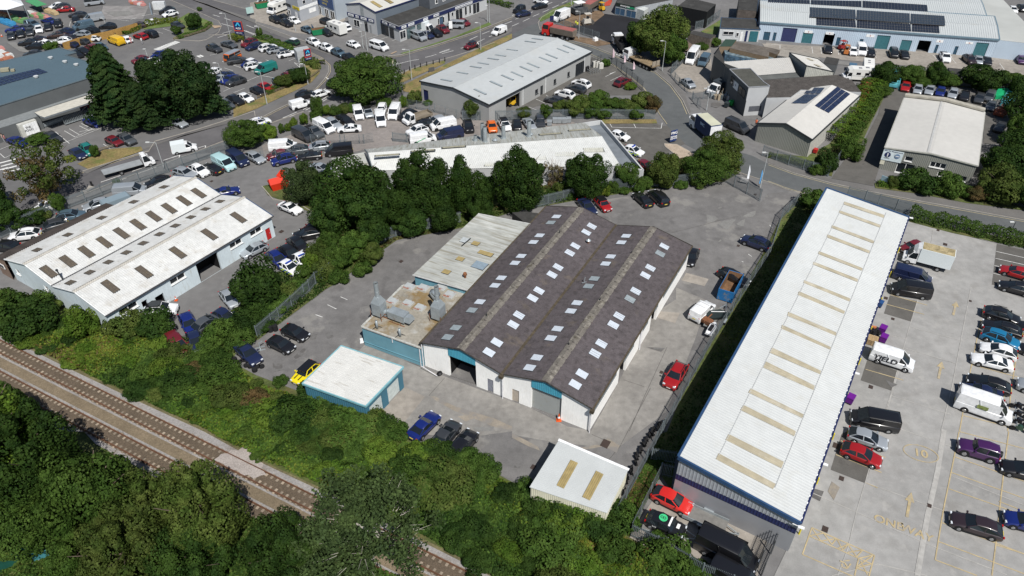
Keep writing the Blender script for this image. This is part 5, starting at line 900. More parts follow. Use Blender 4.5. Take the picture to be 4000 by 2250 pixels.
for o,cc in zip(ops,(1,3,2,1,2)):b.fill('front',o,'window',cols=cc)
b.roof(R_tan,per=.4,dep=.03,oh=.1);b.trim(mat('pale_grey_trim',(.40,.40,.36),.6),h=.22,w=.14,oh=.15)
mb=MB();mb.beam(b.at(.46,-.003,4.84),b.at(.46,1.0,4.84),.35,.05);part(mb,'ridge_strip',mat('grey_ridge_strip',(.42,.42,.41),.6),b.r)
mb=MB();mb.beam(b.at(-.01,1.01,4.6),b.at(.5,1.01,5.2),1.2,.35);mb.beam(b.at(.5,1.01,5.2),b.at(1.0,1.01,4.6),1.2,.35);part(mb,'rear_parapet',mat('weathered_parapet',(.35,.33,.28),.9,noise=((1,.2),)),b.t)
g_=face(b.t,b.A,b.B,"K:530,180;880,400",mat('pale_sign',(.62,.70,.72),.6),'sign_board',off=.12,z0=1.9,z1=3.95)
o_,c,rz_,(wd,ht)=g_;text('Safety Gear Manufacturing Ltd',(c.x,c.y),.24,rz_,TXN,'lettering',c.z+ht*.4,rx=math.pi/2,par=o_)
dd=Vector((math.cos(rz_),math.sin(rz_),0));nn=Vector((dd.y,-dd.x,0))
for s_,m_,r_ in((-.24,TXN,.48),(.24,mat('logo_blue_grey',(.16,.24,.36),.5),.44)):
 mb=MB();q=Vector(c)+dd*(wd*s_);mb.cyl(q+Vector((0,0,.1)),q+nn*.03+Vector((0,0,.1)),r_,n=24);lg=part(mb,'logo',m_,o_ if False else b.t)
 mb=MB()
 if s_<0:mb.beam(q+nn*.05+Vector((0,0,-.3)),q+nn*.05+Vector((0,0,.15)),.03,.14,dd);mb.cyl(q+nn*.04+Vector((0,0,.25)),q+nn*.06+Vector((0,0,.25)),.13,n=12)
 else:mb.beam(q-dd*.3+nn*.05+Vector((0,0,.1)),q+dd*.35+nn*.05+Vector((0,0,.1)),.03,.12)
 part(mb,'emblem',SIGNW,lg)
text('TURBAND',Vector(c)-dd*(wd*.24),.2,rz_,TXB,'lettering',c.z-.58,rx=math.pi/2,par=o_)
g_=face(b.t,b.A,b.B,"K:460,400;515,500",mat('cream_notice',(.62,.6,.48),.7),'notice',z0=1.0,z1=2.1)
t=thing('builders_canopy','white pitched canopy over builders merchant goods','canopy',tuple(pp("00:80,100")[0]));Q=quadroof("00:-150,70;60,75;230,25;200,-20;-100,-40",4.2);mb=MB();mb.flat(Q,4.2);c=sum(Q,Vector())/5;mb=MB();mb.add([Vector((p.x,p.y,3.6))for p in Q]+[Vector((c.x,c.y,5.4))],[(i,(i+1)%5,5)for i in range(5)]);part(mb,'canopy_roof',mat('canopy_white',(.66,.68,.7),.6),t)
mb=MB();[mb.cyl((p.x,p.y,0),(p.x,p.y,3.6),.1,n=6)for p in Q];part(mb,'post',GALV2,t)
def paint(n,c,r=.3,m=0,coat=.6):return mat('paint_'+n,c,r,metal=m,noise=((.8,.03),),coat=coat,spec=.5)
COL=dict(black=(.010,.010,.012),navy=(.012,.018,.055),blue=(.008,.018,.13),white=(.64,.65,.66),silver=(.38,.41,.44),grey=(.10,.11,.12),darkgrey=(.035,.038,.043),red=(.30,.010,.012),maroon=(.13,.012,.018),brown=(.05,.03,.025),teal=(.01,.15,.30),green=(.015,.05,.025),yellow=(.72,.58,.01),vanyellow=(.70,.42,.01),orange=(.62,.12,.01),purple=(.05,.012,.075),palegreen=(.40,.60,.62),bluegrey=(.10,.16,.21),plum=(.028,.018,.022),teal_van=(.01,.16,.14),scarlet=(.55,.02,.015),beige=(.4,.36,.28))
CN=dict(navy='dark navy',blue='bright blue',darkgrey='dark grey',maroon='dark red',teal='teal blue',green='dark green',vanyellow='yellow',palegreen='pale turquoise',bluegrey='blue grey',plum='plum black',teal_van='sea green',scarlet='scarlet')
TYRE=mat('tyre_rubber',(.012,.012,.013),.85);RIM=mat('alloy_rim',(.35,.36,.37),.3,metal=.6);PBLK=mat('black_trim',(.015,.015,.017),.6)
HLT=mat('headlamp_glass',(.62,.66,.7),.1,spec=.7);TLT=mat('tail_lamp_red',(.38,.01,.01),.3);PLW=mat('front_plate',(.7,.7,.68),.5);PLY=mat('rear_plate',(.62,.5,.08),.5)
CGL=mat('car_glass',(.012,.016,.02),.06,spec=.8,noise=((1,.1),));ALU=mat('aluminium_deck',(.33,.35,.36),.5,metal=.2,noise=((1,.12),))
K={'hatchback':(4.2,1.80,1.49,.93,.86,.25,.45,.82,.975,.32,.19,.80,None),'mini':(3.9,1.75,1.43,.90,.85,.27,.43,.85,.97,.31,.18,.83,None),'saloon':(4.7,1.84,1.44,.93,.84,.28,.46,.70,.87,.33,.18,.80,None),'estate':(4.7,1.86,1.5,.95,.86,.26,.44,.84,.97,.33,.18,.79,None),'suv':(4.5,1.88,1.67,1.06,.99,.24,.42,.82,.965,.36,.19,.80,None),'jeep':(4.0,1.85,1.85,1.15,1.12,.33,.41,.955,.985,.42,.18,.80,None),'small_van':(4.45,1.82,1.85,1.12,1.0,.18,.34,.965,.99,.33,.20,.82,.30),'van':(5.1,1.97,1.98,1.2,1.12,.13,.31,.975,.995,.34,.17,.79,.24),'window_van':(5.1,1.97,1.98,1.2,1.12,.13,.31,.975,.995,.34,.17,.79,None),'large_van':(5.9,2.05,2.55,1.35,1.18,.13,.30,.985,.995,.36,.16,.80,.16),'minibus':(6.6,2.05,2.75,1.45,1.2,.10,.22,.985,.995,.37,.15,.78,None),'people_carrier':(4.7,1.9,1.72,1.05,.98,.20,.38,.93,.985,.34,.19,.80,None),'camper':(4.3,1.75,1.95,1.05,1.05,.0,.06,.95,.99,.33,.2,.78,None),'coupe':(4.5,1.82,1.36,.90,.84,.31,.47,.70,.92,.33,.18,.80,None),'pickup':(5.1,1.9,1.78,1.1,1.05,.25,.37,.60,.64,.38,.18,.79,None)}
KN=dict(mini='small hatchback',suv='SUV',jeep='boxy off-roader',window_van='passenger van',people_carrier='people carrier',small_van='small van',large_van='large van',camper='classic camper van')
def loft(mb,rings,caps=True):
 n=len(rings[0]);b=len(mb.v);mb.v+=[tuple(p)for r in rings for p in r]
 for i in range(len(rings)-1):
  for j in range(n):
   a,c=b+i*n+j,b+i*n+(j+1)%n;mb.f.append((a,c,c+n,a+n));mb.m.append(mb.cur)
 if caps:mb.f.append(tuple(b+j for j in range(n-1,-1,-1)));mb.m.append(mb.cur);k=b+(len(rings)-1)*n;mb.f.append(tuple(k+j for j in range(n)));mb.m.append(mb.cur)
def car_meshes(kind):
 L,W,H,bt,bn,a0,a1,b1,b0,wr,fw,rw,pan=K[kind];hw=W/2;X=lambda f:L/2-f*L;van=kind in('small_van','van','window_van','large_van','minibus','camper')
 M={};mb=MB()
 st=[(0,.46,.70),(.008,.58,.80),(.022,bn-.20,.88),(.06,bn-.08,.965),(a0*.55+.02,bn-.03,.99),(max(a0,.07),bt-.0,1)]
 if kind in('saloon','coupe'):st+=[(.5,bt+.02,1),(.86,bt+.03,.99),(.955,bt,.95),(.982,bt-.12,.89),(.995,.6,.82),(1,.5,.74)]
 elif kind=='pickup':st+=[(.5,bt+.02,1),(.64,bt+.03,1),(.97,bt+.02,.99),(.99,bt-.1,.97),(1,.5,.9)]
 elif van:st=[(0,.5,.86),(.008,bn-.3,.93),(.03,bn-.12,.97),(.10,bn,.99),(max(a0,.12),bt,1),(.5,bt,1),(.985,bt,1),(1,bt-.05,.97)]
 else:st+=[(.5,bt+.03,1),(.88,bt+.04,.985),(.955,bt-.01,.95),(.98,bt-.18,.90),(.994,.62,.84),(1,.48,.74)]
 if kind=='camper':st=[(0,1.0,.9),(.02,bt,.96),(.06,bt,1),(.5,bt,1),(.95,bt,.99),(1,.95,.9)]
 rg=[];zb=.22
 for f,zt,s in st:
  w=hw*s;x=X(f);zl=zb+(.12 if f in(0,1)else 0);half=[(.0,zt+.02),(w*.6,zt+.012),(w*.88,zt-.02),(w*.985,zt-.12 if zt>.7 else zt-.05),(w,min(.62,zt-.14)if zt>.7 else.42),(w*.985,.34),(w*.93,zl)]
  rg.append([(x,y,z)for y,z in half]+[(x,-y,z)for y,z in half[:0:-1]])
 loft(mb,rg)
 wb,wt=hw*.93,hw*(.92 if van else.73);x0,x1,x2,x3=X(a0),X(a1),X(b1),X(b0);zb_=bt-.02
 if kind=='pickup':wt=hw*.8
 top=[(x1+.03,0),(x1,wt*.6),(x1-.06,wt*.96),((x1+x2)/2,wt),(x2+.05,wt*.95),(x2-.01,wt*.6),(x2-.03,0)]
 bot=[(x0+.06,0),(x0,wb*.65),(x0-.12,wb*.97),((x0+x3)/2,wb),(x3+.1,wb*.96),(x3,wb*.65),(x3-.01,0)]
 full=lambda q:q+[(x,-y)for x,y in q[-2:0:-1]]
 T,B_=full(top),full(bot);sc=lambda q,s,zz:[((x-(x1+x2)/2)*s[0]+(x1+x2)/2,y*s[1],zz)for x,y in q]
 cz=.03 if van else.13;xm=(x1+x2)/2+.1;zf=lambda x,zz:zz-cz*((x-xm)/((x1-x2)/2))**2
 sc=lambda q,s,zz:[((x-(x1+x2)/2)*s[0]+(x1+x2)/2,y*s[1],zf(x,zz))for x,y in q]
 loft(mb,[sc(T,(1,1),H-.10),sc(T,(1.0,1.0),H-.06),sc(T,(.97,.93),H-.015),sc(T,(.85,.6),H+.01)])
 tz=H-.08;P=lambda q,i,z,o=1.0:Vector((q[i%12][0],q[i%12][1]*o,z if z!=tz else zf(q[i%12][0],z)))
 pil=[2,10,4,8]+([]if pan is None and kind=='coupe' else[3,9])
 for i in pil:mb.beam(P(B_,i,zb_,1.005),P(T,i,tz,1.005),.09 if i not in(3,9)else.11,.05)
 if pan is not None:
  for s in(1,-1):
   xa=X(pan)-.55;za,zc=zb_,H-.06;ya,yc=wb*1.012*s,wt*1.012*s
   q=[(xa,ya,za),(x3+.03,ya*.99,za),(x2+.02,yc*.99,zc),(xa,yc,zc)]
   mb.add(q,[(0,3,2,1)if s>0 else(0,1,2,3)])
  mb.add([(x3-.02,wb*.99,zb_),(x3-.02,-wb*.99,zb_),(x2-.045,-wt*.97,H-.06),(x2-.045,wt*.97,H-.06)],[(0,3,2,1)])
  mb.add([(x3+.03,wb,zb_),(x3-.02,wb*.99,zb_),(x2-.045,wt*.97,H-.06),(x2+.02,wt,H-.06)],[(0,1,2,3)]);mb.add([(x3+.03,-wb,zb_),(x3-.02,-wb*.99,zb_),(x2-.045,-wt*.97,H-.06),(x2+.02,-wt,H-.06)],[(3,2,1,0)])
 for s in(1,-1):mb.box((x0-.25,s*(hw+.09),bt+.08),(.16,.2,.14))
 mb.cur=1
 for f in(fw,rw):
  for s in(1,-1):mb.cyl((X(f),s*(hw-.1),wr+.04),(X(f),s*(hw+.004),wr+.04),wr*1.2,n=14)
 for s in(1,-1):mb.box((X((fw+rw)/2),s*(hw*.985),.30),((rw-fw)*L-2.3*wr,.06,.14))
 mb.box((X(.006),0,.42),(.1,W*.62,.18));mb.box((X(.998),0,.36),(.08,W*.7,.16))
 if kind=='suv':mb.box((x1*.5+x2*.5,wt*.88,H+.03),((x1-x2)*.85,.05,.05));mb.box((x1*.5+x2*.5,-wt*.88,H+.03),((x1-x2)*.85,.05,.05))
 if kind=='jeep':mb.cyl((X(1.0),0,1.0),(X(1.05),0,1.0),.36,n=14)
 if kind=='pickup':mb.box((X(.81),0,bt+.045),(L*.32,W*.84,.03))
 mb.cur=0;M['body']=mb
 def gl(idx,name):
  g=MB();
  for i in idx:g.quad(P(B_,i,zb_),P(B_,i+1,zb_),P(T,i+1,tz),P(T,i,tz))
  g.f=[f[::-1]for f in g.f];M[name]=g
 gl([11,0,1,10],'windscreen');
 if pan is None:gl([5,6,4,7],'rear_window')
 gl([2,3],'side_window_l');gl([8,9],'side_window_r')
 if van:g=M['side_window_l']
 for nm,f,s in(('w0',fw,1),('w1',fw,-1),('w2',rw,1),('w3',rw,-1)):
  t=MB();t.cyl((X(f),s*(hw-.2),wr),(X(f),s*(hw+.02),wr),wr,n=16);r=MB();r.cyl((X(f),s*(hw-.0),wr),(X(f),s*(hw+.03),wr),wr*.62,wr*.55,n=12);M[nm]=t;M[nm+'r']=r
 for s,nm in((1,'h0'),(-1,'h1')):h=MB();zz=bn-.22 if kind!='camper' else.85;h.box((X(.025),s*hw*.68,zz),(.16,hw*.32,.13));M[nm]=h
 for s,nm in((1,'t0'),(-1,'t1')):h=MB();h.box((X(.985),s*hw*.80,(bt-.12)if not van else.95),(.12,hw*.22,.16 if not van else.36));M[nm]=h
 p=MB();p.box((X(-.002),0,.45),(.04,.5,.11));M['pf']=p;p=MB();p.box((X(1.0),0,.62 if not van else.75),(.05,.5,.11));M['pr']=p
 return M
PROTO={}
def make_parts(kind,detail):
 key=(kind,detail)
 if key not in PROTO:
  M=PROTO.get((kind,'m'))or car_meshes(kind);PROTO[(kind,'m')]=M;out=[]
  def add(n,k,ms,par=None):out.append((n,mesh_of(M[k],n,ms,None,k=='body' and False),par))
  dm=[mat('paint_white',(.74,.75,.76),.3,coat=.6),PBLK]
  add('body','body',dm);add('windscreen','windscreen',CGL)
  if 'rear_window' in M:add('rear_window','rear_window',CGL)
  add('side_window','side_window_l',CGL);add('side_window','side_window_r',CGL)
  for k in range(4):
   add('wheel',f'w{k}',TYRE)
   if detail:add('rim',f'w{k}r',RIM,len(out)-1)
  if detail:
   add('headlight','h0',HLT);add('headlight','h1',HLT);add('tail_light','t0',TLT);add('tail_light','t1',TLT);add('number_plate','pf',PLW);add('number_plate','pr',PLY)
  me=out[0][1];me.polygons.foreach_set('use_smooth',[True]*len(me.polygons))
  try:me.set_sharp_from_angle(angle=math.radians(38))
  except Exception:pass
  PROTO[key]=out
 return PROTO[key]
def vehicle(kind,F,R,col,where,z=0,group=None,label=None,roofcol=None,detail=None,name=None,cat=None):
 c=(F+R)/2;d=F-R;rz=math.atan2(d.y,d.x);dist=c.y
 if detail is None:detail=dist<125
 cn=CN.get(col,col);kn=KN.get(kind,kind.replace('_',' '))
 t=thing(name or('van' if 'van' in kind else kind),label or f'{cn} {kn} {where}',cat or('van' if 'van' in kind or kind=='minibus' else 'pickup' if kind=='pickup' else 'car'),(c.x,c.y,z+.045),rz,group)
 obs=[]
 for n,me,par in make_parts(kind,detail):
  o=bpy.data.objects.new(n,me);link(o);o.parent=t if par is None else obs[par];obs.append(o);FR[o.name]=FR[t.name]
 pm=paint(col,COL[col],m=.35 if col in('silver','grey','bluegrey')else 0);s=obs[0].material_slots[0];s.link='OBJECT';s.material=pm
 if roofcol:
  L,W,H,bt,bn,a0,a1,b1,b0,*_=K[kind];mb=MB();w_=W/2*.74;x1,x2=L/2-a1*L-.02,L/2-b1*L+.03
  mb.prism([(x1,-w_*.9),(x1,w_*.9),(x1-.2,w_),(x2+.1,w_),(x2,w_*.9),(x2,-w_*.9),(x2+.1,-w_),(x1-.2,-w_)][::-1],H-.03,H+.03)
  lpart(mb,'roof_panel',paint(roofcol,COL[roofcol]),t)
 return t
def lpart(mb,name,m,t,smooth=False,label=None):
 """part whose vertices are already in the thing's own frame"""
 o=bpy.data.objects.new(name,mesh_of(mb,name,m,None,smooth));link(o);o.parent=t;FR[o.name]=FR[t.name]
 if label:o['label']=label
 return o
AREA=dict(b=('in the builders merchant car park','cars parked at the builders merchant'),s=('in the supermarket car park','cars parked at the supermarket'),r=('driving on the main road','vehicles on the main road'),t=('on the trade shop forecourt','vehicles at the trade shops'),c=('in the fenced compound behind the grey warehouse','vehicles in the fenced compound'),g=('beside the grey warehouse','cars beside the grey warehouse'),w=('beside the white-roofed works','cars around the white-roofed works'),m=('in the brown workshop yard','cars in the workshop yard'),l=('on the concrete lot at right','vehicles on the concrete lot'),u=('outside the huge steel shed','vehicles outside the steel shed'),n=('behind the off-white roofed laboratory','cars behind the laboratory'),h=('in front of the flue workshop','cars in front of the flue workshop'),f=('on the forecourt beside the flue workshop','cars on the forecourt'),y=('in the round yard beside the grey block','vehicles in the round yard'),e=('on the top road by the black asphalt','vehicles at the top road'),p=('in the small fenced pound at the bottom','vehicles in the fenced pound'))
V="""
hatchback darkgrey 00:110,392;118,330 b|hatchback black 00:210,372;203,312 b|hatchback darkgrey 00:300,350;307,292 b|saloon blue 00:92,300;212,288 b|estate grey 00:200,272;300,283 b|people_carrier bluegrey 00:392,262;262,232 b|hatchback white 00:396,322;390,268 b
saloon blue 00:425,198;560,222 b|hatchback black 00:485,298;485,250 b|suv black 00:586,268;586,212 b|hatchback black 00:765,228;760,172 b|estate darkgrey 00:728,150;838,150 b|saloon red 00:582,102;732,92 b|hatchback white 00:525,72;620,52 b|estate darkgrey 00:550,78;682,58 b|window_van silver 00:1028,18;872,38 b
van silver 00:865,205;1022,178 b|van bluegrey 00:765,282;912,252 b|hatchback black 00:1025,265;1138,262 b|suv black 00:872,300;970,318 b|hatchback silver 00:765,338;882,345 b|suv navy 00:588,320;732,328 b|saloon brown 00:498,362;648,345 b|estate plum 00:595,388;738,385 b
suv white 00:548,425;705,410 b|hatchback white 00:888,390;960,388 b|saloon plum 00:312,402;428,393 b|saloon black 00:222,432;350,422 b|saloon white 00:388,430;500,438 b|hatchback black 00:272,466;420,468 b|hatchback darkgrey 00:775,415;850,420 b|hatchback navy 00:668,445;735,450 b|hatchback darkgrey 00:288,545;370,540 b|coupe white 00:1488,232;1562,218 b|hatchback brown 00:1352,262;1418,255 b|suv black 00:1612,120;1758,100 b|hatchback white 00:1662,152;1762,128 b|hatchback black 00:1052,345;1112,340 b
van vanyellow 00:1108,395;1232,440 s|hatchback white 00:1228,382;1302,412 s|hatchback red 00:1362,352;1468,378 s|people_carrier black 00:1452,325;1572,360 s|hatchback darkgrey 00:1838,272;1740,242 s|people_carrier maroon 00:862,462;998,515 s|hatchback bluegrey 00:1062,490;970,452 s|hatchback black 00:892,535;780,500 s|hatchback black 00:802,562;730,535 s
mini maroon 00:1368,612;1452,588 s|saloon navy 00:1402,648;1518,605 s|suv white 00:1462,658;1575,620 s|saloon blue 00:1540,580;1662,522 s|saloon darkgrey 00:1612,595;1702,550 s|saloon blue 00:1000,1255;868,1205 s|hatchback black 00:1090,1192;1000,1158 s|suv darkgrey 00:600,1420;465,1358 s|saloon silver 00:1862,1262;1718,1205 s|suv grey 00:1350,1442;1198,1372 s|mini maroon 00:1205,1445;1090,1395 s|saloon blue 00:255,1448;110,1402 s
hatchback navy 01:830,128;738,72 s|suv teal_van 01:925,90;845,30 s|suv black 00:2435,1042;2298,985 s|hatchback white 00:2525,1008;2408,965 s|hatchback grey 00:2332,1078;2232,1025 s
suv darkgrey A:578,512;318,425 s|saloon grey A:880,420;618,345 s|suv maroon A:1045,400;1265,310 s|estate navy A:1112,462;1408,372 s|suv white A:1650,415;1402,482 s|hatchback silver A:1808,462;1552,522 s black|suv white A:2028,552;1775,600 s black|suv darkgrey A:1055,680;752,732 s|mini blue A:1022,815;1272,715 s white|suv white A:1390,785;1105,848 s|van teal_van A:1325,935;1645,830 s
hatchback red A:1612,1290;1362,1192 s|hatchback black A:1460,1370;1202,1262 s|suv maroon A:2080,1098;1845,992 s|suv darkgrey A:2160,1038;1945,935 s|mini bluegrey A:1782,1200;1672,1085 s|suv darkgrey A:732,1180;1040,1080 s|saloon blue A:628,1145;875,1015 s|saloon navy A:548,1048;735,985 s|hatchback white A:368,985;500,905 s|saloon silver A:495,1108;645,1040 s
mini green 10:312,410;418,432 r white|suv white 10:632,450;525,402 r|suv white 10:768,505;648,460 r|suv bluegrey 10:885,558;775,510 r|hatchback black 10:985,598;890,558 r|suv black 10:572,935;430,978 r|hatchback white 10:722,922;585,965 r|small_van white 10:528,1035;372,1078 r|mini maroon 10:2105,482;2222,438 r black|small_van white 10:2390,342;2502,295 r|hatchback black 10:790,808;745,865 r|saloon black 20:232,72;322,52 r|jeep black 20:28,120;118,82 r|hatchback navy 20:65,150;158,132 r|hatchback white 20:332,20;248,5 r|suv white 01:395,665;575,600 r
mini white 10:1028,465;932,430 t|window_van white 10:1312,495;1168,450 t|suv black 10:245,222;150,178 t|hatchback black 10:318,190;248,168 t|suv black 10:352,258;255,215 t|hatchback white 10:432,228;330,188 t|hatchback bluegrey 10:570,322;468,280 t|hatchback black 10:762,352;660,302 t|suv black 10:765,240;662,205 t|people_carrier white 10:850,252;935,298 t|hatchback white 10:10,38;120,10 t
window_van silver 10:1692,395;1575,348 t|hatchback navy 10:1770,372;1675,335 t|suv black 10:1848,352;1762,315 t|suv maroon 10:1922,320;1838,275 t|window_van silver 10:1932,255;2070,262 t|hatchback maroon 10:2148,248;2028,205 t
small_van white 10:1052,1212;1010,1085 c|hatchback silver 10:1150,1180;1105,1085 c black|jeep white 10:1252,1165;1280,1070 c|van white 10:1268,1285;1238,1135 c|van white 10:1365,1205;1422,1075 c|suv black 10:1455,1192;1592,1132 c|estate silver 10:1730,1240;1895,1192 c|suv black 10:1585,1280;1782,1240 c|van white 10:1748,1288;2015,1238 c|suv white 10:1540,1342;1705,1292 c|van white 10:1800,1388;1558,1418 c|van navy 10:1832,1385;2070,1340 c
suv black 10:2155,1332;2120,1218 c|hatchback orange 10:2390,1328;2358,1222 c|suv white 10:2535,1315;2468,1210 c black|mini black 20:58,1302;42,1215 c|saloon silver 20:208,1292;142,1208 c|jeep darkgrey 20:290,1280;275,1205 c
van darkgrey 10:570,1412;388,1322 h|pickup grey 10:668,1378;498,1282 h|van white 10:785,1338;588,1232 h|estate silver 10:838,1282;712,1200 h|estate black 10:968,1248;828,1172 h|saloon white 10:855,1300;1025,1290 h|van white 11:408,22;140,42 h|suv grey 11:330,80;495,60 h|suv silver 11:540,45;718,22 h|hatchback maroon 11:132,130;312,95 h|suv blue 11:182,185;375,140 h|coupe black 11:425,135;650,112 h|van black 11:705,88;962,62 h|saloon silver 11:732,262;582,232 h|hatchback black 11:765,355;675,305 h
coupe white 11:455,690;238,598 w|suv maroon 11:540,870;640,835 w|suv black 11:448,925;590,900 w|hatchback black 11:470,1040;375,975 w|suv black 11:432,1172;255,1040 w|suv blue 11:300,1235;135,1095 w|hatchback white 11:390,1275;285,1215 w|hatchback silver 01:2455,1118;2655,1020 w
suv white 01:118,938;392,905 w|estate black 01:-70,1020;152,1040 w|estate darkgrey 01:402,860;640,795 w|suv bluegrey 01:835,715;600,745 w|suv silver 01:905,640;1060,600 w|van silver 01:1445,468;1180,492 w|suv black 01:1520,412;1670,375 w|estate silver 01:1935,318;1782,270 w|suv white 01:2098,318;1908,225 w|estate black 01:2048,215;2208,285 w|van palegreen 01:2358,262;2155,150 w|van navy 01:2488,220;2305,100 w|estate silver 01:2630,170;2505,105 w|coupe blue 01:2375,462;2175,500 w
suv white 02:1748,215;1480,232 w black|estate blue 02:1952,455;1852,268 w|hatchback navy 02:1995,590;1950,490 w|people_carrier maroon 02:1830,630;1745,520 w|hatchback silver 02:2368,175;2258,42 w|mini navy 02:2325,320;2212,258 w|hatchback grey 02:2135,320;2035,385 w
mini black 12:395,640;112,505 m|mini black 12:530,510;262,395 m|mini yellow 12:385,960;612,755 m|coupe blue 12:1780,1300;1600,1480 m|saloon darkgrey 12:1975,1400;1835,1575 m|estate black 13:2155,30;1998,235 m|saloon navy 02:2565,725;2430,600 m|saloon navy 21:818,700;695,565 m|mini red 21:975,672;855,548 m black|coupe black 21:1260,508;1375,612 m|people_carrier black 21:1410,485;1540,605 m|suv navy C:1415,850;1890,1020 m|estate black S:1770,665;1375,480 m|hatchback black S:815,330;900,130 m|small_van white S:1180,1020;900,1280 m|suv red 22:1575,1000;1715,775 m
hatchback white 20:1150,1390;1010,1345 f|hatchback white 21:1285,92;1155,48 f|hatchback maroon 21:1390,245;1290,200 f
suv maroon 20:1172,800;1050,855 g|suv white 20:632,825;762,865 g|estate darkgrey 20:562,872;722,912 g|suv white 20:450,930;612,972 g|hatchback darkgrey 20:352,992;492,1022 g
hatchback silver 20:1815,868;1735,812 y|window_van bluegrey 20:1898,665;1962,572 y|minibus white 20:1768,655;1858,520 y|van darkgrey 20:2332,1312;2195,1250 y|large_van white 20:430,202;552,152 e hazard
saloon black 30:612,528;600,460 u|hatchback white 30:862,548;848,488 u|van white 30:952,560;922,462 u|suv black 30:1042,562;1012,498 u|people_carrier black 30:1280,582;1250,492 u|saloon black 30:1392,590;1352,508 u|pickup white 30:1808,632;1748,528 u|suv plum 30:2060,632;1990,575 u|hatchback silver 30:2122,645;2110,572 u|saloon black 30:2215,655;2192,575 u|hatchback purple 30:2560,630;2530,575 u
saloon red 30:1375,918;1395,822 n|hatchback silver 30:1500,938;1512,862 n|saloon silver 30:1612,950;1640,862 n|hatchback blue 30:1725,955;1742,890 n|estate silver 30:1845,985;1875,898 n|hatchback black 30:1970,1005;1985,928 n|estate darkgrey 30:2110,1040;2142,938 n|people_carrier grey 30:2205,1015;2250,930 n|hatchback grey 30:2225,1108;2255,1028 n|hatchback darkgrey 30:2310,1320;2360,1240 n|hatchback white 30:2480,118;2445,80 u|hatchback black 30:2576,105;2530,62 u
mini maroon T:650,540;1010,420 l|hatchback red 31:2348,1255;2640,1340 l|hatchback black 31:2332,1410;2650,1490 l|van navy 31:1640,1398;1262,1292 l|van black 32:1218,0;1652,68 l|van white 32:1458,795;1035,660 l|suv black 32:2505,335;2195,245 l|estate black 32:2172,358;2540,465 l|suv teal 32:2505,580;2168,458 l|hatchback white 32:2148,590;2488,685 l|saloon white 32:2045,698;2465,795 l|estate black 32:2025,910;2420,1030 l|saloon navy 32:1925,1000;2370,1110 l|large_van white 32:2425,1315;1905,1135 l|van black 32:835,1305;1298,1390 l
hatchback silver 33:1215,135;795,0 l|hatchback red 33:1148,312;735,150 l|estate plum 33:1838,862;2355,1020 l|jeep purple 33:1930,135;2290,240 l|estate black 33:2385,345;2780,440 l|hatchback blue 33:2425,865;2800,965 l|suv black 32:2530,385;2860,470 l|suv silver 32:2535,965;2900,1070 l|hatchback black 32:2548,600;2880,690 l
hatchback scarlet 23:1772,765;1455,610 p|large_van black 23:2462,1385;1862,1070 p|van black 23:2420,1590;2085,1395 p
"""
VEH=[]
for row in V.replace('\n','|').split('|'):
 r=row.split()
 if not r:continue
 kind,col,px,ar=r[:4];ex=r[4:];F_,R_=pp(px,.6);wh,gp=AREA[ar]
 t=vehicle(kind,F_,R_,col,wh,group=gp,roofcol=ex[0]if ex and ex[0]in COL else None);VEH.append((t,row,ar));t['_row']=row
def find(px):
 P_=pp(px,.6);c=(P_[0]+P_[1])/2
 return min((v[0]for v in VEH),key=lambda o:(o.location.xy-c.xy).length)
def relabel(px,l):o=find(px);o['label']=l;return o
o=relabel("32:1458,795;1035,660",'white panel van lettered YIELD on its side on the concrete lot')
def sidetext(o,body,size,m,side=-1,x=0,z=1.15,W=1.97,italic=0):
 cu=bpy.data.curves.new('t','FONT');cu.body=body;cu.size=size;cu.align_x='CENTER';cu.align_y='CENTER';cu.shear=italic;cu.offset=size*.02;q=bpy.data.objects.new('t',cu);link(q);bpy.context.view_layer.update()
 me=bpy.data.meshes.new_from_object(q.evaluated_get(bpy.context.evaluated_depsgraph_get()));bpy.data.objects.remove(q);me.materials.clear();me.materials.append(m);q=bpy.data.objects.new('lettering',me);link(q);q.parent=o
 q.matrix_local=Matrix.Translation((x,side*(W/2+.035),z))@Matrix.Rotation(math.pi if side>0 else 0,4,'Z')@Matrix.Rotation(math.pi/2,4,'X');return q
sidetext(o,'YIELD',1.05,TXB,-1,x=-.75,z=1.08,italic=.12)
o=relabel("10:1800,1388;1558,1418",'white van with green swoosh parked beside the compound gate');mb=MB();W_=1.97
for k in range(7):t0=k/7*2.6;mb.add([(-1.9+.3*k,-(W_/2+.02),.45+.12*k),(-1.55+.3*k,-(W_/2+.02),.45+.12*k),(-1.25+.3*k,-(W_/2+.02),.57+.12*k),(-1.6+.3*k,-(W_/2+.02),.57+.12*k)],[(0,1,2,3)])
lpart(mb,'green_swoosh',mat('swoosh_green',(.0,.35,.12),.4),o)
o=relabel("10:1748,1288;2015,1238",'white van with pink lettering behind the compound gate');mb=MB();mb.box((-1.6,-(W_/2+.01),1.3),(.5,.04,.5));lpart(mb,'pink_emblem',mat('magenta',(.5,.02,.15),.4),o)
o=find("20:430,202;552,152");o['label']='white works van with yellow hazard rear by the roadworks';mb=MB();mb.box((-2.98,0,1.35),(.04,1.8,2.0));lpart(mb,'hazard_panel',mat('hazard_yellow',(.6,.45,.02),.5),o);mb=MB()
for k in range(4):mb.beam((-3.02,-.85,.5+k*.5),(-3.02,-.05,.9+k*.5),.03,.16);mb.beam((-3.02,.85,.5+k*.5),(-3.02,.05,.9+k*.5),.03,.16)
lpart(mb,'red_chevrons',mat('hazard_red',(.4,.03,.02),.5),o)
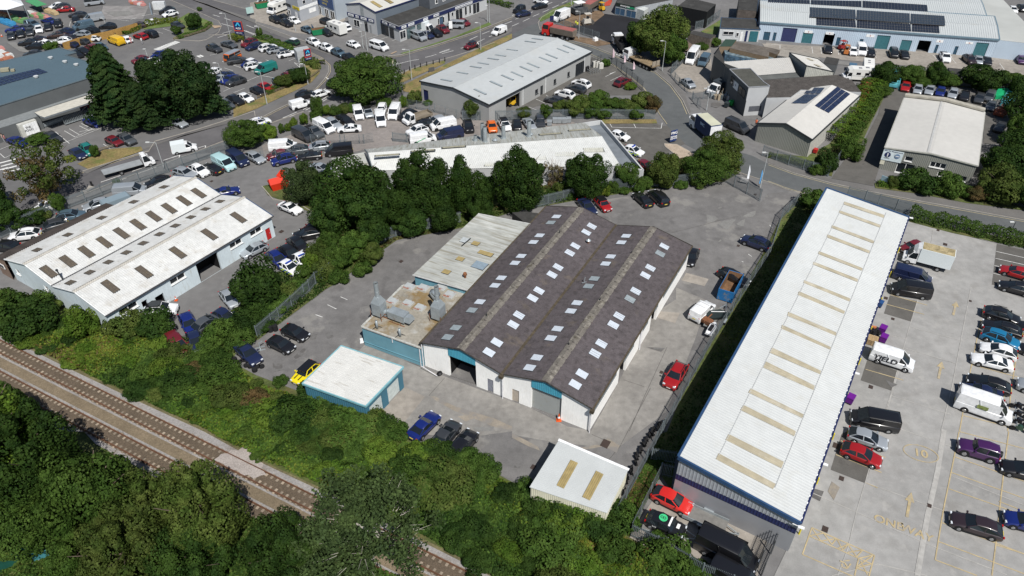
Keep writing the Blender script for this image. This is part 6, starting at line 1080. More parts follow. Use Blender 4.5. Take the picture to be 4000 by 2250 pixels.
o=relabel("32:2425,1315;1905,1135",'large white van with small green picture panel beside the motorcycles');mb=MB();mb.box((-.3,-1.06,1.6),(1.1,.03,.5));lpart(mb,'picture_panel',mat('green_picture',(.18,.22,.07),.6,noise=((3,.5),)),o)
o=relabel("S:1180,1020;900,1280",'small white van with two roof bars below the blue skip');mb=MB();mb.box((.2,0,1.93),(.06,1.5,.06));mb.box((-.6,0,1.93),(.06,1.5,.06));lpart(mb,'roof_bars',FRM,o)
def police(o,W=1.8):
 for s in(1,-1):
  mb=MB();mb2=MB()
  for k in range(8):(mb if k%2 else mb2).box((-1.5+k*.42,s*(W/2+.005),.62+.0*(k%2)),(.42,.04,.2));(mb2 if k%2 else mb).box((-1.5+k*.42,s*(W/2+.005),.42),(.42,.04,.2))
  lpart(mb,'yellow_check',mat('police_yellow',(.55,.75,.03),.5),o);lpart(mb2,'blue_check',mat('police_blue',(.01,.05,.35),.5),o)
 mb=MB();mb.box((0,0,1.55),(.25,1.0,.1));lpart(mb,'light_bar',mat('police_blue',(.01,.05,.35),.5),o)
F_,R_=pp("10:112,1215;-42,1258",.6);o=vehicle('suv',F_,R_,'white','',label='police car with yellow and blue checks driving on the main road',group='police cars');police(o,1.87)
for px,l in(("21:1285,92;1155,48",'police car with yellow and blue checks on the forecourt behind parapet'),("11:390,1275;285,1215",'white police car half hidden by the bushes beside the works')):
 o=relabel(px,l);police(o)
F_,R_=pp("11:505,1205;430,1140",.6);o=vehicle('hatchback',F_,R_,'white','',label='yellow-checked police hatchback nosed into the bushes by the works',group='police cars');police(o)
o=find("12:385,960;612,755");o['label']='yellow hatchback with black roof and bonnet stripes by the teal garage';mb=MB();mb.prism([(.70,-.6),(-1.45,-.6),(-1.5,.6),(.70,.6)],1.40,1.45);lpart(mb,'roof_panel',paint('black',COL['black']),o);mb=MB();mb.box((1.25,.3,.905),(.8,.12,.03));mb.box((1.25,-.3,.905),(.8,.12,.03));lpart(mb,'bonnet_stripe',PBLK,o)
F_,R_=pp("A:690,690;940,575",.8);o=vehicle('camper',F_,R_,'orange','',label='classic orange camper van with pale silver roof at the supermarket');mb=MB();mb.prism([(1.6,-.78),(1.6,.78),(-1.95,.78),(-1.95,-.78)][::-1],1.9,2.0);mb.box((-.1,0,1.32),(3.9,1.72,.12));lpart(mb,'roof_panel',paint('silver',COL['silver'],m=.35),o)
def lorry(F,R,label,cab,body,L,Wd=2.1,name='truck',cat='truck',z=.045,cablen=1.9,cabh=2.2,axles=(.12,.8),wr=.36,build=None,group=None):
 c=(F+R)/2;d=F-R;rz=math.atan2(d.y,d.x);t=thing(name,label,cat,(c.x,c.y,z),rz,group);hw=Wd/2;x0=L/2
 mb=MB();big=cabh>2.5
 st=[(x0,.5,.5 if not big else 1.3,.92),(x0-.04,.45,1.0 if not big else 1.7,.96),(x0-(.55 if not big else.12),.42,1.15 if not big else 1.8,.98),(x0-cablen,.42,1.2 if not big else 1.8,.98)]
 rg=[]
 for x,zb,zt,s in st:w=hw*s;rg.append([(x,-w,zb),(x,w,zb),(x,w,zt-.08),(x,w*.92,zt),(x,-w*.92,zt),(x,-w,zt-.08)])
 loft(mb,rg);xa,xb=x0-(.5 if not big else.08),x0-(1.1 if not big else.3);zt0=1.13 if not big else 1.75
 mb.add([(xb,-hw*.85,cabh-.12),(xb,hw*.85,cabh-.12),(x0-cablen,hw*.9,cabh-.1),(x0-cablen,-hw*.9,cabh-.1),(xb-.1,-hw*.8,cabh),(xb-.1,hw*.8,cabh),(x0-cablen,hw*.82,cabh),(x0-cablen,-hw*.82,cabh)],[(4,5,6,7),(0,1,5,4),(1,2,6,5),(2,3,7,6),(3,0,4,7)])
 mb.quad((x0-cablen,-hw*.9,1.1),(x0-cablen,-hw*.88,cabh-.1),(x0-cablen,hw*.88,cabh-.1),(x0-cablen,hw*.9,1.1))
 for s in(1,-1):
  mb.beam((xa,s*hw*.92,zt0),(xb,s*hw*.86,cabh-.1),.09,.06);mb.beam((x0-cablen+.05,s*hw*.93,1.1),(x0-cablen+.05,s*hw*.9,cabh-.1),.12,.05);mb.box((xa-.15,s*(hw+.12),zt0+.35),(.14,.2,.32))
 lpart(mb,'cab',paint(cab,COL[cab]),t)
 mb=MB();mb.quad((xa,-hw*.9,zt0),(xa,hw*.9,zt0),(xb,hw*.85,cabh-.12),(xb,-hw*.85,cabh-.12));lpart(mb,'windscreen',CGL,t)
 for s in(1,-1):
  mb=MB();q=[(xa-.02,s*hw*.955,zt0),(xb,s*hw*.87,cabh-.13),(x0-cablen+.1,s*hw*.9,cabh-.13),(x0-cablen+.1,s*hw*.955,zt0)];mb.add(q,[(0,1,2,3)if s<0 else(3,2,1,0)]);lpart(mb,'side_window',CGL,t)
  mb=MB();mb.box((x0-.03,s*hw*.68,.85 if not big else.75),(.1,.35,.18));lpart(mb,'headlight',HLT,t)
 mb=MB();mb.beam((x0-.6,0,.55),(-x0+.1,0,.55),.8,.18);lpart(mb,'chassis',PBLK,t)
 for f in axles:
  for s in(1,-1):
   mb=MB();x=x0-f*L;mb.cyl((x,s*(hw-.28),wr),(x,s*(hw-.02),wr),wr,n=16);w=lpart(mb,'wheel',TYRE,t);mb=MB();mb.cyl((x,s*(hw-.04),wr),(x,s*(hw+.005),wr),wr*.55,n=12);r=lpart(mb,'rim',RIM,t);r.parent=w
 if build:build(t,L,hw)
 return t
def boxbody(xr,z0,z1,m,roofm=None,w=None,name='box_body'):
 def f(t,L,hw):
  x1=L/2-xr;W_=w or hw+.03;mb=MB();mb.box(((x1-L/2)/2,0,(z0+z1)/2),(x1+L/2,2*W_,z1-z0));b=lpart(mb,name,m,t)
  if roofm:mb=MB();mb.box(((x1-L/2)/2,0,z1+.015),((x1+L/2)*.96,2*W_*.92,.04));lpart(mb,'roof_panel',roofm,t)
  return b
 return f
BOXW=mat('white_box_body',(.66,.71,.72),.5,noise=((.4,.03),));LICH=mat('lichened_box_roof',(.34,.28,.16),.9,noise=((1.2,.3),(5,.2)),stain=(((.12,.1,.05),1.5,.55,.68,.6),))
F_,R_=pp("31:1350,1120;1835,1245",.7)
def lut(t,L,hw):
 boxbody(1.95,.85,3.1,BOXW,LICH,w=1.06)(t,L,hw);mb=MB();loft(mb,[[(L/2-1.96,-1.0,2.15),(L/2-1.96,1.0,2.15),(L/2-1.96,1.0,3.08),(L/2-1.96,-1.0,3.08)],[(L/2-1.5,-.95,2.2),(L/2-1.5,.95,2.2),(L/2-1.5,.9,2.9),(L/2-1.5,-.9,2.9)],[(L/2-1.05,-.8,2.22),(L/2-1.05,.8,2.22),(L/2-1.05,.7,2.45),(L/2-1.05,-.7,2.45)]]);lpart(mb,'wind_deflector',paint('white',COL['white']),t)
lorry(F_,R_,'white box truck with mossy brown box roof on the concrete lot','white','',6.3,build=lut,axles=(.13,.76))
def bed(xr,z0,m,side=.0,name='deck',ends=True,w=None):
 def f(t,L,hw):
  x1=L/2-xr;W_=w or hw;mb=MB();mb.box(((x1-L/2)/2,0,z0),(x1+L/2,2*W_,.14));b=lpart(mb,name,m,t)
  if side:
   for s in(1,-1):mb=MB();mb.box(((x1-L/2)/2,s*W_,z0+side/2+.07),(x1+L/2,.06,side));lpart(mb,'side_board',m,t)
   for xx in(x1,-L/2):mb=MB();mb.box((xx,0,z0+side/2+.1),(.07,2*W_,side*1.1));lpart(mb,'end_board',m,t)
 return f
F_,R_=pp("01:1505,180;1085,298",.6);lorry(F_,R_,'white cab recovery truck with long bare flat bed on the main road','white','',8.6,build=bed(2.1,.98,ALU),axles=(.11,.68),cabh=2.35)
F_,R_=pp("01:1980,28;1732,72",.6);o=vehicle('small_van',F_,R_,'white','',label='white small van with square chiller box on the main road');mb=MB();mb.box((-.95,0,1.25),(2.4,1.85,1.6));lpart(mb,'box_body',BOXW,o)
F_,R_=pp("10:1490,1240;1755,1155",.6);lorry(F_,R_,'white dropside tipper truck in the fenced compound','white','',6.0,build=bed(1.95,.95,mat('brown_dropside',(.2,.17,.13),.9,noise=((1,.2),)),.4),axles=(.13,.78))
F_,R_=pp("10:1768,318;1612,292",.6);lorry(F_,R_,'white luton box van on the carpet showroom forecourt','white','',6.0,build=boxbody(1.9,.8,2.9,BOXW),axles=(.13,.78))
F_,R_=pp("20:2005,935;2150,872",.6);lorry(F_,R_,'white cab box truck backed against the dark grey block','white','',5.9,build=boxbody(1.9,.8,2.6,mat('dark_box',(.04,.05,.06),.5)),axles=(.13,.78))
def tip(t,L,hw):
 m=mat('dusty_tipper_body',(.20,.17,.14),.7,metal=.1,noise=((.8,.15),));x1=L/2-2.3;mb=MB();loft(mb,[[(x1,-hw*.75,1.0),(x1,hw*.75,1.0),(x1,hw,2.5),(x1,-hw,2.5)],[(-L/2,-hw*.75,1.0),(-L/2,hw*.75,1.0),(-L/2,hw,2.5),(-L/2,-hw,2.5)]]);b=lpart(mb,'tipper_body',m,t)
 mb=MB();mb.box(((x1-L/2)/2,0,2.53),((x1+L/2)*.97,hw*1.85,.08));lpart(mb,'load_cover',mat('faded_red_cover',(.30,.10,.09),.8,noise=((.6,.15),)),t)
F_,R_=pp("20:345,318;605,372",.8);lorry(F_,R_,'red cab eight-wheel tipper lorry with faded cover leaving the side road','scarlet','',8.8,Wd=2.5,name='lorry',cat='lorry',build=tip,axles=(.12,.32,.68,.84),wr=.5,cablen=2.0,cabh=2.95)
F_,R_=pp("20:1165,560;1430,680",.8)
def flatb(t,L,hw):
 bed(2.3,1.15,mat('timber_deck',(.22,.165,.10),.9,noise=((.7,.3),(4,.2))),.08)(t,L,hw)
 for s in(.6,-.6):mb=MB();mb.box((-L/2+.1,s,1.7),(.12,1.0,1.4));lpart(mb,'loading_ramp',mat('ramp_steel',(.28,.24,.19),.8,noise=((2,.2),)),t)
lorry(F_,R_,'white cab plant lorry with timber deck and raised rear ramps','white','',10.0,Wd=2.5,name='lorry',cat='lorry',build=flatb,axles=(.1,.26,.62,.74,.84),wr=.45,cablen=1.9,cabh=2.7)
F_,R_=pp("20:1048,400;1140,520",.8);lorry(F_,R_,'white tank lorry with black tipper parked under the big tree','white','',8.0,Wd=2.4,name='lorry',cat='lorry',build=bed(2.2,1.2,mat('black_tipper',(.02,.02,.022),.6),1.1),axles=(.12,.7,.84),wr=.48,cablen=2.0,cabh=2.8)
def curt(t,L,hw):
 boxbody(2.2,.95,3.55,mat('navy_curtain',(.015,.035,.10),.6,noise=((.5,.1),)),mat('cream_lorry_roof',(.50,.50,.38),.7,noise=((.4,.1),)),w=1.22)(t,L,hw);mb=MB();mb.box((-L/2-.03,0,2.2),(.06,2.35,2.4));lpart(mb,'rear_doors',paint('white',COL['white']),t)
 q=sidetext(t,'BMC',.8,mat('pale_blue_lettering',(.45,.6,.75),.5),1,x=-1,z=2.6,W=2.42)
a_,b_=[CP+d*((HC-3.6)/-d.z)for d in rays("20:1880,1112;2035,1240")];lorry(Vector((a_.x,a_.y,0)),Vector((b_.x,b_.y,0)),'navy curtain-sided lorry with cream roof parked at the estate road bend','white','',7.8,Wd=2.4,name='lorry',cat='lorry',build=curt,axles=(.13,.76),wr=.45,cablen=2.0,cabh=2.7)
def mhome(px,label,L=6.4,cat='motorhome'):
 F_,R_=pp(px,1.0)
 def f(t,L,hw):
  m=mat('cream_coachwork',(.68,.68,.65),.4,noise=((.5,.03),));mb=MB();x1=L/2-1.6
  loft(mb,[[(x1+.9,-hw*.95,2.0),(x1+.9,hw*.95,2.0),(x1+.8,hw*.9,2.55),(x1+.8,-hw*.9,2.55)],[(x1,-hw-.05,1.95),(x1,hw+.05,1.95),(x1,hw,2.85),(x1,-hw,2.85)]]);mb.box(((x1-L/2)/2,0,1.65),(x1+L/2,2*hw+.1,2.3));lpart(mb,'coach_body',m,t)
  mb=MB();mb.box((.0,.3,2.84),(.6,.6,.1));mb.box((-1.6,-.2,2.84),(.7,.6,.1));lpart(mb,'roof_vent',mat('grey_vent',(.2,.2,.22),.4),t)
  for s in(1,-1):
   for xx in(.3,-1.5):mb=MB();mb.box((xx,s*(hw+.06),1.85),(.9,.04,.5));lpart(mb,'window',CGL,t)
   mb=MB();mb.box((-.5,s*(hw+.055),1.35),(4,.03,.06));lpart(mb,'stripe',mat('grey_stripe',(.3,.32,.34),.5),t)
 lorry(F_,R_,label,'white','',L,Wd=2.2,name='motorhome',cat=cat,build=f,axles=(.15,.74),cabh=2.1)
mhome("30:775,755;1035,770",'white motorhome with roof vents beside the tall hedge gap');mhome("10:728,262;885,325",'white motorhome on the trade shop forecourt by the green skip');mhome("10:135,115;300,55",'white motorhome parked near the top edge by the trade office')
def trailer_box(px,label,name,cat,L,Wd,H,m,z=.5,win=True):
 F_,R_=pp(px,1.0);c=(F_+R_)/2;d=F_-R_;t=thing(name,label,cat,(c.x,c.y,.045),math.atan2(d.y,d.x));mb=MB();hw=Wd/2
 loft(mb,[[(L/2,-hw*.95,z),(L/2,hw*.95,z),(L/2-.2,hw*.9,H-.2),(L/2-.2,-hw*.9,H-.2)],[(L/2-.4,-hw,z),(L/2-.4,hw,z),(L/2-.4,hw,H),(L/2-.4,-hw,H)],[(-L/2+.2,-hw,z),(-L/2+.2,hw,z),(-L/2+.2,hw,H),(-L/2+.2,-hw,H)],[(-L/2,-hw*.95,z),(-L/2,hw*.95,z),(-L/2,hw*.9,H-.3),(-L/2,-hw*.9,H-.3)]]);lpart(mb,'body',m,t)
 mb=MB();mb.beam((L/2,0,.5),(L/2+1,0,.45),.1,.1);lpart(mb,'drawbar',GALV2,t)
 for s in(1,-1):mb=MB();mb.cyl((0,s*(hw-.2),.33),(0,s*(hw+.01),.33),.33,n=14);lpart(mb,'wheel',TYRE,t)
 if win:
  for s in(1,-1):mb=MB();mb.box((0,s*(hw+.01),1.6),(1.4,.03,.5));lpart(mb,'window',CGL,t)
  mb=MB();mb.box((.5,0,H+.04),(.5,.5,.08));mb.box((-.8,0,H+.04),(.5,.5,.08));lpart(mb,'roof_vent',mat('grey_vent',(.2,.2,.22),.4),t)
 return t
trailer_box("30:1000,650;1000,730",'white caravan with two roof vents behind the motorhome','caravan','caravan',5.2,2.2,2.6,mat('cream_coachwork',(.68,.68,.65),.4,noise=((.5,.03),)))
trailer_box("01:1315,540;1040,640",'long grey covered trailer along the far side of the works','covered_trailer','trailer',4.6,1.9,1.9,mat('grey_trailer_cover',(.20,.26,.30),.6,noise=((.5,.06),)),win=False)
trailer_box("30:855,640;850,700",'small blue box trailer on the concrete yard','box_trailer','trailer',2.6,1.6,1.5,mat('faded_blue',(.07,.14,.22),.7,noise=((1,.2),)),win=False)
def flat_trailer(px,label,L,Wd,sides=.0,z=.55):
 F_,R_=pp(px,z);c=(F_+R_)/2;d=F_-R_;t=thing('trailer',label,'trailer',(c.x,c.y,.045),math.atan2(d.y,d.x));hw=Wd/2;mb=MB()
 mb.box((0,0,z),(L,Wd,.07));lpart(mb,'deck',mat('grey_deck',(.17,.165,.155),.8,noise=((2,.15),)),t)
 for s in(1,-1):mb=MB();mb.box((0,s*(hw+.03),z+sides/2),(L,.06,.12+sides));mb.box((0,s*(hw+.2),.78 if not sides else.7),(1.0,.26,.04));lpart(mb,'side_rail',GALV2,t)
 for s in(1,-1):mb=MB();mb.cyl((0,s*(hw+.08),.3),(0,s*(hw+.27),.3),.3,n=14);w=lpart(mb,'wheel',TYRE,t)
 mb=MB();mb.beam((L/2,hw*.5,.5),(L/2+1.3,0,.45),.08,.1);mb.beam((L/2,-hw*.5,.5),(L/2+1.3,0,.45),.08,.1);mb.cyl((L/2+1.25,.0,.1),(L/2+1.25,0,.75),.05,n=8);lpart(mb,'drawbar',GALV2,t)
 return t
o=flat_trailer("23:1710,1020;1360,900",'grey car transporter trailer carrying the black rally car',4.1,2.0,.03,z=.5)
F_,R_=pp("23:1705,1000;1390,860",1.1);r_=vehicle('mini',F_,R_,'black','',z=.5,label='black rally car with green roof emblem on a flat trailer')
mb=MB();mb.cyl((-.35,0,1.40),(-.35,0,1.455),.42,n=20);e=lpart(mb,'roof_emblem',mat('bright_green',(.05,.5,.2),.5),r_);mb=MB()
for s in(.13,-.13):
 for k in range(12):a0,a1=2*math.pi*k/12,2*math.pi*(k+1)/12;mb.beam((-.35+.13*math.cos(a0)+s,.13*math.sin(a0),1.46),(-.35+.13*math.cos(a1)+s,.13*math.sin(a1),1.46),.05,.02)
q=lpart(mb,'loops',TXB,r_);q.parent=e
mb=MB();mb.box((.42,0,1.33),(.18,1.15,.04));lpart(mb,'sun_strip',SIGNW,r_);mb=MB();mb.box((1.2,.15,.93),(.3,.55,.02));lpart(mb,'bonnet_decal',SIGNW,r_);sidetext(r_,'343',.3,SIGNW,-1,x=-.9,z=.72,W=1.74)
flat_trailer("23:2135,965;1755,795",'empty grey low-sided trailer beside the silver wall',4.2,1.7,.3,z=.5)
o=flat_trailer("22:2140,190;1980,440",'rusty flat trailer loaded with scrap by the right fence',4.6,1.9,.1,z=.55)
c=pp("22:2010,410",.9)[0];t=thing('jet_ski','white and black jet ski dumped on the rusty trailer','jet ski',(c.x,c.y,.6),1.0);mb=MB();loft(mb,[[(1.3,-.1,.3),(1.3,.1,.3),(1.3,.1,.45),(1.3,-.1,.45)],[(.6,-.5,.1),(.6,.5,.1),(.6,.42,.6),(.6,-.42,.6)],[(-.6,-.55,.1),(-.6,.55,.1),(-.6,.4,.5),(-.6,-.4,.5)],[(-1.3,-.45,.15),(-1.3,.45,.15),(-1.3,.35,.4),(-1.3,-.35,.4)]]);lpart(mb,'hull',paint('white',COL['white']),t);mb=MB();mb.box((-.3,0,.62),(1.1,.4,.25));lpart(mb,'seat',PBLK,t);mb=MB();mb.beam((.35,-.35,.85),(.35,.35,.85),.06,.06);mb.beam((.35,0,.55),(.35,0,.85),.08,.08);lpart(mb,'handlebar',PBLK,t)
c=pp("22:2070,275",.9)[0];t=thing('scrap_boat','dark covered boat hull lying beside the blue skip','boat',(c.x,c.y,.5),.1);mb=MB();loft(mb,[[(1.6,-.1,.4),(1.6,.1,.4),(1.6,.1,.6),(1.6,-.1,.6)],[(.6,-.6,0),(.6,.6,0),(.6,.8,.7),(.6,-.8,.7)],[(-1.5,-.6,0),(-1.5,.6,0),(-1.5,.8,.6),(-1.5,-.8,.6)]]);lpart(mb,'hull',mat('dark_green_hull',(.02,.03,.03),.6),t);mb=MB();mb.beam((1.2,.2,.72),(-.8,.45,.72),.1,.06);lpart(mb,'stripe',SIGNW,t)
c=pp("22:1965,340",.9)[0];mb=MB();mb.box((c.x,c.y,1.0),(.9,1.3,.5),.8);mb.beam((c.x-.6,c.y-.4,1.2),(c.x+.7,c.y+.8,1.5),.12,.12);solo(mb,'scrap_box',RUST,'rusty box of scrap metal on the flat trailer','scrap box')
def skipbin(px,label,L,Wd,H,m,inner,rz=None,z=.05,group=None):
 a,b_=pp(px);c=(a+b_)/2;d=a-b_;t=thing('skip',label,'skip',(c.x,c.y,z),math.atan2(d.y,d.x),group);hw=Wd/2;mb=MB()
 o_=[(L/2,hw),(-L/2,hw),(-L/2,-hw),(L/2,-hw)];i_=[(x*.95,y*.93)for x,y in o_];k=.92 if L<5 else 1
 B_=[(x*k,y,.12)for x,y in o_];T_=[(x,y,H)for x,y in o_];I_=[(x,y,H)for x,y in i_];J=[(x*.9,y*.95,.35)for x,y in i_]
 mb.add(B_+T_+I_+J,[(0,1,2,3)]+[(k2,4+k2,4+(k2+1)%4,(k2+1)%4)for k2 in range(4)]+[(4+k2,8+k2,8+(k2+1)%4,4+(k2+1)%4)for k2 in range(4)])
 for x in(-L*.25,0,L*.25):
  for s in(1,-1):mb.box((x,s*(hw+.03),H/2),(.08,.08,H*.85))
 lpart(mb,'shell',m,t);mb=MB();mb.add(I_+J,[(k2,4+k2,4+(k2+1)%4,(k2+1)%4)for k2 in range(4)]+[(4,7,6,5)]);lpart(mb,'inside',inner,t);return t
RSTB=mat('rusty_skip_inside',(.17,.095,.05),.95,noise=((.8,.25),(4,.2)));
skipbin("S:1420,950;1560,690",'big blue open skip with rusty inside by the right fence',5.0,2.1,1.85,mat('skip_blue',(.015,.13,.33),.6,noise=((1,.1),),stain=(((.2,.2,.18),1,.55,.66,.7),)),RSTB)
skipbin("10:600,350;670,340",'green skip full of brown waste beside the motorhome',3.6,1.8,1.4,mat('skip_green',(.01,.17,.07),.6,noise=((1,.1),)),RSTB)
skipbin("10:20,85;110,70",'green skip near the top edge beside a motorhome',3.6,1.8,1.4,mat('skip_green',(.01,.17,.07),.6),RSTB)
c=pp("11:230,410",.6)[0];t=thing('red_skip','bright red covered skip with open lid by the pine tree','skip',(c.x,c.y,.05),.55);mb=MB();loft(mb,[[(1.3,-.8,0),(1.3,.8,0),(1.6,.95,1.3),(1.6,-.95,1.3)],[(-1.3,-.8,0),(-1.3,.8,0),(-1.6,.95,1.3),(-1.6,-.95,1.3)]]);lpart(mb,'shell',mat('skip_red',(.55,.03,.01),.5,noise=((1,.08),)),t);mb=MB();mb.add([(1.6,-.95,1.3),(1.6,.95,1.3),(-1.6,.95,1.3),(-1.6,-.95,1.3),(1.5,0,2.0),(-1.5,0,2.0)],[(0,1,4),(1,2,5,4),(2,3,5),(3,0,4,5)]);mb.beam((.2,.0,2.0),(1.4,.9,2.5),1.0,.06);lpart(mb,'lid',mat('skip_red',(.55,.03,.01),.5),t)
for i,px in enumerate(("32:2455,1175;2600,1215","32:2450,1255;2600,1290","32:2455,1330;2600,1365","32:2470,1400;2610,1440")):
 F_,R_=pp(px,.5);c=(F_+R_)/2;d=F_-R_;t=thing('motorcycle','dark motorcycle on its stand at the right edge','motorcycle',(c.x,c.y,.04),math.atan2(d.y,d.x),'motorcycles in a row at the right edge');
 for x in(.72,-.72):mb=MB();mb.cyl((x,-.07,.31),(x,.07,.31),.31,n=14);lpart(mb,'wheel',TYRE,t)
 mb=MB();loft(mb,[[(.5,-.1,.5),(.5,.1,.5),(.5,.1,.8),(.5,-.1,.8)],[(.2,-.2,.4),(.2,.2,.4),(.2,.2,1.0),(.2,-.2,1.0)],[(-.2,-.2,.35),(-.2,.2,.35),(-.2,.15,.85),(-.2,-.15,.85)]]);lpart(mb,'tank',paint('green' if i==3 else 'black',COL['green' if i==3 else 'black']),t)
 mb=MB();mb.beam((-.15,0,.82),(-.95,0,.9),.28,.12);lpart(mb,'seat',PBLK,t);mb=MB();mb.beam((.55,-.35,1.05),(.55,.35,1.05),.05,.05);mb.beam((.72,0,.31),(.5,0,1.05),.07,.07);lpart(mb,'handlebar',GALV2,t)
LF=dict(dark=leafmat('leaf_dark',(.018,.041,.008),(.036,.068,.012)),mid=leafmat('leaf_mid',(.038,.076,.013),(.062,.105,.019)),lime=leafmat('leaf_lime',(.058,.112,.013),(.09,.135,.019)),olive=leafmat('leaf_olive',(.045,.074,.014),(.08,.105,.024)),conifer=leafmat('leaf_conifer',(.013,.034,.009),(.030,.054,.014)),pine=leafmat('leaf_pine',(.034,.056,.020),(.058,.088,.028)),gold=leafmat('leaf_gold',(.08,.12,.014),(.13,.14,.022)),rust=leafmat('leaf_rust',(.075,.07,.025),(.13,.085,.035)))
BARK=mat('bark',(.11,.085,.065),.95,noise=((2,.3),(9,.3)));BARKP=mat('pale_bark',(.36,.34,.29),.9,noise=((1.5,.25),(7,.2)))
def quads_mesh(name,C,N,size,mats,mi=None,aspect=.75):
 n=len(C);N=N/np.linalg.norm(N,axis=1,keepdims=True);A=rng.normal(size=(n,3));A-=N*(A*N).sum(1,keepdims=True);A/=np.linalg.norm(A,axis=1,keepdims=True);B=np.cross(N,A)
 s=(size if np.ndim(size)else np.full(n,size))[:,None]*rng.uniform(.6,1.25,(n,1))*.5;A=A*s;B=B*s*aspect
 V=np.stack([C-A,C-B*1.0-A*.0,C+A,C+B],1).reshape(-1,3);me=bpy.data.meshes.new(name)
 me.vertices.add(4*n);me.vertices.foreach_set('co',V.astype(np.float32).ravel());me.loops.add(4*n);me.loops.foreach_set('vertex_index',np.arange(4*n,dtype=np.int32));me.polygons.add(n);me.polygons.foreach_set('loop_start',np.arange(0,4*n,4,dtype=np.int32));me.polygons.foreach_set('loop_total',np.full(n,4,dtype=np.int32))
 for m in mats:me.materials.append(m)
 if mi is not None:me.polygons.foreach_set('material_index',mi.astype(np.int32))
 me.update(calc_edges=True);return me
def sph(n):v=rng.normal(size=(n,3));return v/np.linalg.norm(v,axis=1,keepdims=True)
def crown_points(n,lobes,seed,flat=1.0,rough=.18,lo=-.75,r0=.3,r1=.5):
 R=np.random.default_rng(seed);c=[]
 while len(c)<lobes:
  p=R.uniform(-1,1,3)
  if np.linalg.norm(p)<1 and p[2]>lo:c.append(p*np.array([.70,.70,.64]))
 c=np.array(c);rad=R.uniform(r0,r1,lobes);P=[];Nn=[]
 per=int(n/lobes*2.2)
 for k in range(lobes):
  d=sph(per);f=1-np.abs(rng.normal(0,rough,(per,1)));p=c[k]+d*rad[k]*f
  dist=np.linalg.norm(p[:,None]-c[None],axis=2)/rad[None];inside=(dist<.72).sum(1)>0
  keep=~inside|(rng.random(per)<.06);P.append(p[keep]);Nn.append(d[keep])
 P=np.concatenate(P);Nn=np.concatenate(Nn);i=rng.permutation(len(P))[:n];P,Nn=P[i],Nn[i]
 return P*np.array([1,1,flat]),Nn+sph(len(P))*.55+np.array([0,0,.35])
def norm01(P,Nn=None):
 z0,z1=P[:,2].min(),P[:,2].max();r=np.percentile(np.linalg.norm(P[:,:2],axis=1),97);Q=P.copy();Q[:,2]=(P[:,2]-z0)/(z1-z0);Q[:,:2]/=r;return Q
CR={}
def crown(kind,leaf,var):
 k=(kind,leaf,var)
 if k in CR:return CR[k]
 g=(kind,var)
 if g not in CR:
  if kind=='broad':P,N=crown_points(15000,44,10+var,r0=.15,r1=.38,rough=.25);s=.078
  elif kind=='big':P,N=crown_points(34000,90,20+var,r0=.11,r1=.30,rough=.28);s=.050
  elif kind=='bush':P,N=crown_points(7000,30,30+var,flat=.8,lo=-.3,r0=.18,r1=.42,rough=.25);s=.10
  elif kind=='sparse':P,N=crown_points(3200,30,40+var,r0=.09,r1=.2);s=.062
  elif kind=='conifer':
   n=26000;t=rng.random(n)**.75;z=1-t;br=.10+.9*t**.58;a=rng.uniform(0,2*np.pi,n);lay=(np.sin(z*70+3*np.sin(a*3)+a)+1)/2;rr=br*(.55+.45*rng.random(n)**.4)*(.72+.28*lay)*(1+.2*np.sin(a*3+z*7+var*2))*(1+.14*np.sin(a*7-z*15))
   P=np.stack([rr*np.cos(a),rr*np.sin(a),z-.05*rr],1);N=np.stack([np.cos(a)*.5,np.sin(a)*.5,.9+0*a],1)+sph(n)*.5;s=.066
  elif kind=='pine':
   n=16000;cl=90;cc=sph(cl)*rng.uniform(.45,1,(cl,1));cc[:,2]=np.abs(cc[:,2])*.8;k_=rng.integers(0,cl,n);P=cc[k_]+sph(n)*rng.random((n,1))**.5*.17*np.array([1,1,.5]);N=sph(n)+np.array([0,0,.8]);s=.045
  elif kind=='round':
   n=9000;d=sph(n);d[:,2]=np.abs(d[:,2])*1.0-.15;f=1+.10*np.sin(d[:,:1]*7+var)*np.cos(d[:,1:2]*8)+rng.normal(0,.05,(n,1));P=d*f;N=d+sph(n)*.5;s=.10
  CR[g]=(norm01(P),N,s)
 P,N,s=CR[g];CR[k]=(P,N,s,leaf,{});return CR[k]
SHARE={}
def crown_mesh(kind,leaf,var,r,h,leafscale=1):
 """crown of radius r and height h; similar sizes share one mesh"""
 q=lambda x:round(math.log(x)/math.log(1.3));key=(kind,leaf,var,q(r),q(h),leafscale)
 if key not in SHARE:
  P,N,s,_,_=crown(kind,leaf,var);rr,hh=1.3**q(r),1.3**q(h);Q=P*np.array([rr,rr,hh]);lsz=s*(rr*rr*max(hh,.5)/1.0)**(1/3)*1.0*leafscale
  SHARE[key]=(quads_mesh('foliage',Q,N/np.array([rr,rr,hh]),lsz,[LF[leaf]]),rr,hh)
 return SHARE[key]
VEG=[]
def trunk_mb(r,H,h0,big=False,kind='broad',seed=0):
 mb=MB();R=random.Random(seed);tr=max(.06,H*.018);mb.cyl((0,0,-.1),(0,0,H*.55),tr*1.3,tr*.8,n=8,cap=False)
 if kind in('conifer',):mb.cyl((0,0,H*.55),(0,0,H*.95),tr*.8,.04,n=6);return mb
 for k in range(0 if kind=='pine' else 5 if r>1.5 else 3):
  a=R.uniform(0,6.28);b=R.uniform(.6,.97)*r;z=H*R.uniform(.3,.55);mb.cyl((0,0,z),(b*math.cos(a),b*math.sin(a),min(H*.9,z+H*.3)),tr*.55,tr*.15,n=5,cap=False)
 return mb
